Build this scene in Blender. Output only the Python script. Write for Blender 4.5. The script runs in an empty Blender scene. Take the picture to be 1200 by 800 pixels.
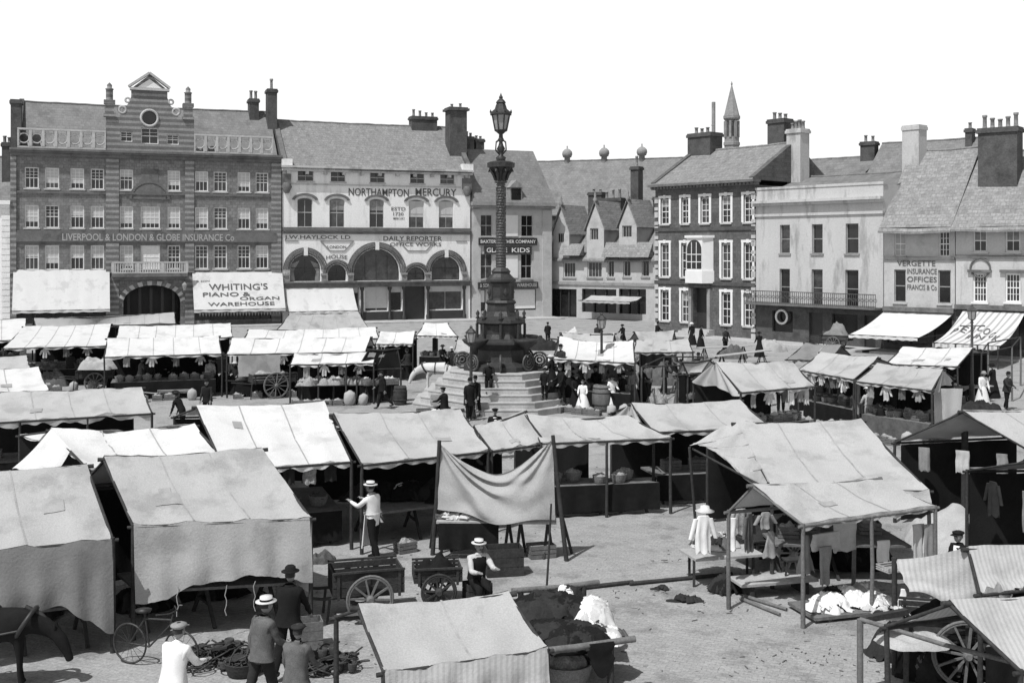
import bpy, bmesh, math, random
from mathutils import Vector, Matrix, noise
from mathutils.geometry import delaunay_2d_cdt
PI = math.pi
R = math.radians
scene = bpy.context.scene
COL = scene.collection
rnd = random.Random(7)

# ---------------------------------------------------------------- survey
# the camera stands 7 m above the square; lines of sight give plan positions
F, CX, HY, H = 1300.0, 600.0, 292.0, 7.0
def G(px, py, h=0.0):
    """point h metres above the square on a line of sight"""
    Y = F * (H - h) / (py - HY)
    return Vector(((px - CX) / F * Y, Y, h))
def A(px, py, Y):
    """point on a line of sight at distance Y"""
    return Vector(((px - CX) / F * Y, Y, H - (py - HY) / F * Y))

# ---------------------------------------------------------------- materials
def mat(name, c, var=.22, scale=2.5, fine=30., rough=.9, bump=0., stretch=(1, 1, 1), bands=None,
        metal=0., spec=.2, stain=0., fvar=None, tile=None):
    m = bpy.data.materials.new(name)
    m.use_nodes = True
    nt = m.node_tree
    N, L = nt.nodes, nt.links
    bs = N['Principled BSDF']
    bs.inputs['Roughness'].default_value = rough
    bs.inputs['Metallic'].default_value = metal
    bs.inputs['Specular IOR Level'].default_value = spec
    tc = N.new('ShaderNodeTexCoord')
    mp = N.new('ShaderNodeMapping')
    mp.inputs['Scale'].default_value = stretch
    L.new(tc.outputs['Object'], mp.inputs['Vector'])
    def nz(s, d, r=.6, src=mp):
        n = N.new('ShaderNodeTexNoise')
        n.inputs['Scale'].default_value = s
        n.inputs['Detail'].default_value = d
        n.inputs['Roughness'].default_value = r
        L.new(src.outputs['Vector'] if src is mp else src.outputs['Object'], n.inputs['Vector'])
        return n.outputs['Fac']
    def math_(op, a, b=None, clamp=False):
        n = N.new('ShaderNodeMath'); n.operation = op; n.use_clamp = clamp
        for i, x in enumerate((a, b)):
            if x is None: continue
            if isinstance(x, (int, float)): n.inputs[i].default_value = x
            else: L.new(x, n.inputs[i])
        return n.outputs[0]
    fv = var if fvar is None else fvar
    a = math_('MULTIPLY_ADD', nz(scale, 5), 4 * var); 
    a.node.inputs[2].default_value = 1 - 2 * var
    b = math_('MULTIPLY_ADD', nz(fine, 3, .7, tc), 4 * fv)
    b.node.inputs[2].default_value = 1 - 2 * fv
    val = math_('MULTIPLY', math_('MAXIMUM', a, .15), math_('MAXIMUM', b, .15))
    base = None
    sep = N.new('ShaderNodeSeparateXYZ')
    L.new(tc.outputs['Object'], sep.inputs[0])
    if bands:                       # (axis, period, duty, second colour, wobble)
        ax, per, duty, c2, wob = bands
        o = sep.outputs['XYZ'.index(ax)]
        if wob:
            o = math_('ADD', o, math_('MULTIPLY', nz(1.5, 2), wob))
        fr = math_('FRACT', math_('MULTIPLY', o, 1. / per))
        sel = math_('GREATER_THAN', fr, duty)
        base = math_('MULTIPLY_ADD', sel, c2 - c)
        base.node.inputs[2].default_value = c
    if tile:                        # courses of slates or tiles: (course height, strength)
        ch, st = tile
        n = N.new('ShaderNodeTexBrick')
        n.inputs['Scale'].default_value = 1.
        n.inputs['Brick Width'].default_value = ch * 1.4
        n.inputs['Row Height'].default_value = ch
        n.inputs['Mortar Size'].default_value = ch * .08
        n.inputs['Color1'].default_value = (1 + st, 1 + st, 1 + st, 1)
        n.inputs['Color2'].default_value = (1 - st, 1 - st, 1 - st, 1)
        n.inputs['Mortar'].default_value = (1 - 1.6 * st, 1 - 1.6 * st, 1 - 1.6 * st, 1)
        cb = N.new('ShaderNodeCombineXYZ')
        L.new(math_('ADD', sep.outputs[0], math_('MULTIPLY', sep.outputs[1], .13)), cb.inputs[0])
        L.new(sep.outputs[2], cb.inputs[1])
        L.new(cb.outputs[0], n.inputs['Vector'])
        val = math_('MULTIPLY', val, n.outputs['Color'])
    if stain:                       # blotches and streaks of dirt
        s = nz(.9, 6, .65)
        s = math_('MULTIPLY', math_('SUBTRACT', s, .52), 9., True)
        val = math_('MULTIPLY', val, math_('SUBTRACT', 1., math_('MULTIPLY', s, stain)))
    out = math_('MULTIPLY', val, base if base is not None else c, True)
    cmb = N.new('ShaderNodeCombineColor')
    for i in range(3): L.new(out, cmb.inputs[i])
    L.new(cmb.outputs[0], bs.inputs['Base Color'])
    if bump:
        bn = N.new('ShaderNodeBump')
        bn.inputs['Strength'].default_value = bump
        bn.inputs['Distance'].default_value = .03
        L.new(math_('ADD', nz(fine * .6, 4, .6, tc), nz(scale * 2, 4)), bn.inputs['Height'])
        L.new(bn.outputs[0], bs.inputs['Normal'])
    return m

M = dict(
    brick=mat('red_brick', .2, .22, 1.2, 7., .92, stain=.2, fvar=.3, tile=(.3, .16)),
    brick_band=mat('banded_brick', .15, .2, 1.2, 8., bands=('Z', .5, .55, .27, .05), fvar=.25),
    brick_pale=mat('plum_brick', .12, .22, 1., 7., stain=.25, fvar=.32, tile=(.3, .12)),
    brick_old=mat('sooty_brick', .09, .3, 1.5, 9., stain=.3, fvar=.3),
    stucco=mat('white_stucco', .8, .06, .7, 8., stain=.2, stretch=(1, 1, .25), fvar=.13),
    stucco_grey=mat('grey_stucco', .5, .09, .7, 8., stain=.36, stretch=(1, 1, .25), fvar=.13),
    stone=mat('weathered_stone', .27, .18, 1.1, 8., stain=.25, fvar=.2),
    stone_dark=mat('sooty_stone', .15, .25, 1.3, 8., stain=.3, fvar=.2),
    stone_pale=mat('pale_stone', .46, .12, 1.2, 9., stain=.15),
    step=mat('step_stone', .42, .15, 1.5, 12., stain=.2, bump=.2),
    slate=mat('slate', .185, .18, .8, 6., .7, tile=(.26, .1), stain=.2, spec=.35),
    tile=mat('clay_tile', .235, .25, .9, 7., tile=(.24, .12), stain=.3, fvar=.3),
    tile_pale=mat('lichened_tile', .26, .25, .9, 7., tile=(.24, .14), stain=.3, fvar=.3),
    iron=mat('black_iron', .03, .5, 3., 18., .55, spec=.5, fvar=.5, bump=.3),
    iron_grey=mat('painted_iron', .07, .4, 3., 14., .5, spec=.5, fvar=.5, bump=.35),
    paint=mat('white_paint', .74, .05, 2., 20., .6),
    paint_dark=mat('dark_paint', .035, .2, 2., 20., .5, spec=.4),
    letter_white=mat('white_letters', .72, .1, 3., 20.),
    letter_dark=mat('dark_letters', .11, .5, 2., 9., fvar=.5),
    letter_gold=mat('gilt_letters', .4, .1, 3., 20.),
    glass=mat('window_glass', .018, .5, .35, 1.2, .12, spec=.5),
    glass_pale=mat('reflecting_window_glass', .05, .5, .5, 2., .2, spec=.5),  # paler colour imitates stronger reflection in some panes
    lampglass=mat('lamp_glass', .3, .15, 3., 10., .15, spec=.5),
    blind=mat('linen_blind', .5, .1, 2., 20.),
    curtain=mat('lace_curtain', .24, .3, 2., 5.),
    wood=mat('weathered_wood', .15, .3, 4., 25., bump=.3, stretch=(1, 1, .25)),
    wood_dark=mat('tarred_wood', .045, .35, 4., 25., bump=.3),
    wood_pale=mat('scrubbed_wood', .38, .2, 4., 25., bump=.2),
    soil=mat('dung_soil', .05, .4, 6., 40.),
    can_white=mat('bleached_canvas', .62, .05, 1.3, 42., stain=0.14, bump=.28, fvar=.17),
    seam=mat('canvas_seam', .33, .2, 3., 30.),
    patch=mat('canvas_patch', .34, .1, 2., 42., stain=.2, fvar=.15),
    can_far=mat('sunbleached_canvas', .62, .06, .9, 16., stain=.2, fvar=.08),
    can_pale=mat('pale_canvas', .42, .07, 1.3, 42., stain=0.20, bump=.28, fvar=.17),
    can_grey=mat('grey_canvas', .385, .08, 1.3, 42., stain=0.24, bump=.28, fvar=.17),
    can_dark=mat('old_tarpaulin', .22, .1, 1., 34., stain=.2, bump=.3, fvar=.12),
    can_black=mat('tarred_shade_canvas', .012, .3, 1.5, 30., stain=.3),  # tarred covers; near black also stands for shade on the stall backs
    can_stripe=mat('ticking_canvas', .45, .06, 1., 34., stain=.2, bands=('X', .075, .55, .385, .03), bump=.3, fvar=.08),
    awn_stripe=mat('striped_awning', .62, .05, 1., 20., bands=('X', .42, .66, .36, 0), fvar=.08),
    hay=mat('old_hay', .3, .4, 5., 30.),
    skin=mat('skin', .25, .08, 6., 30., .6),
    hair=mat('hair', .04, .3, 8., 40., .6),
    straw=mat('straw_plait', .62, .12, 12., 60.),
    wicker=mat('wicker', .2, .35, 20., 60.),
    c_black=mat('black_cloth', .011, .35, 6., 60., fvar=.3),
    c_dark=mat('dark_cloth', .028, .35, 6., 60., fvar=.3),
    c_mid=mat('drab_cloth', .11, .3, 6., 60., fvar=.3),
    c_grey=mat('grey_cloth', .26, .2, 6., 60.),
    c_light=mat('light_cloth', .5, .15, 6., 60.),
    c_white=mat('white_cotton', .76, .08, 6., 60.),
    c_print=mat('printed_cotton', .3, .5, 9., 30., fvar=.5),
    leaf=mat('cabbage_leaf', .09, .4, 9., 40.),
    root=mat('root_vegetable', .3, .35, 14., 40.),
    horse=mat('grey_horse', .6, .1, 3., 40.),
    leather=mat('leather', .03, .3, 6., 40., .5, spec=.4),
    rust=mat('rusty_iron', .05, .45, 8., 50., .7),
)

# ---------------------------------------------------------------- objects
def tag(o, label=None, cat=None, group=None, kind=None):
    for k, v in (('label', label), ('category', cat), ('group', group), ('kind', kind)):
        if v: o[k] = v
    return o
def thing(name, label, cat, loc=(0, 0, 0), rz=0., group=None):
    o = bpy.data.objects.new(name, None)
    o.empty_display_size = .2
    COL.objects.link(o)
    o.location = loc
    o.rotation_euler = (0, 0, rz)
    return tag(o, label, cat, group)
def base_matrix(o):
    while o.parent: o = o.parent
    return Matrix.Translation(o.location) @ Matrix.Rotation(o.rotation_euler.z, 4, 'Z')
def copy_tree(o, parent=None):
    c = o.copy(); COL.objects.link(c); c.parent = parent
    for ch in list(o.children): copy_tree(ch, c)
    return c
def nv(x, y=0., z=0.): return noise.noise(Vector((x, y, z)))

def inpoly(p, poly):
    x, y = p; c = False; j = len(poly) - 1
    for i in range(len(poly)):
        xi, yi = poly[i]; xj, yj = poly[j]
        if (yi > y) != (yj > y) and x < (xj - xi) * (y - yi) / (yj - yi) + xi: c = not c
        j = i
    return c
def cdt(outer, holes=()):
    vs, es = [], []
    for loop in [outer] + list(holes):
        n0 = len(vs)
        vs += [Vector((p[0], p[1])) for p in loop]
        es += [(n0 + i, n0 + (i + 1) % len(loop)) for i in range(len(loop))]
    r = delaunay_2d_cdt(vs, es, [], 0, 1e-5)
    tris = []
    for f in r[2]:
        c = sum((r[0][i] for i in f), Vector((0, 0))) / len(f)
        if inpoly(c, outer) and not any(inpoly(c, h) for h in holes): tris.append(f)
    return r[0], tris

class MB:
    """collects faces and links them as ONE mesh object"""
    def __init__(s): s.v = []; s.f = []; s.sm = []; s.mi = []; s.cur = 0
    def add(s, vs, fs, smooth=False):
        n = len(s.v)
        s.v += [Vector(p) for p in vs]
        for f in fs:
            s.f.append([n + i for i in f]); s.sm.append(smooth); s.mi.append(s.cur)
        return s
    def quad(s, a, b, c, d): return s.add([a, b, c, d], [(0, 1, 2, 3)])
    def box(s, x0, x1, y0, y1, z0, z1):
        return s.add([(x, y, z) for x in (x0, x1) for y in (y0, y1) for z in (z0, z1)],
                     [(0, 1, 3, 2), (4, 6, 7, 5), (0, 4, 5, 1), (2, 3, 7, 6), (0, 2, 6, 4), (1, 5, 7, 3)])
    def obox(s, c, ax, ay, az):
        c, ax, ay, az = Vector(c), Vector(ax), Vector(ay), Vector(az)
        return s.add([c + ax * i + ay * j + az * k for i in (-1, 1) for j in (-1, 1) for k in (-1, 1)],
                     [(0, 1, 3, 2), (4, 6, 7, 5), (0, 4, 5, 1), (2, 3, 7, 6), (0, 2, 6, 4), (1, 5, 7, 3)])
    def bar(s, p, q, w=.05, d=None):
        p, q = Vector(p), Vector(q); t = q - p; l = t.length
        if l < 1e-6: return s
        t /= l
        up = Vector((0, 0, 1)) if abs(t.z) < .95 else Vector((0, 1, 0))
        a = t.cross(up).normalized(); b = a.cross(t)
        return s.obox((p + q) / 2, a * w / 2, b * (d or w) / 2, t * l / 2)
    def tube(s, pts, rr, n=8, cap=True, smooth=True):
        pts = [Vector(p) for p in pts]
        if not isinstance(rr, (list, tuple)): rr = [rr] * len(pts)
        vs, fs = [], []
        a = None
        for i, p in enumerate(pts):
            t = (pts[min(i + 1, len(pts) - 1)] - pts[max(i - 1, 0)]).normalized()
            if a is None:
                up = Vector((0, 0, 1)) if abs(t.z) < .9 else Vector((0, 1, 0))
                a = t.cross(up).normalized()
            a = (a - t * a.dot(t)).normalized(); b = t.cross(a)
            vs += [p + (a * math.cos(k * 2 * PI / n) + b * math.sin(k * 2 * PI / n)) * rr[i] for k in range(n)]
        for i in range(len(pts) - 1):
            for k in range(n):
                fs.append((i * n + k, i * n + (k + 1) % n, (i + 1) * n + (k + 1) % n, (i + 1) * n + k))
        s.add(vs, fs, smooth)
        if cap:
            m = len(pts) - 1
            s.add(vs[:n], [tuple(range(n))[::-1]]); s.add(vs[m * n:], [tuple(range(n))])
        return s
    def lathe(s, prof, c=(0, 0, 0), n=16, sx=1., sy=1., smooth=True, rot=0., cap=True):
        c = Vector(c); vs, fs = [], []
        for r, z in prof:
            vs += [c + Vector((r * sx * math.cos(rot + k * 2 * PI / n), r * sy * math.sin(rot + k * 2 * PI / n), z)) for k in range(n)]
        m = len(prof)
        for i in range(m - 1):
            for k in range(n):
                fs.append((i * n + k, i * n + (k + 1) % n, (i + 1) * n + (k + 1) % n, (i + 1) * n + k))
        s.add(vs, fs, smooth)
        if cap:
            if prof[0][0] > 1e-4: s.add(vs[:n], [tuple(range(n))[::-1]])
            if prof[-1][0] > 1e-4: s.add(vs[-n:], [tuple(range(n))])
        return s
    def torus(s, c, ax, R_, r, n=28, k=6):
        c, ax = Vector(c), Vector(ax).normalized()
        up = Vector((0, 0, 1)) if abs(ax.z) < .9 else Vector((0, 1, 0))
        a = ax.cross(up).normalized(); b = ax.cross(a)
        vs, fs = [], []
        for i in range(n):
            d = a * math.cos(2 * PI * i / n) + b * math.sin(2 * PI * i / n)
            vs += [c + d * (R_ + r * math.cos(2 * PI * j / k)) + ax * r * math.sin(2 * PI * j / k) for j in range(k)]
        for i in range(n):
            for j in range(k):
                fs.append((i * k + j, i * k + (j + 1) % k, ((i + 1) % n) * k + (j + 1) % k, ((i + 1) % n) * k + j))
        return s.add(vs, fs, True)
    def grid(s, fn, nu, nv_, smooth=True):
        vs = [fn(i / nu, j / nv_) for j in range(nv_ + 1) for i in range(nu + 1)]
        w = nu + 1
        return s.add(vs, [(j * w + i, j * w + i + 1, (j + 1) * w + i + 1, (j + 1) * w + i) for j in range(nv_) for i in range(nu)], smooth)
    def loft(s, rings, cap=True, smooth=True):
        n = len(rings[0]); vs = [p for r in rings for p in r]
        fs = [(i * n + k, i * n + (k + 1) % n, (i + 1) * n + (k + 1) % n, (i + 1) * n + k) for i in range(len(rings) - 1) for k in range(n)]
        s.add(vs, fs, smooth)
        if cap:
            s.add(rings[0], [tuple(range(n))[::-1]]); s.add(rings[-1], [tuple(range(n))])
        return s
    def panel(s, outer, holes, y0, y1, back=True, reveal=True):
        """upright sheet in the x-z plane from y0 to y1, pierced by holes"""
        vs, ts = cdt(outer, holes)
        s.add([(p.x, y0, p.y) for p in vs], ts)
        if back: s.add([(p.x, y1, p.y) for p in vs], ts)
        for loop in ([outer] if back else []) + (list(holes) if reveal else []):
            n = len(loop)
            for i in range(n):
                p, q = loop[i], loop[(i + 1) % n]
                s.quad((p[0], y0, p[1]), (q[0], y0, q[1]), (q[0], y1, q[1]), (p[0], y1, p[1]))
        return s
    def gable(s, x0, x1, y0, y1, ze, zr, oh=.3, ohx=.1, th=.14, yr=None, sag=.1):
        """two old roof slopes, sagging and uneven, with a ridge of half-round tiles"""
        yr = (y0 + y1) / 2 if yr is None else yr
        k0 = (zr - ze) / (yr - y0); k1 = (zr - ze) / (y1 - yr)
        a0, a1 = x0 - ohx, x1 + ohx
        nx = max(6, int((a1 - a0) * 1.6))
        def off(u, v): return -sag * (math.sin(PI * u) * .6 + .8 * math.sin(PI * v) * math.sin(PI * u)) + .05 * nv(u * (a1 - a0) * .6 + a0, v * 4.) + .02 * nv(u * (a1 - a0) * 2.1, v * 9., 3.)
        for (ya, za) in ((y0 - oh, ze - oh * k0), (y1 + oh, ze - oh * k1)):
            top = lambda u, v: Vector((a0 + (a1 - a0) * u, ya + (yr - ya) * v, za + (zr - za) * v + th + off(u, v)))
            s.grid(top, nx, 8, False)
            s.grid(lambda u, v: top(u, v) - Vector((0, 0, th)), nx, 8, False)
            s.grid(lambda u, v: top(u, 0) - Vector((0, 0, th * v)), nx, 1, False)
            for e in (0, 1): s.grid(lambda u, v: top(e, u) - Vector((0, 0, th * v)), 8, 1, False)
        s.tube([(a0 + (a1 - a0) * i / nx, yr, zr + th + off(i / nx, 1.) + (.02 if i % 2 else 0)) for i in range(nx + 1)], .11, 6)
        return s
    def build(s, name, m, parent=None, world=False, mats=None):
        me = bpy.data.meshes.new(name)
        vs = s.v
        if world and parent:
            inv = base_matrix(parent).inverted()
            vs = [inv @ p for p in vs]
        me.from_pydata([tuple(p) for p in vs], [], s.f)
        me.polygons.foreach_set('use_smooth', s.sm)
        me.polygons.foreach_set('material_index', s.mi)
        for x in (mats or [m]): me.materials.append(M[x])
        bm = bmesh.new(); bm.from_mesh(me)
        bmesh.ops.recalc_face_normals(bm, faces=bm.faces[:])
        bm.to_mesh(me); bm.free()
        o = bpy.data.objects.new(name, me)
        COL.objects.link(o)
        if parent: o.parent = parent
        return o
    def build_each(s, name, m, parent=None, tol=.02):
        """one object for each group of faces that touch (or lie within tol)"""
        n = len(s.v); par = list(range(n))
        def find(a):
            while par[a] != a: par[a] = par[par[a]]; a = par[a]
            return a
        for f in s.f:
            for i in f[1:]: par[find(i)] = find(f[0])
        comp = {}
        for i in range(n): comp.setdefault(find(i), []).append(i)
        bb = []
        for k, ids in comp.items():
            bb.append([[min(s.v[i][a] for i in ids) - tol for a in range(3)], [max(s.v[i][a] for i in ids) + tol for a in range(3)], {k}])
        go = True
        while go:
            go = False
            for i in range(len(bb)):
                for j in range(i + 1, len(bb)):
                    if all(bb[i][0][a] <= bb[j][1][a] and bb[j][0][a] <= bb[i][1][a] for a in range(3)):
                        bb[i] = [[min(bb[i][0][a], bb[j][0][a]) for a in range(3)], [max(bb[i][1][a], bb[j][1][a]) for a in range(3)], bb[i][2] | bb[j][2]]
                        del bb[j]; go = True; break
                if go: break
        out = []
        for lo, hi, ks in bb:
            q = MB(); mp = {}
            for f, sm in zip(s.f, s.sm):
                if find(f[0]) in ks:
                    for i in f:
                        if i not in mp: mp[i] = len(q.v); q.v.append(s.v[i])
                    q.f.append([mp[i] for i in f]); q.sm.append(sm); q.mi.append(0)
            out.append(q.build(name, m, parent))
        return out
    def solo(s, name, m, label, cat, base, group=None, mats=None, kind=None):
        """a thing that is one mesh: world points, origin at its base"""
        b = Vector(base)
        s.v = [p - b for p in s.v]
        o = s.build(name, m, None, mats=mats)
        o.location = b
        return tag(o, label, cat, group, kind)

def textmesh(body):
    cu = bpy.data.curves.new('t', 'FONT'); cu.body = body; cu.resolution_u = 3; cu.offset = .012
    o = bpy.data.objects.new('t', cu); COL.objects.link(o)
    dg = bpy.context.evaluated_depsgraph_get()
    me = bpy.data.meshes.new_from_object(o.evaluated_get(dg))
    vs = [v.co.copy() for v in me.vertices]; fs = [list(p.vertices) for p in me.polygons]
    bpy.data.objects.remove(o); bpy.data.curves.remove(cu); bpy.data.meshes.remove(me)
    x0 = min(v.x for v in vs); x1 = max(v.x for v in vs); y0 = min(v.y for v in vs); y1 = max(v.y for v in vs)
    return [((v.x - x0) / (x1 - x0), (v.y - y0) / (y1 - y0)) for v in vs], fs
def text(mb, body, fn):
    vs, fs = textmesh(body)
    return mb.add([fn(a, b) for a, b in vs], fs)

# ---------------------------------------------------------------- buildings
class Bld:
    """a house on a building line; local x runs along its front, -y faces the square"""
    def __init__(s, name, label, cat, pA, pB, group=None):
        ax, ay = (pA[0] - CX) / F * pA[1], pA[1]
        bx, by = (pB[0] - CX) / F * pB[1], pB[1]
        s.A = Vector((ax, ay)); d = Vector((bx - ax, by - ay)); s.w = d.length; s.D = d / s.w
        s.ang = math.atan2(d.y, d.x)
        s.root = thing(name, label, cat, (ax, ay, 0), s.ang, group)
    def u(s, px):
        k = (px - CX) / F
        return (k * s.A.y - s.A.x) / (s.D.x - k * s.D.y)
    def Y(s, u): return s.A.y + s.D.y * u
    def z(s, px, py): return H - (py - HY) / F * s.Y(s.u(px))
    def rect(s, cv, x0, x1, y0, y1, zx=None):
        a, _ = cv(x0, y0); b, _ = cv(x1, y1)
        m = cv(zx if zx is not None else (x0 + x1) / 2, 0)[0]
        return s.u(a), s.u(b), s.z(m, cv(0, y1)[1]), s.z(m, cv(0, y0)[1])
    def pt(s, u, y, z):
        q = Matrix.Rotation(s.ang, 4, 'Z') @ Vector((u, y, z))
        return q + s.root.location
def at_px(b, u, px, y0=0., y1=14.):
    """depth behind the front at which the line u crosses a column of the view"""
    for i in range(200):
        y = y0 + (y1 - y0) * i / 199; q = b.pt(u, y, 0)
        if CX + F * q.x / q.y >= px: return y
    return y1
def z_at(b, u, y, py): return H - (py - HY) / F * b.pt(u, y, 0).y
def conv(x, y, k): return lambda a, b: (x + a / k, y + b / k)
Z1, Z2, Z3, Z4, Z5 = conv(0, 60, 2.353), conv(300, 90, 2.58), conv(540, 90, 2.58), conv(740, 80, 2.354), conv(940, 110, 2.354)

def hole_of(u0, u1, z0, z1, arch=None, n=12):
    if not arch: return [(u0, z0), (u1, z0), (u1, z1), (u0, z1)]
    c = (u0 + u1) / 2; hw = (u1 - u0) / 2
    rise = hw if arch == 'round' else (z1 - z0 if arch == 'fan' else hw * arch)
    rise = min(rise, z1 - z0)
    pts = [(u0, z0), (u1, z0)]
    for i in range(n + 1):
        t = PI * i / n
        p = (c + hw * math.cos(t), z1 - rise + rise * math.sin(t))
        if (Vector(p) - Vector(pts[-1])).length > 1e-3 and (Vector(p) - Vector(pts[0])).length > 1e-3: pts.append(p)
    return pts
def inset(loop, d):
    c = Vector((sum(p[0] for p in loop) / len(loop), sum(p[1] for p in loop) / len(loop)))
    xs = [p[0] for p in loop]; zs = [p[1] for p in loop]
    fx = 1 - 2 * d / (max(xs) - min(xs)); fz = 1 - 2 * d / (max(zs) - min(zs))
    cx, cz = (max(xs) + min(xs)) / 2, (max(zs) + min(zs)) / 2
    return [(cx + (p[0] - cx) * fx, cz + (p[1] - cz) * fz) for p in loop]

def window(b, r, bars=(2, 0, 2), arch=None, blind=0., bmat='blind', surround=None, sill='stone_pale', frame='paint',
           fw=.07, rail=True, dep=.16, curtain=False, y0=0., label=None):
    """returns the opening; bars = uprights, extra bars in the top sash, ditto below"""
    u0, u1, z0, z1 = r
    lp = hole_of(u0, u1, z0, z1, arch)
    f = MB()
    inn = inset(lp, fw)
    f.panel(lp, [inn], y0 + dep - .05, y0 + dep + .02)
    ztop = z1 - fw; zb = z0 + fw; zm = (ztop + zb) / 2
    if rail: f.box(u0 + fw, u1 - fw, y0 + dep - .04, y0 + dep + .01, zm - .035, zm + .035)
    nx, nt_, nb = bars
    for i in range(1, nx):
        x = u0 + fw + (u1 - u0 - 2 * fw) * i / nx
        zt = ztop - (.12 * (u1 - u0) if arch else 0)
        f.box(x - .02, x + .02, y0 + dep - .03, y0 + dep + .008, zb, zt)
    for k in range(1, nt_):
        z = zm + (ztop - zm) * k / nt_
        f.box(u0 + fw, u1 - fw, y0 + dep - .028, y0 + dep + .006, z - .015, z + .015)
    for k in range(1, nb):
        z = zb + (zm - zb) * k / nb
        f.box(u0 + fw, u1 - fw, y0 + dep - .028, y0 + dep + .006, z - .015, z + .015)
    w = f.build('window', frame, b.root)
    if label: w['label'] = label
    g = MB(); vs, ts = cdt(lp)
    g.add([(p.x, y0 + dep, p.y) for p in vs], ts); g.build('pane', rnd.choice(['glass', 'glass', 'glass_pale']), w)
    if blind > 0:
        MB().box(u0 + fw, u1 - fw, y0 + dep - .014, y0 + dep - .004, z1 - fw - (z1 - z0 - 2 * fw) * blind, z1 - fw - (.1 if arch else 0)).build('blind', bmat, w)
    if curtain:
        g = MB()
        for sx in (0, 1):
            xa = u0 + fw if sx == 0 else u1 - fw
            d = (1 if sx == 0 else -1)
            wd = (u1 - u0) * .3
            g.add([(xa, y0 + dep - .012, zb), (xa + d * wd * .5, y0 + dep - .012, zb), (xa + d * wd * .35, y0 + dep - .012, zb + (z1 - z0) * .35),
                   (xa + d * wd, y0 + dep - .012, z1 - fw - (z1 - z0) * .2), (xa, y0 + dep - .012, z1 - fw - (z1 - z0) * .35)], [(0, 1, 2, 3, 4)])
        g.build_each('curtain', 'curtain', w, 0.02)
    if sill: MB().box(u0 - .1, u1 + .1, y0 - .1, y0 + dep - .06, z0 - .12, z0 + .003).build('sill', sill, w)
    if surround:
        s_ = MB(); t = .2
        s_.panel([(u0 - t, z0), (u1 + t, z0), (u1 + t, z1 + t), (u0 - t, z1 + t)],
                 [], y0 - .05, y0 - .003) if False else None
        for (a, c, e, g_) in ((u0 - t, u0 - .003, z0 + .004, z1 + .1), (u1 + .003, u1 + t, z0 + .004, z1 + .1), (u0 - t - .03, u1 + t + .03, z1 + .1, z1 + .1 + t)):
            s_.box(a, c, y0 - .06, y0 - .002, e, g_)
        s_.box((u0 + u1) / 2 - .13, (u0 + u1) / 2 + .13, y0 - .1, y0 - .061, z1 + .06, z1 + .35)
        s_.build('surround', surround, w)
    return lp

def chimney(parent, x0, x1, y0, y1, z0, z1, m='brick_old', pots=2, pm='tile_pale', ph=.7, name='chimney', flare=.1):
    c = MB()
    c.box(x0, x1, y0, y1, z0, z1 - .35)
    c.box(x0 - flare, x1 + flare, y0 - flare, y1 + flare, z1 - .35, z1 - .12)
    c.box(x0 - flare * .4, x1 + flare * .4, y0 - flare * .4, y1 + flare * .4, z1 - .12, z1)
    o = c.build(name, m, parent)
    if pots:
        p = MB()
        for i in range(pots):
            xx = x0 + (x1 - x0) * (i + .5) / pots; h = ph * (1 + .25 * math.sin(i * 5.1 + x0))
            p.lathe([(.17, 0), (.14, h * .2), (.13, h * .8), (.17, h * .85), (.17, h), (.1, h)], (xx, (y0 + y1) / 2, z1), 8)
        p.build('chimney_pots', pm, o)
    return o

def lettering(parent, body, x0, x1, z0, z1, y, m='letter_dark', th=.0, arc=0.):
    t = MB()
    text(t, body, lambda a, c: (x0 + (x1 - x0) * a, y, z0 + (z1 - z0) * c + arc * (1 - (2 * a - 1) ** 2)))
    return t.build('lettering', m, parent)

def shell(mb, w, d, z):
    """flanks and back of a house whose front is built separately"""
    mb.quad((0, 0, 0), (0, d, 0), (0, d, z), (0, 0, z)); mb.quad((w, 0, 0), (w, d, 0), (w, d, z), (w, 0, z))
    mb.quad((0, d, 0), (w, d, 0), (w, d, z), (0, d, z))

def awning(b, u0, u1, zt, zb, out, m='can_white', belly=.25, name='awning', flap=.2, skew=0., nu=20):
    def fn(a, c):                     # c: 0 at the wall, 1 at the lip
        x = u0 + (u1 - u0) * a + skew * c
        s = math.sin(PI * c)
        return Vector((x, -.06 - out * c + .02 * math.sin(a * 40), zt + (zb - zt) * c - belly * s * (.8 + .2 * math.cos(a * 19)) * .6 + .012 * math.sin(a * 31 + c * 4)))
    g = MB(); g.grid(fn, nu, 10)
    def fl(a, c):
        p = fn(a, 1.); return p + Vector((0, -.01 - .02 * math.sin(a * 60) * c, -flap * c * (1 + .12 * math.sin(a * 50))))
    if flap: g.grid(fl, nu * 2, 2)
    o = g.build(name, m, b.root)
    r = MB(); r.tube([fn(0, 1) + Vector((-.05, 0, .02)), fn(1, 1) + Vector((.05, 0, .02))], .03, 6)
    for a in (0.005, .995):
        r.tube([fn(a, 1), Vector((fn(a, 0).x, -.05, zb + .15))], .02, 6)
    r.build('awning_frame', 'wood_dark', o)
    return o, fn

# ---- the long front of banded brick, far left ---------------------------------
LA, LD = Vector((-42.75, 95.7)), None
def on_left_line(px):
    """distance of the north building line (2.6 : 1 across the view) at a column"""
    k = (px - CX) / F; x0, y0 = (20 - CX) / F * 96., 96.
    s = (k * y0 - x0) / (2.615 - k)
    return y0 + s
def left_bld(name, label, cat, pa, pb): return Bld(name, label, cat, (pa, on_left_line(pa)), (pb, on_left_line(pb)))

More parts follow.
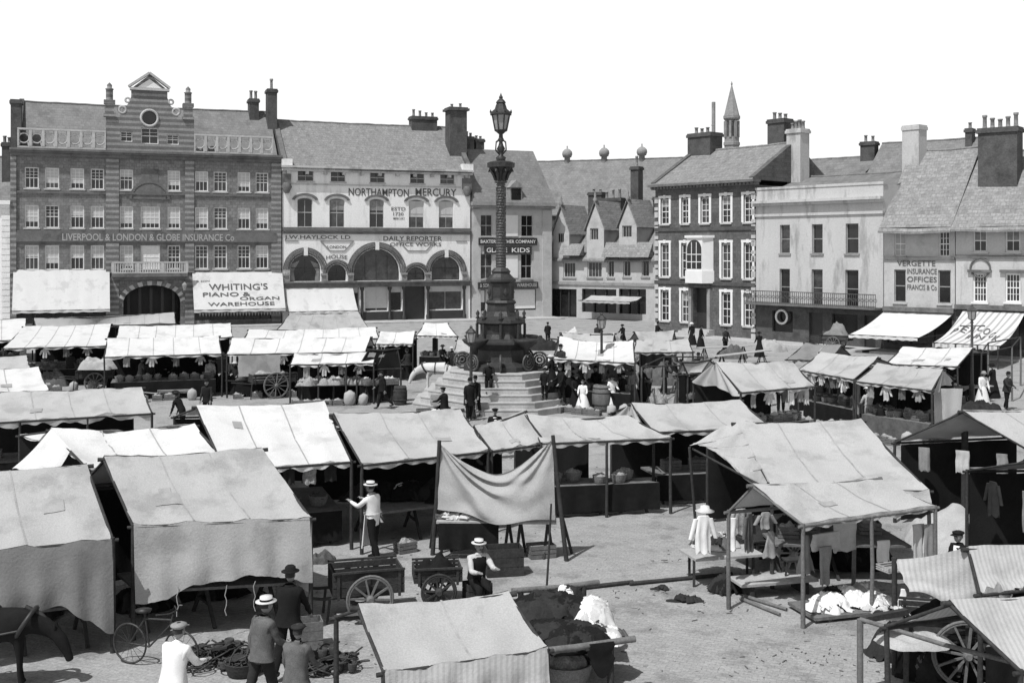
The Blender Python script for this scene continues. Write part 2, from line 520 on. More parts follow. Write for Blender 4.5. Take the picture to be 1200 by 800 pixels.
def banded_building():
    b = left_bld('office_building', 'long banded brick insurance office with shaped centre gable and balcony over an archway', 'building', 13, 329)
    rt, w = b.root, b.w
    cols = [(68, 107), (124, 163), (194, 232), (250, 287), (330, 367), (388, 441), (462, 497), (538, 574), (589, 626), (655, 690), (705, 740)]
    rows = []
    for ya, yb in ((320, 378), (424, 487), (535, 603)):
        _, _, z0, z1 = b.rect(Z1, 68, 107, ya, yb); rows.append((z0, z1))
    ztop = b.rect(Z1, 68, 107, 280, 300)[3]
    holes = []
    brnd = random.Random(3)
    for k, (z0, z1) in enumerate(rows):
        for i, (xa, xb) in enumerate(cols):
            if i == 5 and k == 0: continue
            ua, _, _, _ = b.rect(Z1, xa, xb, 0, 1); ub = b.rect(Z1, xa, xb, 0, 1)[1]
            bl = brnd.choice([0, 0, .35, .5, .75, 0, .45])
            bm_ = 'blind'
            if k == 1 and i in (4, 5, 6, 7): bl = .8
            if k == 2 and i == 5: bl, bm_ = 1., 'c_white'
            if k == 2 and i == 4: bl = .9
            holes.append(window(b, (ua, ub, z0, z1), bars=(4 if i == 5 else 3, 3, 1), blind=bl, bmat=bm_, fw=.09))
    # archway
    ar = b.rect(Z1, 340, 497, 645, 760); holes.append(hole_of(ar[0], ar[1], -.0 + .001, ar[3], .62, 20))
    # shop fronts under the blinds
    sh = []
    for xa, xb in ((46, 296), (538, 765)):
        r = b.rect(Z1, xa, xb, 0, 1); sh.append((r[0], r[1], .5, 4.2)); holes.append(hole_of(r[0], r[1], .5, 4.2))
    m = MB(); m.panel([(0, 0), (w, 0), (w, ztop), (0, ztop)], holes, 0, .3, back=False)
    shell(m, w, 11, ztop)
    m.build('wall', 'brick', rt)
    # banded piers
    p = MB()
    for xa, xb in ((22, 45), (292, 328), (510, 535), (748, 775)):
        r = b.rect(Z1, xa, xb, 0, 1)
        p.box(max(r[0], -.05), min(r[1], w + .05), -.16, -.003, 4.9, ztop - .3)
        p.box(max(r[0], -.05), min(r[1], w + .05), -.16, -.003, 0, 4.6)
    p.build_each('banded_pier', 'brick_band', rt)
    # mouldings
    s = MB()
    s.box(-.1, w + .1, -.45, .3, ztop, ztop + .18); s.box(-.1, w + .1, -.6, .3, ztop + .18, ztop + .38); s.box(-.05, w + .05, -.25, -.01, ztop - .28, ztop - .002)
    for z in (rows[0][0] - .32, rows[1][0] - .3, rows[2][1] + .22):
        s.box(-.02, w + .02, -.12, -.004, z - .1, z + .1)
    s.build_each('moulding', 'stone_dark', rt, 0.02)
    # lettered band
    zt = b.rect(Z1, 300, 330, 497, 524)
    f = MB(); f.box(.4, w - .4, -.2, -.005, zt[2] - .05, zt[3] - .1); fb = f.build('sign_band', 'stone_dark', rt)
    l0, l1 = b.rect(Z1, 172, 645, 0, 1)[:2]
    lettering(fb, 'LIVERPOOL & LONDON & GLOBE INSURANCE Co', l0, l1, zt[2] + .04, zt[3] - .2, -.22, 'letter_gold')
    # middle lunette over the tall window
    u = b.rect(Z1, 370, 455, 352, 408); c = (u[0] + u[1]) / 2
    lm = MB()
    for r_, y_ in ((1.75, .1), (1.4, .16)):
        outer = hole_of(c - r_, c + r_, u[2], u[2] + r_ * .95, 'fan', 18); inner = hole_of(c - r_ + .22, c + r_ - .22, u[2] + .02, u[2] + (r_ - .22) * .95, 'fan', 18)
        lm.panel(outer, [], -.06, -.004) if r_ < 1.5 else lm.panel(outer, [inner], -y_, -.004)
    lm.build('lunette', 'stone_dark', rt)
    pa = MB(); pa.box(c - .75, c + .75, -.04, -.004, rows[0][0] + .5, rows[0][1] + .1); pa.build('carved_panel', 'stone_dark', rt)
    # centre gable
    g0, g1 = b.rect(Z1, 292, 535, 0, 1)[:2]
    zc = ztop + .38
    zz = lambda py: b.z(Z1(412, 0)[0], Z1(0, py)[1]) 
    uu = lambda px: b.u(Z1(px, 0)[0])
    zs = zz(185)
    half = [(292, 262), (292, 185), (330, 185), (336, 165), (352, 150), (362, 128), (362, 106), (412, 66)]
    pts = [(uu(x), max(zz(y), zc)) for x, y in half]
    mid = uu(412)
    outl = [(g0, zc), (g1, zc)] + [(2 * mid - x, z) for x, z in pts[1:-1]] + [(mid, zz(66))] + pts[1:-1][::-1]
    outl[2] = (g1, outl[2][1]); outl[-1] = (g0, outl[-1][1])
    oc = [(mid + .62 * math.cos(i * PI / 12), zz(185) + .62 * math.sin(i * PI / 12)) for i in range(24)]
    gh = [oc]
    for xa, xb, ya, yb in ((332, 365, 224, 252), (389, 437, 212, 256), (460, 493, 228, 256)):
        r = (uu(xa), uu(xb), max(zz(yb), zc + .15), zz(ya))
        gh.append(window(b, r, bars=(2, 2, 1), fw=.08))
    g = MB(); g.panel(outl, gh, -.12, .35)
    go = g.build('gable', 'brick_band', rt)
    e = MB(); e.add([(x, .14, z) for x, z in oc], [tuple(range(24))]); e.build('round_pane', 'glass', go)
    e = MB(); e.torus((mid, -.14, zz(185)), (0, 1, 0), .72, .11); e.build('round_moulding', 'stone_pale', go)
    e = MB()
    x0, x1, zA = uu(362), uu(463), zz(106)
    e.box(x0 - .12, x1 + .12, -.36, .35, zA - .12, zA + .1)
    for sx in (-1, 1):
        e.bar((mid + sx * (x1 - x0 + .4) / 2, -.02, zA + .18), (mid, -.02, zz(64) + .1), .7, .2)
    e.build('pediment', 'stone_pale', go)
    e = MB()
    e.add([(x0 + .5, -.15, zA + .14), (x1 - .5, -.15, zA + .14), (mid, -.15, zz(78))], [(0, 1, 2)]); e.build('pediment_panel', 'paint', go)
    e = MB()
    for sx in (-1, 1):
        e.torus((mid + sx * 2.3, -.05, zz(165)), (0, 1, 0), .3, .12, 16); e.torus((mid + sx * 1.85, -.05, zz(138)), (0, 1, 0), .2, .09, 14)
    e.build_each('scroll', 'stone_pale', go, 0.02)
    for x in (302, 519):
        t = MB(); X = uu(x); zb = zz(185)
        t.box(X - .5, X + .5, -.3, .6, zb, zb + .25); t.box(X - .38, X + .38, -.2, .5, zb + .25, zz(150)); t.box(X - .48, X + .48, -.3, .6, zz(150), zz(140))
        t.lathe([(.3, 0), (.3, .9), (.38, 1.), (.2, 1.1), (.22, 1.35), (0, 1.6)], (X, .15, zz(140)), 10)
        t.build('pinnacle', 'brick_band', rt)
    # pierced parapets
    for xa, xb in ((48, 292), (535, 752)):
        q = MB(); a, c_ = uu(xa), uu(xb); a = max(a, .1)
        zb, zt_ = zc, zc + 1.75
        q.box(a, c_, -.15, .1, zb, zb + .18); q.box(a, c_, -.18, .13, zt_ - .16, zt_)
        n = 7
        for i in range(n + 1):
            x = a + (c_ - a) * i / n; q.box(max(a, x - .12), min(c_, x + .12), -.17, .12, zb + .18, zt_ - .16)
        for i in range(n):
            x = a + (c_ - a) * (i + .5) / n; h = (c_ - a) / n / 2 - .12
            q.torus((x, -.02, (zb + zt_) / 2), (0, 1, 0), .42, .07, 14, 5)
            for sx in (-1, 1):
                for sz in (-1, 1):
                    q.bar((x + sx * .3, -.02, (zb + zt_) / 2 + sz * .3), (x + sx * h, -.02, (zb + zt_) / 2 + sz * .68), .1)
        q.build('parapet', 'stone_pale', rt)
    ro = MB(); ro.gable(.4, w - .2, 1.2, 11, ztop + .5, ztop + 5.0, .2, .05, yr=6.)
    rf = ro.build('roof', 'slate', rt)
    st = MB(); st.add([(x, y, z) for x in (.35, .75) for y, z in ((.4, ztop), (11, ztop), (11, ztop + 1), (6, ztop + 5.4), (.4, ztop + 1.0))],
                      [(0, 1, 2, 3, 4), (9, 8, 7, 6, 5), (3, 4, 9, 8), (2, 3, 8, 7), (4, 0, 5, 9)]); st.build_each('end_gable', 'brick_old', rt, 0.02)
    chimney(rf, -.05, .8, .2, 1.6, ztop + .3, b.z(16, 116), pots=0)
    chimney(rf, w - 2.2, w - 1.3, 5, 6.4, ztop + 2, ztop + 6.3, 'brick_old', 2)
    chimney(rf, w - .6, w + .3, 4, 5.4, ztop + 1, ztop + 7.2, 'brick_old', 1, ph=1.2)
    # balcony
    r = b.rect(Z1, 308, 515, 580, 612); q = MB()
    q.box(r[0], r[1], -1.1, -.17, r[2] - .3, r[2]); q.box(r[0] + .1, r[1] - .1, -.8, -.17, r[2] - .55, r[2] - .3)
    bo = q.build('balcony', 'stone_dark', rt)
    q = MB(); q.box(r[0], r[1], -1.08, -.96, r[3] - .12, r[3]); q.box(r[0], r[1], -1.08, -.96, r[2] + .02, r[2] + .14)
    n = 30
    for i in range(n + 1):
        x = r[0] + .08 + (r[1] - r[0] - .16) * i / n; big = i % 10 == 0
        q.box(x - (.13 if big else .045), x + (.13 if big else .045), -1.07 if big else -1.05, -.97 if big else -.99, r[2] + .14, r[3] - .12)
    q.build('balustrade', 'stone_pale', bo)
    # arch stones, inner hall
    q = MB(); lp = hole_of(ar[0], ar[1], 0, ar[3], .62, 20); lo = hole_of(ar[0] - .4, ar[1] + .4, 0, ar[3] + .4, .62, 20)
    outer = lo[2:]; inn = lp[2:]
    for i in range(0, len(inn) - 1, 1):
        if i % 2 == 0 and i < len(outer) - 1:
            q.add([(outer[i][0], -.14, outer[i][1]), (outer[i + 1][0], -.14, outer[i + 1][1]), (inn[i + 1][0], -.14, inn[i + 1][1]), (inn[i][0], -.14, inn[i][1])] +
                  [(outer[i][0], -.004, outer[i][1]), (outer[i + 1][0], -.004, outer[i + 1][1]), (inn[i + 1][0], -.004, inn[i + 1][1]), (inn[i][0], -.004, inn[i][1])],
                  [(0, 1, 2, 3), (0, 1, 5, 4), (2, 3, 7, 6), (1, 2, 6, 5), (3, 0, 4, 7)])
    q.build('arch_stones', 'stone_pale', rt)
    q = MB(); q.box(ar[0] - .1, ar[1] + .1, 3.2, 3.3, 0, ar[3]); 
    for i in range(5):
        x = ar[0] + (ar[1] - ar[0]) * (i + .5) / 5; q.box(x - .12, x + .12, 1.6, 1.8, 0, ar[3] - .3)
    q.build('entrance_screen', 'paint_dark', rt)
    for (a, c_, z0, z1) in sh:
        q = MB(); q.box(a, c_, .22, .3, .5, 4.2); go = q.build('shop_window', 'glass', rt)
        q = MB()
        for i in range(6):
            x = a + (c_ - a) * i / 5; q.box(max(a, x - .08), min(c_, x + .08), .08, .215, .5, 4.2)
        q.build('mullions', 'paint_dark', go)
    r = b.rect(Z1, 37, 302, 602, 708); awning(b, r[0], r[1], r[3], r[2] - .1, 1.9, 'can_far', .12)
    r = b.rect(Z1, 530, 778, 609, 706)
    ao, fn = awning(b, r[0], r[1], r[3], r[2] - .1, 1.9, 'can_far', .12)
    t = MB()
    for s_, x0, x1, c0, c1 in (("WHITING'S", .17, .82, .30, .47), ('PIANO &', .1, .62, .53, .64), ('ORGAN', .5, .94, .66, .75), ('WAREHOUSE', .15, .88, .80, .90), ('& SON', .04, .18, .21, .25)):
        text(t, s_, lambda a, c, x0=x0, x1=x1, c0=c0, c1=c1: fn(x0 + (x1 - x0) * a, c1 + (c0 - c1) * c) + Vector((0, -.03, .025)))
    t.build('lettering', 'letter_dark', ao)
    q = MB(); n = 28; z = r[2] - .32
    for i in range(n):
        x = r[0] + .4 + (r[1] - r[0] - .5) * i / n; d = (r[1] - r[0]) / n
        q.add([(x, -1.7, z), (x + d * .9, -1.7, z), (x + d * .45, -1.7, z - .4)], [(0, 1, 2)])
    q.build('fringe', 'curtain', ao)
    # wall lamp beside the arch
    q = MB(); X = uu(507); q.bar((X, -.15, 3.6), (X, -.9, 3.9), .06); q.build('lamp_bracket', 'iron', rt)
    q = MB(); q.lathe([(.12, 0), (.24, .5), (.05, .75)], (X, -.9, 3.3), 6, smooth=False); q.build('wall_lamp', 'lampglass', rt)
    return b

def newspaper_building():
    b = left_bld('newspaper_office', 'white stuccoed newspaper office with round arched windows and painted wall lettering', 'building', 331, 551)
    rt, w = b.root, b.w
    uu = lambda px: b.u(Z2(px, 0)[0])
    ztop = b.rect(Z2, 340, 380, 282, 290)[3] - .3
    holes = []
    zA = b.rect(Z2, 345, 389, 290, 320); zB = b.rect(Z2, 343, 387, 369, 456)
    hoods = MB()
    for i, (xa, xb) in enumerate(((126, 174), (226, 270), (345, 389), (466, 509), (557, 600))):
        holes.append(window(b, (uu(xa), uu(xb), zA[2], zA[3]), bars=(2, 1, 1), frame='stone_pale', fw=.05))
    for i, (xa, xb) in enumerate(((125, 171), (222, 268), (343, 387), (462, 508), (553, 597))):
        a, c = uu(xa), uu(xb)
        holes.append(window(b, (a, c, zB[2], zB[3]), bars=(2, 1, 1), arch=.35, blind=.62 if i > 2 else (.4 if i else 0), frame='stone_pale', fw=.06, bmat='curtain' if i < 3 else 'blind'))
        o = hole_of(a - .55, c + .55, zB[3] - .35, zB[3] + .42, 'fan', 14); n = hole_of(a - .3, c + .3, zB[3] - .36, zB[3] + .2, 'fan', 14)
        hoods.add([], [])
        for k in range(2, len(o) - 1):
            if k < len(n) - 1:
                P = [o[k], o[k + 1], n[k + 1], n[k]]
                hoods.add([(p[0], -.14, p[1]) for p in P] + [(p[0], -.004, p[1]) for p in P], [(0, 1, 2, 3), (0, 1, 5, 4), (2, 3, 7, 6)])
    hoods.build_each('hood_mould', 'stone_dark', rt, 0.02)
    # ground arches
    zs = b.rect(Z2, 345, 389, 560, 616)[2]
    arches = ((103, 195, 537, True), (217, 273, 567, False), (295, 434, 520, False), (457, 512, 575, False), (531, 617, 543, False))
    ms = MB(); ks = MB()
    for i, (xa, xb, yt, cu) in enumerate(arches):
        a, c = uu(xa), uu(xb); z1 = b.z(Z2((xa + xb) / 2, 0)[0], Z2(0, yt)[1])
        if z1 - zs < (c - a) / 2 + .02: z1 = zs + (c - a) / 2 + .02
        holes.append(window(b, (a, c, zs, z1), bars=(4 if i == 2 else 2, 1, 1), arch='round', frame='paint_dark', fw=.07, curtain=cu, sill=None, rail=(i != 2), dep=.3))
        mx = (a + c) / 2; hr = (c - a) / 2
        for k, (d0, d1, yy) in enumerate(((.04, .17, -.14), (.28, .46, -.26), (.56, .66, -.12))):
            if xb - xa < 60 and k == 2: continue
            n = 22
            P = [(mx + (hr + d) * math.cos(PI * j / n), z1 - hr + (hr + d) * math.sin(PI * j / n)) for d in (d0, d1) for j in range(n + 1)]
            for j in range(n):
                q = [P[j], P[j + 1], P[n + 2 + j], P[n + 1 + j]]
                ms.add([(p[0], yy, p[1]) for p in q] + [(p[0], -.004, p[1]) for p in q], [(0, 1, 2, 3), (0, 1, 5, 4), (2, 3, 7, 6)])
        if xb - xa > 60: ks.box(mx - .18, mx + .18, -.3, -.165, z1 - .1, z1 + .65)
    ms.build_each('arch_moulding', 'stone_dark', rt, 0.05); ks.build_each('keystone', 'paint', rt, 0.02)
    # shop: pilasters, door, windows
    zf = zs - .1
    for px_ in (92, 205, 285, 447, 518, 630):
        q = MB(); X = uu(px_); q.box(X - .22, X + .22, -.2, -.004, zs - .25, zs + .55); q.box(X - .3, X + .3, -.3, -.004, zs + .55, zs + .75); q.build('impost', 'stone', rt)
    for px_ in (320, 403, 446, 519, 628):
        q = MB(); X = uu(px_); q.lathe([(.2, 0), (.22, .5), (.14, .6), (.12, zf - .9), (.2, zf - .7), (.22, zf - .52)], (X, -.16, 0), 10); q.build('shop_column', 'paint_dark', rt)
    q = MB(); q.box(uu(318), uu(446), -.06, -.004, .02, .96); q.box(uu(519), uu(630), -.06, -.004, .02, .96); q.build_each('stall_riser', 'paint_dark', rt)
    gf = []
    for xa, xb, ya, yb, kind in ((100, 312, 640, 745, 'w'), (330, 400, 645, 710, 'b'), (405, 442, 645, 712, 'w'), (450, 515, 632, 790, 'd'), (523, 624, 640, 712, 'w')):
        a, c = uu(xa), uu(xb); z0 = 0.02 if kind == 'd' else 1.0; z1 = zf - .5
        lp = hole_of(a, c, z0, z1); gf.append(lp)
        if kind == 'd':
            d = MB(); d.box(a, c, .6, .7, .02, z1); d.build('shop_door', 'paint_dark', rt)
        else:
            window(b, (a, c, z0, z1), bars=(2 if xb - xa > 60 else 1, 1, 1), rail=False, sill=None, frame='stone_pale', blind=.9 if kind == 'b' else .22, dep=.3)
    m = MB(); m.panel([(0, 0), (w, 0), (w, ztop), (0, ztop)], holes + gf, 0, .6, back=False); shell(m, w, 12, ztop)
    m.build('wall', 'stucco', rt)
    s = MB(); zc = b.rect(Z2, 340, 380, 459, 473)
    s.box(-.02, w + .02, -.2, -.003, zc[2] - .1, zc[2] + .12); s.box(-.02, w + .02, -.28, -.003, zc[2] + .2, zc[3] + .08)
    s.box(0, w, -.35, -.003, zf - .5, zf - .08); s.box(0, w, -.5, -.003, zf - .08, zf + .06)
    s.build_each('string_course', 'stone_dark', rt, 0.02)
    s = MB(); s.box(-.1, w + .1, -.5, .3, ztop, ztop + .3); s.box(-.15, w + .15, -.7, .3, ztop + .3, ztop + .5)
    zl = zA[2] - .2
    s.box(.6, w - 1., -.1, -.003, zl - .16, zl - .02)
    for i in range(11):
        x = .5 + (w - 1) * i / 10; s.box(x - .15, x + .15, -.45, -.004, ztop - .28, ztop)
    s.build('cornice', 'stucco_grey', rt)
    for x0, x1 in ((-.05, .75), (w - .85, w + .05)):
        q = MB(); q.box(x0, x1, -.35, -.003, ztop - 1.4, ztop - .3); q.lathe([(.2, -.5), (.5, .1), (.3, .5)], ((x0 + x1) / 2, -.3, ztop - 1.6), 8); q.build('corbel', 'stone_dark', rt)
        q = MB(); q.box(x0 - .1, x1 + .1, -.55, .2, ztop + .5, ztop + 1.1); q.build('corner_block', 'stucco', rt)
    # sunk panels between the arches
    q = MB(); zp = zc[2]
    for xa, xb in ((195, 295), (432, 540)):
        a, c = uu(xa), uu(xb)
        for P in (((a, zp - .75), (a + .9, zp - 1.7)), ((a + .9, zp - 1.7), (c - .9, zp - 1.7)), ((c - .9, zp - 1.7), (c, zp - .75)), ((a, zp - .75), (c, zp - .75))):
            q.bar((P[0][0], -.03, P[0][1]), (P[1][0], -.03, P[1][1]), .09)
    for xa, xb in ((87, 128), (605, 637)): q.bar((uu(xa), -.03, zp - .75), (uu(xb), -.03, zp - .75), .09)
    q.build_each('panel_moulding', 'stone', rt, 0.3)
    def L(s_, xa, xb, ya, yb, m='letter_dark', arc=0.):
        r = b.rect(Z2, xa, xb, ya, yb); lettering(rt, s_, r[0], r[1], r[2], r[3], -.03, m, arc=arc)
    bd = b.rect(Z2, 275, 610, 330, 372)
    L('NORTHAMPTON', 280, 462, 338, 361); L('MERCURY', 482, 606, 338, 361)
    L('J.W.HAYLOCK LD', 86, 285, 479, 494); L('LONDON', 216, 272, 510, 519); L('HOUSE', 212, 276, 541, 553, arc=.12)
    L('DAILY REPORTER', 385, 562, 482, 496); L('OFFICE WORKS', 405, 560, 501, 512)
    L('ESTD', 409, 452, 394, 405); L('1720', 415, 446, 410, 420)
    L('MERCURY', 415, 450, 425, 432)
    r = MB(); zr = b.z(Z2(300, 0)[0], Z2(0, 146)[1])
    zr = H + (HY - (90 + 148 / 2.58)) / F * (b.Y(w / 2) + 5.6)
    r.gable(0, w, -.2, 12, ztop + .45, zr, .3, .02, yr=5.6); rf = r.build('roof', 'tile', rt)
    q = MB()
    for x in (-.05, w - .4):
        k = (zr - ztop - .45) / 5.8
        q.add([(xx, y, z) for xx in (x, x + .45) for y, z in ((-.5, ztop + .5), (12, ztop), (5.6, zr + .35), (-.5, ztop + .75))], [(0, 1, 2, 3), (7, 6, 5, 4), (2, 3, 7, 6), (1, 2, 6, 5), (0, 3, 7, 4)])
    q.build_each('end_gable', 'stone_dark', rt, 0.02)
    chimney(rf, w - 1.6, w + .2, 1.6, 3.2, ztop, b.z(Z2(627, 0)[0], Z2(0, 92)[1]) + .2, 'brick_old', 2, ph=.5, flare=.22)
    chimney(rf, w - 4.6, w - 1.9, 5, 6.2, zr - 1, zr + 1.1, 'brick_old', 4, ph=.6)
    r_ = b.rect(Z2, 85, 290, 625, 706); awning(b, r_[0], r_[1], zf - .1, r_[2], 1.7, 'can_far', .35, skew=.2)
    return b

def leather_building():
    b = left_bld('leather_shop', 'narrow pale leather shop with mansard roof and dark name boards behind the column', 'building', 553, 647)
    rt, w = b.root, b.w
    uu = lambda px: b.u(Z3(px, 0)[0]); Zm = lambda y: b.z(Z3(140, 0)[0], Z3(0, y)[1])
    ztop = Zm(398); holes = []
    for xa, xb, ya, yb in ((60, 95, 418, 482), (183, 218, 418, 482), (58, 95, 535, 610), (182, 215, 535, 610)):
        holes.append(window(b, (uu(xa), uu(xb), Zm(yb), Zm(ya)), bars=(2, 1, 1), frame='stone_pale', fw=.06))
    q = MB()
    for ya, yb in ((418, 482), (540, 608)): q.box(uu(118), uu(172), -.05, -.003, Zm(yb), Zm(ya))
    q.build_each('blank_panel', 'paint', rt, 0.02)
    gfl = []
    for xa, xb, bl in ((48, 75, .6), (85, 150, 0), (160, 228, .95)):
        gfl.append(window(b, (uu(xa), uu(xb), .8, Zm(642)), bars=(1, 1, 1), rail=False, sill=None, blind=bl, frame='paint_dark', bmat='c_white'))
    m = MB(); m.panel([(0, 0), (w, 0), (w, ztop), (0, ztop)], holes + gfl, 0, .3, back=False); shell(m, w, 10, ztop); m.build('wall', 'stone_pale', rt)
    c = MB(); c.box(-.1, w + .1, -.7, .2, ztop, ztop + .25); c.box(-.2, w + .2, -.9, .2, ztop + .25, Zm(380)); c.build('cornice', 'stone', rt)
    zc = Zm(380)
    r = MB(); zt = b.z(600, 187) + 1.2; k = 3.0
    P = [(-.1, -.7, zc), (w + .1, -.7, zc), (w - .9, k, zt), (.5, k, zt), (-.1, 10, zc), (w + .1, 10, zc), (w - .9, 7, zt), (.5, 7, zt)]
    r.add(P, [(0, 1, 2, 3), (1, 5, 6, 2), (5, 4, 7, 6), (4, 0, 3, 7), (3, 2, 6, 7)]); rf = r.build('roof', 'slate', rt)
    d = MB(); x0, x1 = uu(143), uu(180); d.box(x0, x1, -.5, 3, Zm(376), Zm(335)); d.add([(x0 - .1, -.65, Zm(335)), (x1 + .1, -.65, Zm(335)), ((x0 + x1) / 2, -.65, Zm(312)), (x0 - .1, 3, Zm(335)), (x1 + .1, 3, Zm(335)), ((x0 + x1) / 2, 3, Zm(312))], [(0, 1, 2), (0, 2, 5, 3), (1, 2, 5, 4)])
    do = d.build('dormer', 'stone', rf)
    e = MB(); e.box(x0 + .15, x1 - .15, -.55, -.504, Zm(374), Zm(338)); e.build('dormer_pane', 'glass', do)
    chimney(rf, uu(47), uu(70), 3, 4.2, zc + 1, Zm(190) + .5, 'brick_old', 2, ph=.5); chimney(rf, uu(76), uu(101), 3, 4.2, zc + 1, Zm(190) + .3, 'brick_old', 2, ph=.3)
    s = MB(); s.box(uu(52), uu(229), -.2, -.06, Zm(509), Zm(487)); so = s.build('name_board', 'paint_dark', rt); lettering(so, 'BAXTER LEATHER COMPANY', uu(58), uu(224), Zm(503), Zm(493), -.215, 'letter_white')
    s = MB(); s.box(uu(70), uu(212), -.2, -.06, Zm(536), Zm(512)); so = s.build('name_board', 'paint_dark', rt); lettering(so, 'GLACE', uu(76), uu(138), Zm(531), Zm(517), -.215, 'letter_white'); lettering(so, 'KIDS', uu(152), uu(206), Zm(531), Zm(517), -.215, 'letter_white')
    s = MB(); s.box(uu(50), uu(230), -.4, -.06, Zm(640), Zm(620)); so = s.build('shop_fascia', 'paint_dark', rt); lettering(so, 'WAREHOUSE', uu(165), uu(226), Zm(635), Zm(624), -.415, 'letter_gold'); lettering(so, '& SON', uu(54), uu(84), Zm(635), Zm(624), -.415, 'letter_gold')
    s = MB(); s.box(.1, .9, -.12, -.003, 0, ztop - .1); s.box(w - 1.1, w - .1, -.12, -.003, 0, ztop - .1); s.build_each('pilaster', 'stone_pale', rt, 0.02)
    return b

def gabled_house():
    b = Bld('gabled_stone_house', 'old stone house with three steep gabled dormers and mullioned windows in the corner', 'house', (637, 116), (773, 108))
    rt, w = b.root, b.w
    uu = lambda px: b.u(Z3(px, 0)[0]); Zz = lambda x, y: b.z(Z3(x, 0)[0], Z3(0, y)[1])
    ztop = Zz(400, 548)
    holes = []
    def mull(xa, xb, ya, yb, n=3): holes.append(window(b, (uu(xa), uu(xb), Zz(xa, yb), Zz(xa, ya)), bars=(n, 1, 1), frame='stone_pale', fw=.12, rail=False, sill='stone'))
    mull(310, 347, 560, 607, 4); mull(383, 427, 558, 607, 4); mull(444, 464, 555, 607, 2); mull(491, 514, 555, 605, 2); mull(547, 570, 548, 605, 2); mull(254, 264, 560, 605, 1)
    gf = []
    for xa, xb in ((272, 350), (366, 470), (478, 560), (252, 266)):
        lp = hole_of(uu(xa), uu(xb), .02 if xa < 300 else .6, Zz(xa, 640)); gf.append(lp)
        g = MB(); g.box(uu(xa), uu(xb), .35, .4, .02 if xa < 300 else .6, Zz(xa, 640)); go = g.build('shop_window', 'glass', rt)
        g = MB()
        for i in range(4): x = uu(xa) + (uu(xb) - uu(xa)) * i / 3; g.box(x - .06, x + .06, .2, .345, .02 if xa < 300 else .6, Zz(xa, 640))
        g.build('mullions', 'wood_dark', go)
    m = MB(); m.panel([(0, 0), (w, 0), (w, ztop), (0, ztop)], holes + gf, 0, .4, back=False); shell(m, w, 9, ztop); m.build('wall', 'stone_pale', rt)
    r = MB(); r.gable(0, w, 0, 9, ztop, Zz(400, 425), .35, .1, yr=5); rf = r.build('roof', 'tile', rt)
    for xa, xb, yp, ye, ww in ((281, 329, 400, 470, (293, 313, 472, 502)), (382, 434, 388, 457, (392, 417, 458, 494)), (480, 533, 383, 448, (489, 518, 450, 486))):
        a, c = uu(xa), uu(xb); mx = (a + c) / 2; ze, zp = Zz(xa, ye), Zz(xa, yp)
        hs = []
        r_ = (uu(ww[0]), uu(ww[1]), Zz(ww[0], ww[3]), Zz(ww[0], ww[2]))
        d = MB(); d.panel([(a, ztop - .05), (c, ztop - .05), (c, ze), (mx, zp), (a, ze)], [hole_of(*r_)], -.08, .2)
        d.quad((a, .2, ztop), (a, 4, ztop), (a, 4, ze), (a, .2, ze)); d.quad((c, .2, ztop), (c, 4, ztop), (c, 4, ze), (c, .2, ze))
        do = d.build('gabled_dormer', 'stone_pale', rf)
        window(b, r_, bars=(3, 1, 1), frame='stone_pale', fw=.08, rail=False, sill=None, y0=-.08)
        q = MB()
        for sx, xx in ((-1, a), (1, c)):
            P = [(xx + sx * .25, -.3, ze - .35), (mx, -.3, zp + .3), (mx, 4.5, zp + .3), (xx + sx * .25, 4.5, ze - .35)]
            q.add(P + [(x, y, z + .13) for x, y, z in P], [(0, 1, 2, 3), (7, 6, 5, 4), (0, 1, 5, 4), (0, 3, 7, 4)])
        q.build('dormer_roof', 'tile_pale', do)
        f = MB(); f.lathe([(.16, 0), (.26, .25), (.09, .5), (.14, .7), (0, 1.15)], (mx, -.1, zp + .3), 8); f.build('finial', 'stone', do)
    # lean-to roof strip between the dormers and a jetty
    q = MB()
    for xa, xb, ya, yb in ((310, 372, 505, 540), (438, 580, 500, 545)):
        a, c = uu(xa), uu(xb); q.add([(a, -.9, Zz(xa, yb)), (c, -.9, Zz(xa, yb)), (c, .1, Zz(xa, ya)), (a, .1, Zz(xa, ya)), (a, .05, Zz(xa, yb)), (c, .05, Zz(xa, yb))], [(0, 1, 2, 3), (0, 1, 5, 4), (0, 3, 4), (1, 2, 5)])
    q.build_each('pent_roof', 'tile_pale', rt, 0.02)
    s = MB(); z = Zz(400, 625); s.box(0, w, -.15, -.003, z - .15, z + .15); s.build_each('string_course', 'stone', rt, 0.02)
    chimney(rf, uu(438), uu(462), 5, 6, ztop + 2, Zz(450, 280) + .6, 'brick_old', 1, ph=.9); chimney(rf, uu(522), uu(556), 4, 5.2, ztop + 1, Zz(540, 358), 'brick_old', 1, ph=1.6)
    chimney(rf, uu(340), uu(400), 5.5, 6.5, ztop + 2, Zz(370, 360), 'brick_old', 3, ph=.8); chimney(rf, uu(277), uu(318), 7, 8, ztop + 1, Zz(300, 340), 'brick_old', 2, ph=.3)
    q = Zz(440, 668); awning(b, uu(395), uu(548), q + .2, 1.9, 2.4, 'can_pale', .25)
    return b

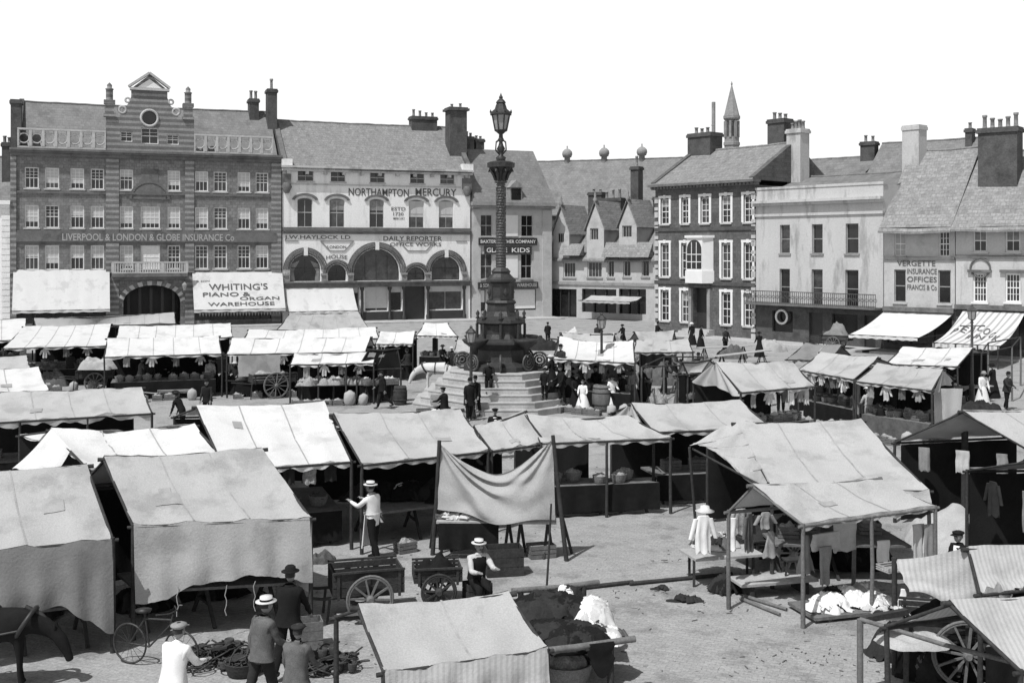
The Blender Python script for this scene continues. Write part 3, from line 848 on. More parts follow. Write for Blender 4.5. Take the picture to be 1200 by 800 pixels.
def hall_and_spire():
    b = Bld('market_hall', 'big slated hall roof with three round ridge ventilators rising behind the corner house', 'hall', (560, 140), (800, 132))
    uu = lambda px: b.u(px); rt, w = b.root, b.w
    zr = H + (292 - 189) / F * 142
    m = MB(); m.box(0, w, 0, 16, 0, 11.5); m.build('wall', 'brick_old', rt)
    r = MB(); r.gable(0, w, 0, 16, 11.5, zr, .3, .1, yr=6); rf = r.build('roof', 'slate', rt)
    for px in (648, 692, 737):
        v = MB(); x = uu(px) * 1.02; v.lathe([(.38, -.4), (.38, .5), (.55, .55), (.68, .9), (.64, 1.25), (.35, 1.55), (.1, 1.65), (.08, 2.)], (x, 6, zr), 10); v.build('ventilator', 'stone', rf)
    # turret
    Y = 128.; x = (857.5 - 600) / F * Y; k = Y / F
    t = thing('spire_turret', 'slender pale octagonal turret with spire rising behind the hotel roof', 'turret', (x, Y, 0))
    zb, z1, z2, zp = 14., H + (292 - 171) * k, H + (292 - 136) * k, H + (292 - 95) * k
    s = MB(); s.lathe([(.85, zb), (.85, z1), (.95, z1 + .05), (.95, z1 + .4), (.85, z1 + .45), (.85, z1 + 1.0)], (0, 0, 0), 8, smooth=False)
    for i in range(8):
        a = (i + .5) * PI / 4; s.obox((.78 * math.cos(a), .78 * math.sin(a), z1 + 1.9), (.12 * math.cos(a), .12 * math.sin(a), 0), (-.13 * math.sin(a), .13 * math.cos(a), 0), (0, 0, .95))
    s.lathe([(.6, z1 + 1), (.6, z2 - .4)], (0, 0, 0), 8, smooth=False)
    s.lathe([(.85, z2 - .5), (.98, z2 - .3), (.98, z2)], (0, 0, 0), 8, smooth=False); s.build('shaft', 'stone', t)
    s = MB(); s.lathe([(.45, z1 + 1.), (.45, z2 - .4)], (0, 0, 0), 8, smooth=False)
    for i in range(8):
        a = i * PI / 4 + PI / 8 + PI / 8; s.obox((.57 * math.cos(a), .57 * math.sin(a), z1 + 1.8), (.02 * math.cos(a), .02 * math.sin(a), 0), (-.16 * math.sin(a), .16 * math.cos(a), 0), (0, 0, .7))
    s.build('louvres', 'paint_dark', t)
    s = MB(); s.lathe([(.9, z2 + .003), (.06, zp - .5), (.12, zp - .35), (0, zp)], (0, 0, 0), 8, smooth=False); s.build('spire', 'stone', t)
    s = MB(); s.box(-3, 3, -3, 3, 0, zb); s.build('church_body', 'stone_dark', t)

RA, RB = (768, 93.), (1035, 76.8)
def right_line(px):
    x0, y0 = (768 - CX) / F * 93., 93.; k = (px - CX) / F
    t = (k * y0 - x0) / (.846 + k); return y0 - t

def hotel():
    b = Bld('brick_hotel', 'dark brick Georgian hotel with white framed windows and a bow over its door', 'hotel', (768, 93.), (885, right_line(885)))
    rt, w = b.root, b.w
    uu = lambda px: b.u(Z4(px, 0)[0]); Zz = lambda x, y: b.z(Z4(x, 0)[0], Z4(0, y)[1])
    ztop = Zz(75, 336); holes = []
    zr = [(Zz(93, 430), Zz(93, 362)), (Zz(93, 575), Zz(93, 485)), (Zz(93, 696), Zz(93, 614))]
    cols = [(81, 104), (138, 158), (191, 215), (249, 274), (310, 334)]
    for k, (z0, z1) in enumerate(zr):
        for i, (xa, xb) in enumerate(cols):
            if i == 2 and k > 0: continue
            holes.append(window(b, (uu(xa), uu(xb), z0, z1), bars=(2, 2, 2), surround='paint', fw=.07, sill='stone_pale', blind=.3 if (i + k) % 3 == 0 else 0, bmat='curtain'))
    d0, d1 = uu(170), uu(213); dl = hole_of(d0, d1, .6, zr[2][1] + .35); holes.append(dl)
    m = MB(); m.panel([(0, 0), (w, 0), (w, ztop), (0, ztop)], holes, 0, .5, back=False); shell(m, w, 10, ztop); m.build('wall', 'brick_pale', rt)
    q = MB(); q.box(d0, d1, .5, .55, .6, zr[2][1] + .35); do = q.build('door', 'paint_dark', rt)
    q = MB(); q.box(d0 - .3, d0 - .003, -.25, -.003, .6, zr[2][1] + .3); q.box(d1 + .003, d1 + .3, -.25, -.003, .6, zr[2][1] + .3); q.build('door_case', 'stone', do)
    q = MB()
    for i in range(4): q.box(d0 - .6 - .1 * i, d1 + .6 + .1 * i, -.7 - .32 * i, -.004 - (.0 if i == 0 else .7 + .32 * (i - 1)), 0, .6 - .15 * i)
    q.build('steps', 'step', rt)
    # bow
    b0, b1 = uu(157), uu(226); zb0, zb1 = Zz(190, 592), Zz(190, 468); c = (b0 + b1) / 2
    q = MB()
    def prism(z0, z1, g=0.): 
        P = [(b0 - g, -.003), (b1 + g, -.003), (b1 - .5 + g, -.8 - g), (b0 + .5 - g, -.8 - g)]
        q.add([(x, y, z0) for x, y in P] + [(x, y, z1) for x, y in P], [(0, 1, 2, 3), (7, 6, 5, 4), (0, 1, 5, 4), (1, 2, 6, 5), (2, 3, 7, 6), (3, 0, 4, 7)])
    prism(zb0, zb0 + 1.0, .08); prism(zb0 + 1.0, zb1); prism(zb1, zb1 + .2, .12)
    bo = q.build('bow_window', 'paint', rt)
    q = MB(); lp = hole_of(c - .75, c + .75, zb0 + 1.15, zb1 - .15, 'round'); vs, ts = cdt(lp); q.add([(p.x, -.82, p.y) for p in vs], ts)
    q.quad((b0 + .12, -.2, zb0 + 1.2), (b0 + .4, -.65, zb0 + 1.2), (b0 + .4, -.65, zb1 - .4), (b0 + .12, -.2, zb1 - .4)) 
    q.v = [p + Vector((-.02, -.01, 0)) if p.y > -.8 else p for p in q.v]
    q.build('pane', 'glass', bo)
    q = MB()
    for z in (zb0 + 1.7, zb0 + 2.3): q.box(c - .75, c + .75, -.85, -.822, z - .03, z + .03)
    for x in (-.25, .25): q.box(c + x - .03, c + x + .03, -.848, -.823, zb0 + 1.15, zb1 - .35)
    q.build('glazing_bars', 'paint', bo)
    s = MB()
    for z in (zr[0][0] - .45, zr[1][0] - .45): s.box(-.03, w + .03, -.1, -.003, z - .14, z + .14)
    s.box(-.03, w + .03, -.12, -.003, 0, .9) if False else None
    s.build_each('string_course', 'brick_old', rt, 0.02)
    q = MB()
    for x in (0, w):
        for i in range(int(ztop / .6)):
            q.box(x - (.05 if x == 0 else .35), x + (.35 if x == 0 else .05), -.06, -.003, i * .6 + .03, i * .6 + (.3 if i % 2 else .5))
    q.build_each('quoins', 'stone_pale', rt, 0.4)
    c_ = MB(); c_.box(-.15, w + .15, -.35, .3, ztop, ztop + .22); c_.box(-.3, w + .3, -.65, .3, ztop + .22, ztop + .42)
    for i in range(30): x = w * i / 29; c_.box(x - .1, x + .1, -.5, -.36, ztop + .04, ztop + .2)
    c_.build('cornice', 'stone_dark', rt)
    yr = 5.; zR = Zz(75, 336) + 3.4
    r = MB(); r.gable(0, w, -.3, 10, ztop + .42, zR, .3, .1, yr=yr); rf = r.build('roof', 'tile', rt)
    q = MB()
    for x in (-.15, w - .3): q.add([(xx, y, z) for xx in (x, x + .45) for y, z in ((-.3, ztop + .4), (10, ztop + .3), (yr, zR + .3), (-.4, ztop + .6))], [(0, 1, 2, 3), (7, 6, 5, 4), (2, 3, 7, 6), (1, 2, 6, 5), (0, 3, 7, 4)])
    q.build_each('end_gable', 'brick_pale', rt, 0.02)
    chimney(rf, -.1, 2.4, 4.2, 5.8, zR - 1.5, zR + 1.6, 'brick_old', 4, ph=.6)
    q = MB(); q.tube([(2.1, 5, zR + 1.6), (2.1, 5, zR + 4.2)], .16, 8); q.build('flue_pipe', 'stone', rf)
    yc = at_px(b, w + .3, 934); chimney(rf, w - .3, w + 1., yc - .6, yc + .6, ztop - 1, z_at(b, w, yc, 152), 'stucco_grey', 4, ph=.6, flare=.1)
    chimney(rf, w - 2.6, w - 1., 5, 6.2, ztop + 2, zR + 2.2, 'brick_old', 3, ph=.5)
    return b

def white_building():
    b = Bld('white_shop_building', 'plain pale rendered building with tall parapet and an iron balcony above its shop', 'building', (886, right_line(886)), (1035, 76.8))
    rt, w = b.root, b.w
    uu = lambda px: b.u(px); Zz = lambda px, py: b.z(px, py)
    zp = Zz(886, 223); holes = []
    zu = (Zz(920, 297), Zz(920, 263.5)); zl = (Zz(920, 352), Zz(920, 315))
    for xa, xb in ((914, 925.6), (951.5, 964), (991, 1006)):
        holes.append(window(b, (uu(xa), uu(xb), zu[0], zu[1]), bars=(1, 1, 1), fw=.06, frame='stone', sill='stone', dep=.22))
        holes.append(window(b, (uu(xa - .5), uu(xb), zl[0] - .35, zl[1]), bars=(1, 1, 1), fw=.06, frame='stone', sill=None, dep=.22))
    zf = Zz(886, 356); gf = []
    for xa, xb, dr in ((905, 929, 0), (948, 964, 1), (975, 1005, 0), (1013, 1026, 1)):
        lp = hole_of(uu(xa), uu(xb), .05 if dr else .8, zf - .45); gf.append(lp)
        q = MB(); q.box(uu(xa), uu(xb), .2, .25, lp[0][1], zf - .45); q.build('shop_door' if dr else 'shop_window', 'paint_dark' if dr else 'glass', rt)
    m = MB(); m.panel([(0, zf), (w, zf), (w, zp), (0, zp)], holes, 0, .4, back=False); shell(m, w, 10, zp); m.build('wall', 'stucco_grey', rt)
    m = MB(); m.panel([(0, 0), (w, 0), (w, zf), (0, zf)], gf, 0, .4, back=False); m.build('shop_front', 'brick_old', rt)
    s = MB(); c0 = Zz(886, 252)
    s.box(-.02, w + .02, -.12, -.003, c0 - .15, c0 + .05); s.box(-.05, w + .05, -.3, -.003, c0 + .65, c0 + .85); s.box(-.08, w + .08, -.5, -.003, c0 + .85, c0 + 1.05); s.box(-.05, w + .05, -.06, .4, zp, zp + .18)
    s.build('cornice', 'stucco_grey', rt)
    y0, y1 = Zz(886, 356), Zz(886, 339.5)
    q = MB(); q.box(-.4, w, -1.0, -.003, y0, y0 + .14); bo = q.build('balcony', 'stone_dark', rt)
    q = MB(); q.box(-.4, w, -.98, -.92, y1 - .06, y1); q.box(-.4, w, -.98, -.92, y0 + .2, y0 + .25)
    n = 66
    for i in range(n + 1):
        x = -.38 + (w + .36) * i / n; q.box(x - .014, x + .014, -.965, -.935, y0 + .14, y1 - .06)
        if i % 2 == 0: q.torus((x, -.95, (y0 + y1) / 2 + .1), (0, 1, 0), .12, .02, 8, 4)
    q.build('railing', 'iron_grey', bo)
    q = MB(); q.torus((uu(917), -.12, Zz(917, 371)), (0, 1, 0), .5, .09, 20); q.build('hoop_sign', 'paint', rt)
    r = MB(); r.gable(0, w, 1, 10, zp - .4, zp + 1.1, .0, -.1, yr=6); rf = r.build('roof', 'slate', rt)
    yc = at_px(b, w - .2, 1072); chimney(rf, w - .9, w + .4, yc - .55, yc + .55, zp - 3, z_at(b, w, yc, 147), 'stucco_grey', 0, flare=.06)
    # roofs of the yard behind
    t = Bld('rear_house', 'slated house with low chimneys standing behind the pale rendered building', 'house', (900, 104), (1150, 92))
    z0, z1 = H + (292 - 205) / F * 100, H + (292 - 172) / F * 102
    q = MB(); q.box(0, t.w, 0, 8, 0, z0); q.build('wall', 'brick_old', t.root)
    q = MB(); q.gable(0, t.w * .47, 0, 8, z0 - .3, z1 - 1., .2); q.gable(t.w * .47 + .4, t.w, 0, 8, z0 - .3, z1 + .1, .2, ohx=.05); rf = q.build('roof', 'slate', t.root)
    chimney(rf, t.u(993), t.u(1010), 3, 4, z1 - 2, z1 + .4, 'brick_old', 2, ph=.5); chimney(rf, t.u(1118), t.u(1126), 3, 4, z1 - 1, z1 + 1.0, 'brick_old', 1, ph=.7)
    chimney(rf, t.u(906), t.u(912), 4, 5, z1 - 2, z1 + 1.2, 'brick_old', 2, ph=.5)
    return b

def tiled_houses():
    A0 = (1036, 76.6); yb = lambda px: (lambda k, x0, y0: y0 - (k * y0 - x0) / (1.19 + k))((px - CX) / F, (1036 - CX) / F * 76.6, 76.6)
    for (pa, pb, name, label) in ((1036, 1119, 'tiled_house', 'pale house under a big tiled roof with an insurance sign painted between windows'),
                                  (1120, 1262, 'tiled_house', 'tiled house with white sash windows and dark ridge chimney above the lettered blind')):
        b = Bld(name, label, 'house', (pa, yb(pa)), (pb, yb(pb)))
        rt, w = b.root, b.w; uu = lambda px: b.u(Z5(px, 0)[0]); Zz = lambda x, y: b.z(Z5(x, 0)[0], Z5(0, y)[1])
        ztop = b.z(1100, 257) if pa == 1036 else b.z(1130, 256.5)
        holes = []
        zf = Zz(300, 590) if pa == 1036 else Zz(520, 585)
        if pa == 1036:
            holes.append(window(b, (uu(255), uu(285), Zz(270, 447), Zz(270, 380)), blind=1., bmat='can_pale', sill='stone', fw=.05))
            holes.append(window(b, (uu(377), uu(407), Zz(390, 448), Zz(390, 380)), bars=(3, 2, 2), fw=.07))
            for xa, xb in ((254, 286), (375, 410)): holes.append(window(b, (uu(xa), uu(xb), Zz(390, 578), Zz(390, 486)), bars=(1, 1, 1), frame='stone', fw=.07, sill='stone_pale'))
        else:
            for xa, xb in ((471, 510), (560, 602), (655, 695)):
                holes.append(window(b, (uu(xa), uu(xb), Zz(xa, 436), Zz(xa, 374)), bars=(2, 1, 1), fw=.1, blind=.5, bmat='curtain'))
                holes.append(window(b, (uu(xa), uu(xb), Zz(xa, 574), Zz(xa, 495)), bars=(4, 2, 2), fw=.1, sill='paint'))
        gf = []
        for i in range(3 if pa == 1036 else 4):
            n = 3 if pa == 1036 else 4; a = w * (i + .12) / n; c = w * (i + .88) / n
            lp = hole_of(a, c, .6, zf - .6); gf.append(lp); q = MB(); q.box(a, c, .2, .24, .6, zf - .6); q.build('shop_window', 'glass', rt)
        m = MB(); m.panel([(0, zf), (w, zf), (w, ztop), (0, ztop)], holes, 0, .4, back=False); shell(m, w, 11, ztop); m.build('wall', 'stone_pale' if pa == 1036 else 'stucco_grey', rt)
        m = MB(); m.panel([(0, 0), (w, 0), (w, zf), (0, zf)], gf, 0, .4, back=False); m.build('shop_front', 'brick_old', rt)
        s = MB(); z = Zz(390, 455) if pa == 1036 else Zz(520, 450); s.box(-.0, w, -.12, -.003, z - .08, z + .12); s.box(0, w, -.3, -.003, zf - .25, zf + .05); s.build_each('string_course', 'stone_dark', rt, 0.02)
        if pa == 1120:
            s = MB()
            for xa, xb in ((471, 510), (560, 602)): s.box(uu(xa) - .3, uu(xb) + .3, -.2, -.003, Zz(xa, 492), Zz(xa, 485))
            s.build_each('hood_mould', 'stone_dark', rt, 0.02)
        yr = 5.2; zR = Zz(390, 162) + .3 * 9; zR = H + (HY - (110 + 160 / 2.354)) / F * (b.Y(w / 2) + 4.6)
        q = MB(); q.gable(0, w, -.1, 11, ztop, zR, .95, .0 if pa == 1120 else .03, yr=yr); rf = q.build('roof', 'tile_pale', rt)
        q = MB(); q.box(0, w, -.82, -.7, ztop - .66, ztop - .52); q.build('gutter', 'iron', rf)
        if pa == 1036:
            for i, t in enumerate(('VERGETTE', 'INSURANCE', 'OFFICES', 'FRANCIS & Co')):
                ya = 460 + i * 22
                lettering(rt, t, uu(290 if i else 262), uu(372 if i else 368), Zz(330, ya + 15), Zz(330, ya), -.03)
            r = (uu(165) if False else .1, w - .2); awning(b, .05, w - .1, zf - .3, 1.25, 3.2, 'can_white', .3, skew=-1.2)
        else:
            q = MB(); c = (uu(492)); 
            q.torus((c, -.06, Zz(492, 480)), (0, 1, 0), .62, .06, 22, 5); q.build('wall_hoop', 'stone_dark', rt)
            uc = min((abs(CX + F * b.pt(i * .05, 2.9, 0).x / b.pt(i * .05, 2.9, 0).y - 1172), i * .05) for i in range(-60, 120))[1]; chimney(rf, uc - 1.25, uc + 1.25, 2.3, 3.6, ztop + 1, z_at(b, uc, 2.9, 150), 'brick_old', 5, ph=.8, flare=.12)
            ao, fn = awning(b, .5, uu(588) + .6, zf - .35, 1.35, 7.4, 'awn_stripe', .55, skew=.6, flap=.25)
            t = MB()
            for i, ch in enumerate('PEACOCK'):
                x0 = .08 + i * .12; cc = .52 - .26 * math.sin(PI * (i + .5) / 7) + (i * .03)
                text(t, ch, lambda a, c, x0=x0, cc=cc: fn(x0 + .085 * a, cc + .17 * (1 - c)) + Vector((0, -.01, .03)))
            text(t, 'INN', lambda a, c: fn(.38 + .26 * a, .62 + .14 * (1 - c)) + Vector((0, -.01, .03)))
            t.build('lettering', 'letter_dark', ao)
            p = MB()
            for a in (.02, .35, .68, .98):
                q = fn(a, 1.); p.tube([q, (q.x, q.y, 0)], .045, 6)
            p.build('awning_poles', 'wood_dark', ao)

def edge_house():
    b = Bld('white_rusticated_house', 'white rusticated house front cut off by the left edge beside the brick office', 'house', (-90, on_left_line(-90)), (12, on_left_line(12)))
    rt, w = b.root, b.w; holes = []
    zt = b.z(6, 235)
    for a in (w - 3.6, w - 7): holes.append(window(b, (a, a + 1.1, zt - 3.6, zt - 1.4), bars=(2, 1, 1)))
    q = MB(); q.panel([(0, 0), (w, 0), (w, zt), (0, zt)], holes, 0, .3, back=False); shell(q, w, 10, zt); q.build('wall', 'stucco', rt)
    q = MB()
    for i in range(int(zt / .5)): q.box(w - .7, w - .02, -.07, -.003, i * .5 + .03, i * .5 + .46)
    q.box(0, w, -.35, -.003, zt - .35, zt); q.build('rustication', 'stucco', rt)
    q = MB(); q.gable(0, w, 0, 10, zt, zt + 4, .3); rf = q.build('roof', 'slate', rt)
    chimney(rf, w - .8, w - .05, 2, 3.6, zt, zt + 5.2, 'brick_old', 2)

# ---------------------------------------------------------------- people and animals
def skin_mesh(joints, edges, root=0, level=1):
    """one continuous surface grown round a skeleton: joints = (x, y, z, rx, ry)"""
    me = bpy.data.meshes.new('body')
    me.from_pydata([j[:3] for j in joints], edges, [])
    o = bpy.data.objects.new('body', me); COL.objects.link(o)
    md = o.modifiers.new('s', 'SKIN'); md.use_smooth_shade = True
    o.modifiers.new('u', 'SUBSURF').levels = level
    sv = me.skin_vertices[0].data
    for i, j in enumerate(joints):
        sv[i].radius = (j[3], j[4]); sv[i].use_root = (i == root)
    dg = bpy.context.evaluated_depsgraph_get()
    m2 = bpy.data.meshes.new_from_object(o.evaluated_get(dg))
    vs = [v.co.copy() for v in m2.vertices]; fs = [tuple(p.vertices) for p in m2.polygons]
    bpy.data.objects.remove(o); bpy.data.meshes.remove(me); bpy.data.meshes.remove(m2)
    return vs, fs
def segdist(p, a, b):
    ab = b - a; t = max(0, min(1, (p - a).dot(ab) / max(ab.length_squared, 1e-9)))
    return (p - a - ab * t).length

def person(label, loc, face=0., h=1.72, top='c_dark', legs='c_black', hat='cap', hatm='c_black', arms=((10, 8, 15), (10, 8, 15)),
           stride=8., lean=4., coat=None, skirt=None, apron=None, sit=None, group=None, hair=True, detail=False, shoes='leather', turn=0.,
           look=0., name='person', vest=None, front=None):
    """faces +y before turning by `face` degrees; arms = (swing, out, elbow) right then left"""
    k = h / 1.76
    ln = R(lean)
    V = Vector
    hipz = .93 if sit is None else sit + .08
    def leg(side, sw, kn):
        hx = .095 * side
        hp = V((hx, 0, hipz - .02))
        sw, kn = R(sw), R(kn)
        kp = hp + V((.02 * side, math.sin(sw), -math.cos(sw))) * .43
        ap = kp + V((0, math.sin(sw - kn), -math.cos(sw - kn))) * .41
        return hp, kp, ap
    if sit is None: L = [leg(1, stride, 4 + stride * .3), leg(-1, -stride, 6 + stride * .9)]
    else: L = [leg(1, 82, 84), leg(-1, 78, 92)]
    if sit is None:
        dz = .085 - min(l[2].z for l in L)
        hipz += dz; L = [tuple(p + V((0, 0, dz)) for p in l) for l in L]
    up = V((0, math.sin(ln), math.cos(ln)))
    P0 = V((0, 0, hipz)); sp = P0 + up * .2; ch = P0 + up * .4; nb = P0 + up * .535
    nk = nb + V((0, .015, .06)); 
    hd = nk + V((0, .03 + math.sin(R(look)) * .06, .12)); 
    j = []; e = []
    def J(p, rx, ry=None): j.append((p.x, p.y, p.z, rx, ry or rx)); return len(j) - 1
    a0 = J(P0, .17, .13); a1 = J(sp, .155, .125); a2 = J(ch, .18, .13); a3 = J(nb, .085, .07); a4 = J(nk, .055, .058)
    e += [(a0, a1), (a1, a2), (a2, a3), (a3, a4)]
    bones = [('t', P0, sp), ('t', sp, ch), ('t', ch, nb)]
    for hp, kp, ap in L:
        b0 = J(hp, .11, .12); b1 = J(hp.lerp(kp, .5), .102, .105); b2 = J(kp, .084); b3 = J(kp.lerp(ap, .35), .08, .082); b4 = J(ap, .062); b5 = J(ap + V((0, .1, -.045)), .05, .042); b6 = J(ap + V((0, .19, -.055)), .032, .025)
        e += [(a0, b0), (b0, b1), (b1, b2), (b2, b3), (b3, b4), (b4, b5), (b5, b6)]
        bones += [('l', hp, kp), ('l', kp, ap), ('s', ap, ap + V((0, .19, -.055)))]
    hands = []
    for side, (sw, ou, el) in zip((1, -1), arms):
        sh = ch + up * .075 + V((.185 * side, 0, 0))
        sw, ou, el = R(sw), R(ou), R(el)
        d1 = V((math.sin(ou) * side, math.sin(sw) * math.cos(ou), -math.cos(sw) * math.cos(ou)))
        d2 = V((math.sin(ou) * side * .4 - .18 * side * min(1, el), math.sin(sw + el), -math.cos(sw + el))).normalized()
        elb = sh + d1 * .29; wr = elb + d2 * .25; hn = wr + d2 * .09
        c0 = J(sh, .08); c1 = J(sh.lerp(elb, .5), .067); c2 = J(elb, .057); c3 = J(elb.lerp(wr, .4), .055); c4 = J(wr, .036, .032); c5 = J(hn, .042, .026)
        e += [(a2, c0), (c0, c1), (c1, c2), (c2, c3), (c3, c4), (c4, c5)]
        bones += [('a', sh, elb), ('a', elb, wr), ('h', wr, hn)]
        hands.append((wr, hn, d2, side))
    vs, fs = skin_mesh(j, e, 0, 1)
    bones += [('h', nb + up * .03, nk)]
    mi = []
    idx = {'t': 0, 'a': 0, 'l': 1, 's': 2, 'h': 3}
    for f in fs:
        c = sum((vs[i] for i in f), V((0, 0, 0))) / len(f)
        mi.append(idx[min((segdist(c, a, b) - (.05 if t == 't' else 0), t) for t, a, b in bones)[1]])
    sk = {i for f, m_ in zip(fs, mi) if m_ == 3 for i in f}
    sd_ = loc[0] * 3.1 + loc[1]
    def crease(p, amp=.011):           # creases in worn cloth
        q = V((p.x, p.y, 0)); q = q.normalized() if q.length > .02 else q
        return p + q * amp * (nv(p.x * 9 + sd_, p.y * 9, p.z * 11) * 1.4 + .6 * math.sin(p.z * 46 + 5 * nv(p.x * 5, p.y * 5, sd_)))
    mb = MB()
    mb.v = [(p if i in sk else crease(p)) * k for i, p in enumerate(vs)]; mb.f = [list(f) for f in fs]; mb.sm = [True] * len(fs); mb.mi = mi
    # head: skull, jaw, nose, ears
    mb.cur = 3
    def head(u, v):
        th = 2 * PI * u; ph = PI * (v - .5)
        x, y, z = math.cos(ph) * math.sin(th), math.cos(ph) * math.cos(th), math.sin(ph)
        w = 1. - .22 * max(0, -z) ** 1.2; 
        p = V((x * .076 * w, y * .098 * (1 - .1 * max(0, -z)) + (.012 if z < -.2 and y > .2 else 0), z * .122))
        if y > .75 and abs(x) < .35:
            p.y += .022 * math.exp(-((z + .12) / .16) ** 2) * math.exp(-(x / .16) ** 2)       # nose
            p.y -= .008 * math.exp(-((z - .12) / .1) ** 2) * math.exp(-((abs(x) - .3) / .15) ** 2)
            p.y += .006 * math.exp(-((z + .5) / .08) ** 2)
        return (hd + p) * k
    mb.grid(head, 20 if detail else 14, 14 if detail else 10)
    for s_ in (-1, 1): mb.lathe([(.0, -.03), (.022, -.01), (.02, .02), (0, .034)], (hd + V((s_ * .078, -.008, -.005))) * k, 6, sx=.5)
    mb.cur = 4
    for s_ in (-1, 1): mb.obox((hd + V((s_ * .03, .089, .012))) * k, (.014 * k, 0, 0), (0, .004 * k, 0), (0, 0, .007 * k))
    mb.obox((hd + V((0, .09, -.062))) * k, (.02 * k, 0, 0), (0, .004 * k, 0), (0, 0, .004 * k))
    mb.cur = 3
    for wr, hn, d, side in hands:         # fingers and thumb
        sd = V((side, 0, 0)); sd = (sd - d * sd.dot(d)).normalized(); nrm = d.cross(sd)
        curl = nrm if nrm.y < 0 else -nrm
        for i, ln_ in enumerate((.062, .07, .066, .052)):
            o = hn + sd * (.027 - .018 * i) * -1
            mb.tube([p * k for p in (o - d * .02, o + d * ln_ * .5, o + d * ln_ * .85 - curl * ln_ * .35)], [.0095 * k, .009 * k, .007 * k], 5)
        o = wr + d * .03 - sd * .03
        mb.tube([p * k for p in (o, o - sd * .025 + d * .03, o - sd * .022 + d * .06)], [.012 * k, .01 * k, .008 * k], 5)
    t = thing(name, label, 'person', loc, R(face), group)
    mb.build('body', None, t, mats=[top, legs, shoes, 'skin', 'hair'])
    if not skirt and h > 1.64:
        q = MB(); q.tube([(hd + V((x, .1 - abs(x) * .35, -.047 - abs(x) * .25))) * k for x in (-.038, -.018, 0, .018, .038)], [.005 * k, .012 * k, .012 * k, .012 * k, .005 * k], 6); q.build('moustache', 'hair', t)
    def ring(c, rx, ry, n=24, ax=up, wob=0., ph=0.):
        f = V((0, ax.z, -ax.y))
        return [(c + V((rx * math.cos(2 * PI * i / n), 0, 0)) + f * (ry * math.sin(2 * PI * i / n)) * (1 + wob * math.sin(7 * 2 * PI * i / n + ph))) * k for i in range(n)]
    if coat:
        q = MB(); low = .28 if coat[1] == 'long' else .08
        q.loft([ring(P0 - V((0, 0, low)), .235, .195, wob=.04), ring(P0, .215, .172), ring(sp, .188, .152), ring(ch, .215, .16), ring(ch + up * .1, .19, .13), ring(nb, .09, .082)], cap=False)
        q.v = [crease(p / k, .016) * k for p in q.v]; jk = q.build('jacket', coat[0], t)
        q = MB(); q.loft([ring(nb - up * .005, .092, .085), ring(nb + up * .035, .075, .072)], cap=False); q.build('collar', coat[0] if top != 'c_white' else 'c_white', jk)
    elif vest:
        q = MB(); q.loft([ring(P0 + up * .02, .195, .155), ring(sp, .178, .146), ring(ch - up * .02, .198, .15), ring(ch + up * .09, .175, .128), ring(nb - up * .01, .1, .09)], cap=False); q.build('waistcoat', vest, t)
    if front:
        q = MB(); c0 = ch - up * .06
        q.grid(lambda u, v: (lerp(c0, nb, v) + V(((u - .5) * (.05 + .1 * v), (.168 if coat else .14) - .075 * v ** 2 - .25 * (u - .5) ** 2 * .1, 0))) * k, 4, 4); q.build('shirt_front', front, t)
    if skirt:
        q = MB(); zb = skirt[1]
        wv = P0 + up * .1
        if sit is None:
            rs = []
            for i in range(7):
                f = i / 6; c = wv.lerp(V((0, .0, zb)), f); r0 = .135 + (.2 + .06) * (f ** .8)
                rs.append(ring(c, r0, r0 * .9, 28, V((0, 0, 1)), .05 * f, i * .2))
            q.loft(rs, cap=False)
        else:
            kc = (L[0][1] + L[1][1]) / 2; fc = V((0, kc.y + .05, zb))
            rs = [ring(wv, .15, .12, 28), ring(P0 + V((0, .1, .03)), .21, .17, 28), ring(kc + V((0, -.1, .04)), .23, .12, 28, V((0, .6, -.8))), ring(kc + V((0, .06, -.04)), .23, .13, 28, V((0, 0, 1))), ring(fc, .27, .2, 28, V((0, 0, 1)), .05)]
            q.loft(rs, cap=False)
        q.build('skirt', skirt[0], t)
    if apron:
        q = MB(); zb = apron[1]; rr = .03 if not skirt else .0
        def fn(u, v):
            a = (u - .5) * 2.3; f = v
            rx = (.19 + rr + (.16 if skirt else .06) * f) ; ry = (.155 + rr + (.17 if skirt else .07) * f)
            c = (P0 + up * .12).lerp(V((0, .02, zb)), f)
            return (c + V((rx * math.sin(a), ry * math.cos(a) + .012 * math.sin(u * 24) * f, 0))) * k
        q.grid(fn, 16, 8); ap = q.build('apron', apron[0], t)
        q = MB(); q.loft([ring(P0 + up * .12, .198, .16), ring(P0 + up * .15, .195, .158)], cap=False); q.build('apron_string', apron[0], ap)
    if hair:
        q = MB()
        def hr(u, v):
            th = 2 * PI * u; ph = PI / 2 * (v * 1.0) + (-.25 if abs(th - PI) < 1.6 else .28) * (1 - v)
            return (hd + V((math.cos(ph) * math.sin(th) * .083, math.cos(ph) * math.cos(th) * .104 - .008, math.sin(ph) * .128 + .004))) * k
        q.grid(hr, 18, 6)
        if skirt: q.lathe([(0, -.05), (.045, -.02), (.05, .02), (0, .05)], (hd + V((0, -.105, .02))) * k, 8)
        q.build('hair', 'hair', t)
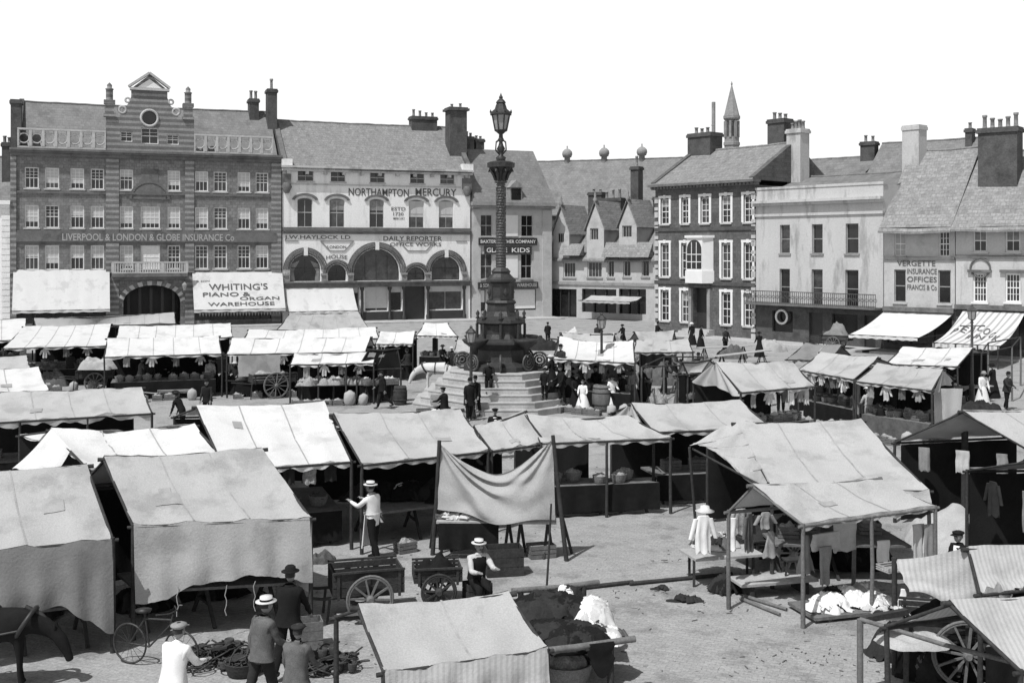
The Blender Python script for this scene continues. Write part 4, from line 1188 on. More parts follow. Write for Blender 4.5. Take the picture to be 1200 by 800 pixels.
    if hat:
        pr = {'boater': ([(.0, .0), (.15, .0), (.152, .012), (.09, .014), (.088, .085), (.0, .09)], .055),
              'straw': ([(.0, -.004), (.165, -.02), (.168, -.01), (.095, .016), (.088, .07), (.06, .095), (0, .1)], .05),
              'bowler': ([(.0, .0), (.125, .012), (.13, .02), (.092, .014), (.09, .06), (.07, .1), (.035, .118), (0, .122)], .05),
              'trilby': ([(.0, .0), (.145, .008), (.148, .016), (.093, .016), (.086, .08), (.06, .105), (.02, .095), (0, .09)], .05),
              'cap': ([(.0, .0), (.088, .0), (.118, .03), (.115, .05), (.06, .075), (0, .08)], .045),
              'bonnet': ([(.0, -.0), (.19, -.01), (.195, .0), (.12, .03), (.1, .075), (.05, .1), (0, .105)], .04),
              'sun': ([(.0, -.02), (.14, -.05), (.145, -.04), (.1, .03), (.08, .08), (0, .1)], .05)}[hat]
        c = hd + V((0, -.005, pr[1]))
        q = MB(); q.lathe([(r * k, z * k) for r, z in pr[0]], c * k, 20, sy=1.12, cap=False)
        if hat == 'cap': q.obox((c + V((0, .125, .004))) * k, (.065 * k, 0, 0), (0, .05 * k, -.012 * k), (0, .002, .006 * k))
        if hat in ('bonnet',): 
            for i in range(5): q.lathe([(0, -.02), (.035, 0), (0, .03)], (c + V((.08 * math.cos(i * 1.3), .08 * math.sin(i * 1.3), .07))) * k, 6)
        ho = q.build('hat', hatm, t)
        if hat in ('boater', 'straw', 'trilby'):
            q = MB(); q.lathe([(.0895 * k, .018 * k), (.0915 * k, .018 * k), (.0905 * k, .048 * k), (.088 * k, .048 * k)], c * k, 20, sy=1.12, cap=False); q.build('hat_band', 'c_black', ho)
    return t

def horse(label, loc, face, group=None, m='horse', sc=1., low=True, mm='c_grey'):
    """grey harness horse feeding with its head lowered, facing +y before turning"""
    J = [(0, -.1, 1.22, .29, .3), (0, .35, 1.2, .27, .29), (0, -.55, 1.24, .27, .28), (0, -.8, 1.22, .17, .2),
         (0, .62, 1.25, .2, .26), (0, .92, 1.14, .12, .2), (0, 1.14, .99, .085, .13), (0, 1.25, .84, .1, .135), (0, 1.36, .6, .07, .085), (0, 1.41, .45, .066, .075)]
    if not low: J[5:] = [(0, .92, 1.36, .12, .18), (0, 1.16, 1.42, .1, .14), (0, 1.3, 1.4, .1, .12), (0, 1.44, 1.22, .075, .085), (0, 1.52, 1.1, .06, .065)]
    E = [(0, 1), (0, 2), (2, 3), (1, 4), (4, 5), (5, 6), (6, 7), (7, 8), (8, 9)]
    def add(p): J.append(p); return len(J) - 1
    for s in (-1, 1):
        f = .04 * s
        a = add((.15 * s, .48 + f, .95, .11, .12)); b = add((.15 * s, .5 + f, .62, .06, .065)); c = add((.15 * s, .5 + f, .32, .045, .045)); d = add((.15 * s, .53 + f, .1, .05, .05)); g = add((.15 * s, .58 + f, .03, .065, .07))
        E += [(1, a), (a, b), (b, c), (c, d), (d, g)]
        a = add((.16 * s, -.62, .98, .15, .17)); b = add((.16 * s, -.5 - f, .72, .095, .1)); c = add((.16 * s, -.76 - f, .5, .055, .06)); d = add((.16 * s, -.7 - f, .14, .048, .048)); g = add((.16 * s, -.64 - f, .03, .065, .07))
        E += [(2, a), (a, b), (b, c), (c, d), (d, g)]
    vs, fs = skin_mesh(J, E, 0, 2)
    t = thing('horse', label, 'horse', loc, R(face), group)
    mb = MB(); mb.v = vs; mb.f = [list(f) for f in fs]; mb.sm = [True] * len(fs); mb.mi = [0] * len(fs)
    for s in (-1, 1): mb.lathe([(0, -.02), (.035, .02), (.02, .1), (0, .16)], (.07 * s, 1.14, 1.06) if low else (.07 * s, 1.2, 1.5), 6, sx=.6)
    t.scale = (sc, sc, sc)
    mb.build('body', m, t)
    q = MB(); q.tube([(0, -.92, 1.3), (0, -1.05, 1.1), (0, -1.06, .75), (0, -1.03, .5)], [.04, .07, .06, .02], 7); q.build('tail', mm, t)
    q = MB(); q.tube([(0, .6, 1.5), (0, .85, 1.36), (0, 1.08, 1.12), (0, 1.2, .95)] if low else [(0, .55, 1.5), (0, .85, 1.53), (0, 1.1, 1.56), (0, 1.25, 1.52)], [.04, .05, .05, .03], 6); q.build('mane', mm, t)
    q = MB()
    q.torus((0, .62, 1.2), (0, .8, -.5), .31, .045, 20, 6)
    for y, rr in ((.1, .305), (-.5, .3)): q.torus((0, y, 1.22), (0, 1, .05), rr, .02, 20, 5)
    for s in (-1, 1): q.tube([(.3 * s, .6, 1.15), (.31 * s, 0, 1.05), (.3 * s, -.75, 1.05)], .022, 5)
    q.build('harness', 'leather', t)
    return t

# ---------------------------------------------------------------- the fountain
def monument():
    Y0 = 50.3; X0 = (587 - CX) / F * Y0
    z = lambda py: H - (py - HY) * Y0 / F
    r = lambda w: w / 2 * Y0 / F
    t = thing('fountain', 'tall black cast iron fountain column with lantern on stone steps', 'fountain', (X0, Y0, 0), R(22.5))
    s = MB()
    for i in range(6):
        rr = 4.15 - i * .34
        s.lathe([(rr, i * .265 + (0 if i == 0 else .0)), (rr, (i + 1) * .265 - .04), (rr + .03, (i + 1) * .265 - .04), (rr + .03, (i + 1) * .265), (rr - .5, (i + 1) * .265)], (0, 0, 0), 8, smooth=False, cap=(i == 5))
    s.build('steps', 'step', t)
    zb = 1.59
    s = MB()
    s.lathe([(1.8, zb - .0), (1.8, zb + .2), (1.65, zb + .26), (1.3, zb + .4), (1.2, zb + .9), (1.35, zb + 1.05), (1.55, zb + 1.2), (1.55, zb + 1.3), (1.2, zb + 1.42)], (0, 0, 0), 8, smooth=False)
    s.build('base', 'iron', t)
    s = MB()
    s.lathe([(1.1, zb + 1.4), (1.0, 3.2), (1.0, 3.6), (1.2, 3.7), (1.18, 3.85), (.8, 4.0), (.68, 4.2), (.66, 4.5), (.75, 4.6), (.66, 4.7)], (0, 0, 0), 8, smooth=False)
    for i in range(8):
        a = i * PI / 4 + PI / 8
        s.tube([(1.08 * math.cos(a), 1.08 * math.sin(a), 3.0), (1.08 * math.cos(a), 1.08 * math.sin(a), 3.65)], .07, 6)
        s.lathe([(.0, 0), (.12, .03), (.05, .12), (.1, .25), (0, .42)], (1.05 * math.cos(a), 1.05 * math.sin(a), 3.85), 6)
    s.build('pedestal', 'iron', t)
    s = MB()
    s.lathe([(.55, 4.65), (.52, 4.8), (.52, 5.45), (.68, 5.54), (.68, 5.64), (.55, 5.74), (.4, 5.9), (.44, 6.0), (.3, 6.15)], (0, 0, 0), 8, smooth=False, rot=PI / 8)
    for i in range(4):
        a = i * PI / 2
        s.obox((.5 * math.cos(a), .5 * math.sin(a), 5.05), (.04 * math.cos(a), .04 * math.sin(a), 0), (-.22 * math.sin(a), .22 * math.cos(a), 0), (0, 0, .3))
        s.lathe([(0, -.2), (.13, 0), (0, .2)], (.55 * math.cos(a), .55 * math.sin(a), 5.05), 8)
    s.build('die', 'iron', t)
    s = MB()
    prof = [(.26, 6.13)]
    n = 30
    for i in range(n):
        zz = 6.2 + (10.0 - 6.2) * i / n; ro = .235 - .035 * i / n
        prof += [(ro - .025, zz), (ro + .012, zz + .03), (ro + .012, zz + .07), (ro - .025, zz + .1)]
    prof += [(.27, 10.), (.31, 10.04), (.25, 10.1)]
    s.lathe(prof, (0, 0, 0), 12)
    for q in range(6):            # twisted strapwork
        a0 = q * PI / 3
        for sg in (-1, 1):
            s.tube([(.225 * math.cos(a0 + sg * i * .35), .225 * math.sin(a0 + sg * i * .35), 6.2 + i * .19) for i in range(20)], .012, 4, cap=False)
    s.build('column', 'iron_grey', t)
    s = MB()
    s.lathe([(.25, 10.08), (.28, 10.3), (.36, 10.5), (.5, 10.68), (.62, 10.7), (.64, 10.9), (.5, 10.96), (.2, 11.0)], (0, 0, 0), 12, smooth=False)
    for i in range(8):
        a = i * PI / 4
        c, sn = math.cos(a), math.sin(a)
        s.tube([(.27 * c, .27 * sn, 10.12), (.36 * c, .36 * sn, 10.4), (.56 * c, .56 * sn, 10.62), (.6 * c, .6 * sn, 10.5)], [.06, .08, .06, .03], 6)
    s.build('capital', 'iron', t)
    s = MB()
    s.lathe([(.2, 11.), (.24, 11.15), (.1, 11.25), (.12, 11.4), (.2, 11.55), (.12, 11.7), (.08, 11.85), (.16, 11.95), (.1, 12.05), (.09, 12.2), (.28, 12.36)], (0, 0, 0), 10)
    for i in range(4):
        a = i * PI / 2 + .4; c, sn = math.cos(a), math.sin(a)
        s.tube([(.12 * c, .12 * sn, 11.3), (.34 * c, .34 * sn, 11.5), (.3 * c, .3 * sn, 11.85), (.12 * c, .12 * sn, 11.95)], .03, 5)
    s.build('lantern_stem', 'iron', t)
    s = MB(); rb, rt = .28, .43; z0, z1 = 12.36, 13.08
    for i in range(8):
        a = i * PI / 4; s.bar((rb * math.cos(a), rb * math.sin(a), z0), (rt * math.cos(a), rt * math.sin(a), z1), .045)
    s.lathe([(.29, z0 - .02), (.31, z0 + .03), (.27, z0 + .05)], n=8, smooth=False)
    s.lathe([(.43, z1 - .02), (.52, z1), (.52, z1 + .08), (.42, z1 + .16), (.3, z1 + .26), (.24, z1 + .45), (.2, z1 + .5), (.24, z1 + .55), (.2, z1 + .62), (.08, z1 + .74), (.1, z1 + .8), (.05, z1 + .88), (0, 14.1)], n=8, smooth=False)
    for i in range(8):
        a = i * PI / 4; s.lathe([(0, 0), (.05, .06), (0, .18)], (.5 * math.cos(a), .5 * math.sin(a), z1 + .06), 5)
    lo = s.build('lantern', 'iron', t)
    s = MB(); s.lathe([(rb - .02, z0 + .04), (rt - .02, z1 - .03)], n=8, smooth=False, cap=False); s.build('lantern_glass', 'lampglass', lo)
    # scroll wheels and basins round the base
    for i in range(8):
        a = i * PI / 4 + PI / 8; c, sn = math.cos(a), math.sin(a)
        s = MB(); P = Vector((1.75 * c, 1.75 * sn, zb + .41)); ax = (-sn, c, 0) if i % 2 else (c, sn, 0)
        for rr, th in ((.34, .05), (.22, .04), (.1, .045)): s.torus(P, ax, rr, th, 22, 6)
        for kk in range(6):
            b = kk * PI / 3; d = Vector((0, 0, 1)) * math.sin(b) + Vector(ax).cross(Vector((0, 0, 1))) * math.cos(b); s.bar(P + d * .16, P + d * .34, .035)
        s.build('scroll_rosette', 'iron_grey', t)
    for i in range(4):
        a = i * PI / 2 + PI / 4 - PI / 8; c, sn = math.cos(a), math.sin(a)
        s = MB(); s.lathe([(.1, 2.3), (.14, 2.6), (.5, 2.85), (.6, 3.0), (.56, 3.02), (.3, 2.9), (0, 2.85)], (1.6 * c, 1.6 * sn, 0), 14); s.build('basin', 'iron', t)
    return t

def lamp_post(label, base, h, cross=True, m='iron', globe=.2, name='street_lamp'):
    t = thing(name, label, 'street lamp', base)
    s = MB()
    s.lathe([(.2, 0), (.22, .12), (.13, .25), (.12, .8), (.16, .86), (.075, .95), (.055, h - .65), (.08, h - .6), (.04, h - .52), (.15, h - .45)], n=10)
    s.build('post', m, t)
    if cross:
        s = MB(); s.tube([(-.5, 0, h - .75), (.5, 0, h - .75)], .025, 6); s.lathe([(0, -.05), (.05, 0), (0, .05)], (-.5, 0, h - .75), 6); s.lathe([(0, -.05), (.05, 0), (0, .05)], (.5, 0, h - .75), 6); s.build('ladder_bar', m, t)
    s = MB(); s.lathe([(.14, h - .45), (.2, h - .08)], n=6, smooth=False, cap=False); lg = s.build('lamp_glass', 'lampglass', t)
    s = MB(); s.lathe([(.22, h - .08), (.24, h - .04), (.1, h + .1), (.05, h + .14), (.07, h + .18), (0, h + .26)], n=6, smooth=False)
    for i in range(6):
        a = i * PI / 3; s.bar((.145 * math.cos(a), .145 * math.sin(a), h - .45), (.205 * math.cos(a), .205 * math.sin(a), h - .07), .022)
    s.build('lamp_cap', m, t)
    return t

# ---------------------------------------------------------------- market stalls
def lerp(a, b, t): return a + (b - a) * t
def bil(a, b, c, d, u, v): return lerp(lerp(a, b, u), lerp(c, d, u), v)
STALL = {}
def pole(mb, p, q, r=.04, seed=0.):
    """a rough pole, a little crooked"""
    p, q = Vector(p), Vector(q); m = lerp(p, q, .5) + Vector((nv(seed + p.x, 3.1), nv(seed + p.y, 7.7), 0)) * .05
    mb.tube([p, m, q], [r * 1.1, r, r * .9], 7)

def stall(key, label, e, r, he=2.1, hr=2.9, canvas='can_white', sag=.1, rsag=.06, esag=.06, hem=.12, val=None, valmat=None, back=True, bpx=None, bh=None,
          ends=(), counter=True, cloth='c_black', shade_cloth='can_black', sides=(), posts=True, seed=None, short=None, midposts=0, wood='wood_dark', ragged=0., wr=.03,
          group=None, ch=.82, pale_back=False, name='market_stall', hrR=None, heR=None, basez=0):
    seed = (hash_(key) if seed is None else seed)
    if len(e) == 2 and len(e[0]) == 2:
        eL, eR = G(*e[0], he), G(*e[1], he if heR is None else heR)
        rL, rR = G(*r[0], hr), G(*r[1], hr if hrR is None else hrR)
    else: eL, eR, rL, rR = e[0], e[1], r[0], r[1]
    if bpx: bL, bR = G(*bpx[0], bh or he), G(*bpx[1], bh or he)
    else:
        bL = rL + (rL - eL); bR = rR + (rR - eR)
        bL.z = eL.z; bR.z = eR.z
    ctr = (eL + eR + bL + bR) / 4
    t = thing(name, label, 'stall', (ctr.x, ctr.y, 0), 0, group)
    def wrk(u, v, p):
        w_ = u * 3 + .8 * nv(u * 2 + seed, v * 2.)
        return wr * (1.2 * nv(p.x * 1.1 + seed, p.y * 1.1, v * 3) + .7 * nv(p.x * 3.2, p.y * 2.1 + seed, 5.) + .5 * (.5 - abs(nv(w_ * 4. + seed, v * 1.2, 8.))) * 2)
    def front(u, v):
        p = bil(eL, eR, rL, rR, u, v)
        p.z -= sag * math.sin(PI * v) * (.5 + .5 * math.sin(PI * u)) + rsag * math.sin(PI * u) * v + esag * (1 - v) * abs(math.sin(3 * PI * u + seed)) 
        p.z += wrk(u, v, p) + ragged * (1 - v) ** 6 * nv(u * 14 + seed, 2.)
        return p
    def rear(u, v):
        p = bil(rL, rR, bL, bR, u, v)
        p.z -= sag * math.sin(PI * v) + rsag * math.sin(PI * u) * (1 - v) - wrk(u, v, p)
        return p
    c = MB(); nu = max(14, int((eR - eL).length * 8))
    c.grid(front, nu, 14)
    if back: c.grid(rear, nu, 8)
    out = (eL - rL); out.z = 0; out = out.normalized() if out.length > 1e-6 else Vector((0, -1, 0))
    along = (eR - eL); along.z = 0; along.normalize()
    if hem:
        def hm(u, v):
            p = front(u, 0.); return p + Vector((0, 0, -hem * v * (1 + .25 * math.sin(u * 37 + seed) + ragged * 6 * nv(u * 17, seed)))) + out * (.012 + .02 * v * math.sin(u * 50))
        c.grid(hm, nu * 2, 2)
    # stitched seams between the widths of cloth, and a few patches
    Ln = (eR - eL).length; prng = random.Random(int(seed * 100))
    c.cur = 1; ns_ = max(2, int(Ln / .95))
    for i in range(1, ns_):
        us = (i + prng.uniform(-.08, .08)) / ns_; d_ = .016 / Ln
        c.grid(lambda u, v: front(us + d_ * (2 * u - 1), v) + Vector((0, 0, .009)), 1, 28)
    c.cur = 2
    for i in range(prng.choice([0, 1, 2]) if canvas != 'can_far' else 0):
        du, dv = prng.uniform(.2, .5) / Ln, prng.uniform(.1, .2); u0_, v0_ = prng.uniform(.08, .85 - du), prng.uniform(.1, .68)
        c.grid(lambda u, v: front(u0_ + du * u + .01 * v, v0_ + dv * v) + Vector((0, 0, .015)), 9, 9)
    c.cur = 0
    co = c.build('canopy', canvas, t, True, mats=[canvas, 'seam' if canvas != 'can_far' else 'can_grey', 'patch'])
    if val:
        def vl(u, v):
            x = u * (len(val) - 1); i = min(int(x), len(val) - 2); f = x - i; f = f * f * (3 - 2 * f)
            ln = val[i] * (1 - f) + val[i + 1] * f
            p = front(u, 0.)
            fold = .035 * math.sin(u * 33 + seed + 1.5 * nv(u * 5, seed)) * v + .05 * v * nv(u * 6 + seed, v * 2.)
            p = p + out * (.03 + .1 * v + fold) + Vector((0, 0, -ln * v)) 
            return p
        q = MB(); q.grid(vl, 60, 14); q.build('front_flap', valmat or canvas, co, True)
    for side in ends:                    # gable cloth: 'L', 'R'
        a, b_, p = (eL, bL, rL) if side == 'L' else (eR, bR, rR)
        s_ = -1 if side == 'L' else 1
        def en(u, v):
            q = lerp(b_, a, u); top = lerp(q, p, 1.) 
            m = lerp(q, p, v * .98)
            return m + along * s_ * (.03 + .07 * (1 - v) * math.sin(u * 22 + seed)) + Vector((0, 0, -.15 * (1 - v) * (1 + .5 * math.sin(u * 9))))
        q = MB(); q.grid(en, 26, 10); q.build('gable_cloth', canvas, co, True)
    for side in sides:                   # (side, length, material)
        s2, ln, mt = side
        a, b_ = (eL, bL) if s2 == 'L' else (eR, bR)
        def sd(u, v):
            q = lerp(a, b_, u); return q + Vector((0, 0, -.03 - ln * v)) + along * (.03 * math.sin(u * 25 + seed) * v + .02)
        q = MB(); q.grid(sd, 24, 8); q.build('side_cloth', mt, t, True)
    if posts:
        for p in (eL, eR, bL, bR):
            q = MB(); pole(q, (p.x, p.y, 0), (p.x, p.y, p.z - .02), .042, seed); q.build('post', wood, t, True)
        for k in range(midposts):
            p = lerp(eL, eR, (k + 1) / (midposts + 1)); q = MB(); pole(q, (p.x, p.y, 0), (p.x, p.y, p.z - .08), .04, seed + k); q.build('post', wood, t, True)
        q = MB(); d = (rR - rL).normalized() * .12
        q.tube([rL - d - Vector((0, 0, .05)), lerp(rL, rR, .5) - Vector((0, 0, .06 + rsag)), rR + d - Vector((0, 0, .05))], .04, 7); q.build('ridge_pole', wood, t, True)
        for a, b_ in ((eL, eR), (bL, bR)):
            q = MB(); d = (b_ - a).normalized() * .1; q.tube([a - d - Vector((0, 0, .07)), b_ + d - Vector((0, 0, .07))], .032, 6); q.build('rail', wood, t, True)
        for a, b_ in ((rL, eL), (rR, eR), (rL, bL), (rR, bR)):
            q = MB(); q.tube([a - Vector((0, 0, .07)), b_ - Vector((0, 0, .05))], .028, 6); q.build('rafter', wood, t, True)
    ins = lambda u, k: (lambda a, b_: Vector((lerp(a, b_, k).x, lerp(a, b_, k).y, 0)))(lerp(eL, eR, u), lerp(bL, bR, u))
    if counter:
        P = [ins(.05, .06), ins(.95, .06), ins(.95, .42), ins(.05, .42)]
        q = MB(); q.add([p + Vector((0, 0, ch - .05)) for p in P] + [p + Vector((0, 0, ch)) for p in P], [(3, 2, 1, 0), (4, 5, 6, 7), (0, 1, 5, 4), (1, 2, 6, 5), (2, 3, 7, 6), (3, 0, 4, 7)])
        bo = q.build('counter', 'wood', t, True)
        for u in (.12, .5, .88):
            q = MB()
            a, b_ = ins(u, .1), ins(u, .38)
            q.bar(a, lerp(a, b_, .5) + Vector((0, 0, ch - .06)), .06); q.bar(b_, lerp(a, b_, .5) + Vector((0, 0, ch - .06)), .06); q.bar(lerp(a, b_, .25) + Vector((0, 0, ch * .45)), lerp(a, b_, .75) + Vector((0, 0, ch * .45)), .05)
            q.build('trestle', wood, t, True)
        if cloth:  # front cloth, mostly near black to imitate shade under the stall
            def cf(u, v):
                p = lerp(P[0], P[1], u); return p + out * (.03 + .04 * v * math.sin(u * 30 + seed)) + Vector((0, 0, ch + .006 - (ch - .12) * v))
            q = MB(); q.grid(cf, 40, 6); q.build('counter_cloth', cloth, bo, True)
    if shade_cloth:  # added sheet closing the back, black so the inside reads as shade
        def bc(u, v):
            p = lerp(bL, bR, u); return Vector((p.x, p.y, 0)) + out * (.1 + .05 * math.sin(u * 21 + seed)) + Vector((0, 0, lerp(p.z - .1, .08, v)))
        q = MB(); q.grid(bc, 30, 6); q.build('shade_back_cloth', shade_cloth, t, True)
    STALL[key] = dict(eL=eL, eR=eR, rL=rL, rR=rR, bL=bL, bR=bR, ins=ins, out=out, along=along, ch=ch, short=short or key, root=t, front=front)
    return STALL[key]
def hash_(s): return (sum(ord(ch) * (i + 3) for i, ch in enumerate(s)) % 97) * .37

# ---------------------------------------------------------------- goods
def mound(mb, c, rx, ry, h, seed=0., rough=.3, n=40, freq=4., rz=0.):
    """a heap: a low dome thrown into folds"""
    c = Vector(c); cr, sr = math.cos(rz), math.sin(rz); am = min(rough, .8) * min(h * .9, .42 * max(rx, ry))
    def fn(u, v):
        a = 2 * PI * u; rr = v
        wob = 1 + .3 * nv(math.cos(a) * 1.7 + seed, math.sin(a) * 1.7, 1.) + .08 * nv(math.cos(a) * 6, math.sin(a) * 6, seed)
        x, y = rx * rr * wob * math.cos(a), ry * rr * wob * math.sin(a)
        e = max(0., 1 - rr ** 2.6)
        big = 1 + .8 * nv(x / rx * 1.8 + seed, y / ry * 1.8, seed)
        w = nv(x * freq * .5, y * freq * .5, seed + 9) * 1.2
        rid = (.5 - abs(nv(x * freq + w + seed, y * freq - w, seed))) + .45 * (.5 - abs(nv(x * freq * 2.4 - w, y * freq * 2.4 + seed, 4.)))
        z = h * .85 * e * big + am * rid * min(1, e * 3) + .012
        return c + Vector((x * cr - y * sr, x * sr + y * cr, max(0.002, z) if rr < .999 else 0))
    mb.grid(fn, n + 14, n // 2 + 6)
    return mb
def ragpile(label, c, rx, ry, h, mats, n=40, seed=1, size=.42, cat='cloth heap', rz=0., group=None, name='cloth_heap'):
    """many crumpled pieces of cloth thrown over each other"""
    c = Vector(c); rr = random.Random(seed); b = MB(); cr, sr = math.cos(rz), math.sin(rz)
    dome = lambda x, y: h * max(0., 1 - (x / rx) ** 2 - (y / ry) ** 2) ** .8
    for i in range(n):
        a, d = rr.random() * 2 * PI, rr.random() ** .55 * .86
        ox, oy = rx * d * math.cos(a), ry * d * math.sin(a); an = rr.random() * 3; sx, sy = size * rr.uniform(.6, 1.2), size * rr.uniform(.5, 1.); s0 = rr.random() * 90; fr = rr.uniform(5, 9); lift = .05 * i / n + .01
        b.cur = rr.randrange(len(mats))
        def fn(u, v):
            px, py = (u - .5) * sx, (v - .5) * sy; e = 1 - max(abs(2 * u - 1), abs(2 * v - 1)) ** 3
            px += .05 * nv(u * 3 + s0, v * 3); py += .05 * nv(u * 3, v * 3 + s0)
            x, y = ox + px * math.cos(an) - py * math.sin(an), oy + px * math.sin(an) + py * math.cos(an)
            z = dome(x, y) * .9 + lift + e * (.035 + .085 * abs(nv(u * fr * .7 + s0, v * fr * .35)) + .05 * (.5 - abs(nv(u * fr + s0, v * fr, 5.)))) * min(1, size / .35)
            return c + Vector((x * cr - y * sr, x * sr + y * cr, max(.004, z)))
        b.grid(fn, 12, 12)
    b.cur = 0
    mound(b, c, rx * .92, ry * .92, h * .85, seed, .2)
    return b.solo(name, None, label, cat, c, group, mats=mats)
def heap(label, c, rx, ry, h, m='c_white', seed=0., cat='heap', name='cloth_heap', rough=.45, freq=4., group=None, rz=0.):
    b = MB(); mound(b, c, rx, ry, h, seed, rough, freq=freq, rz=rz)
    return b.solo(name, m, label, cat, c, group)
def crate(label, c, sx=.5, sy=.35, sz=.3, rz=0., m='wood', fill=None, group=None):
    t = thing('crate', label, 'crate', c, rz, group)
    b = MB(); w = .018
    for i in range(3):
        z0 = sz * i / 3 + .012; z1 = sz * (i + 1) / 3 - .006
        b.box(-sx / 2, sx / 2, -sy / 2, -sy / 2 + w, z0, z1); b.box(-sx / 2, sx / 2, sy / 2 - w, sy / 2, z0, z1)
        b.box(-sx / 2, -sx / 2 + w, -sy / 2 + w + .002, sy / 2 - w - .002, z0, z1); b.box(sx / 2 - w, sx / 2, -sy / 2 + w + .002, sy / 2 - w - .002, z0, z1)
    b.box(-sx / 2 + w, sx / 2 - w, -sy / 2 + w, sy / 2 - w, 0, .015)
    for x in (-1, 1):
        for y in (-1, 1): b.box(x * (sx / 2 - w - .03) - .015, x * (sx / 2 - w - .03) + .015, y * (sy / 2 - w - .016) - .015, y * (sy / 2 - w - .016) + .015, .016, sz)
    b.build('slats', m, t)
    if fill:
        q = MB(); mound(q, (0, 0, sz * .6), sx * .46, sy * .44, sz * .55, c[0], .5, 14, 14.); q.build('contents', fill, t)
    return t
def basket(label, c, r=.25, h=.28, fill='leaf', handle=True, group=None, m='wicker', sy=1.):
    t = thing('basket', label, 'basket', c, rnd.random() * 3, group)
    b = MB(); n = 7
    prof = []
    for i in range(n + 1):
        z = h * i / n; ro = r * (.72 + .28 * (i / n) ** .7); prof += [(ro + (.01 if i % 2 else 0), z)]
    prof += [(r * 1.05, h + .015), (r * .93, h + .01), (r * .66, .03), (0, .03)]
    b.lathe(prof, n=18, sy=sy); b.build('body', m, t)
    if handle:
        b = MB(); b.tube([(r * math.cos(PI * i / 10), 0, h + r * .9 * math.sin(PI * i / 10)) for i in range(11)], .014, 5); b.build('handle', m, t)
    if fill:
        q = MB(); mound(q, (0, 0, h * .75), r * .88, r * .88 * sy, h * .55, c[0] * 3, .5, 14, 12.); q.build('contents', fill, t)
    return t
def sack(label, c, r=.25, h=.75, m='can_grey', group=None, lean=0.):
    b = MB(); c = Vector(c)
    def fn(u, v):
        a = 2 * PI * u; ro = r * (.75 + .45 * math.sin(PI * min(1, v * 1.05)) ** .6) * (1 if v < .82 else max(.25, 1 - (v - .82) * 4.5))
        ro *= 1 + .1 * nv(math.cos(a) * 2 + c.x, math.sin(a) * 2, v * 3)
        return c + Vector((ro * math.cos(a) + lean * v * h, ro * math.sin(a), h * v))
    b.grid(fn, 18, 12); return b.solo('sack', m, label, 'sack', c, group)
def garment(label, top, along, h=.8, w=.45, kind='shirt', m='c_mid', group=None, name='hanging_garment', cat='garment', seed=0.):
    """cloth hung by its top edge: a flattened, folded tube"""
    top = Vector(top); al = Vector(along).normalized(); nr = Vector((al.y, -al.x, 0)); nrng = 10
    b = MB(); rings = []
    for i in range(nrng + 1):
        v = i / nrng
        if kind == 'shirt': ww = w * (.55 + .45 * min(1, v * 5)) if v < .2 else w * (.8 - .05 * math.sin(v * 6))
        elif kind == 'dress': ww = w * (.35 + .15 * min(1, v * 6)) if v < .3 else w * (.5 + .75 * (v - .3))
        elif kind == 'cloth': ww = w
        else: ww = w * (1 - .25 * v)
        d = .035 + .03 * v
        ring = []
        for k in range(24):
            a = 2 * PI * k / 24
            x = ww / 2 * math.cos(a); fo = .025 * math.sin(x * 40 + seed) * min(1, v * 2)
            ring.append(top + al * (x + .02 * nv(v * 3 + seed)) + nr * (d * math.sin(a) + fo + .03 * nv(v * 2 + seed, 3.)) + Vector((0, 0, -h * v * (1 + .06 * math.sin(k * 1.3 + seed)))))
        rings.append(ring)
    b.loft(rings)
    if kind == 'shirt':
        for s in (-1, 1):
            rs = []
            for i in range(6):
                f = i / 5; cc = top + al * s * (w * .38 + .12 * f) + Vector((0, 0, -.06 - h * .55 * f))
                rs.append([cc + al * (.06 - .015 * f) * math.cos(2 * PI * k / 10) + nr * .035 * math.sin(2 * PI * k / 10) for k in range(10)])
            b.loft(rs)
    base = Vector((top.x, top.y, top.z - h))
    return b.solo(name, m, label, cat, base, group)
def wheel(parent, c, ax, r=.45, m='wood_dark', spokes=10, w=.05, rim='rim'):
    b = MB(); c = Vector(c); ax = Vector(ax).normalized()
    b.torus(c, ax, r, w * .5, 32, 6); b.torus(c, ax, r - .035, w * .42, 32, 6)
    a0 = ax.cross(Vector((0, 0, 1))).normalized(); b0 = ax.cross(a0)
    for i in range(spokes):
        d = a0 * math.cos(2 * PI * i / spokes + .1) + b0 * math.sin(2 * PI * i / spokes + .1); b.bar(c + d * .05, c + d * (r - .03), .035)
    o = b.build('wheel', m, parent, True)
    h = MB(); h.tube([c - ax * .11, c - ax * .06, c + ax * .06, c + ax * .11], [.05, .08, .08, .045], 10); h.build('hub', m, o, True)
    return o
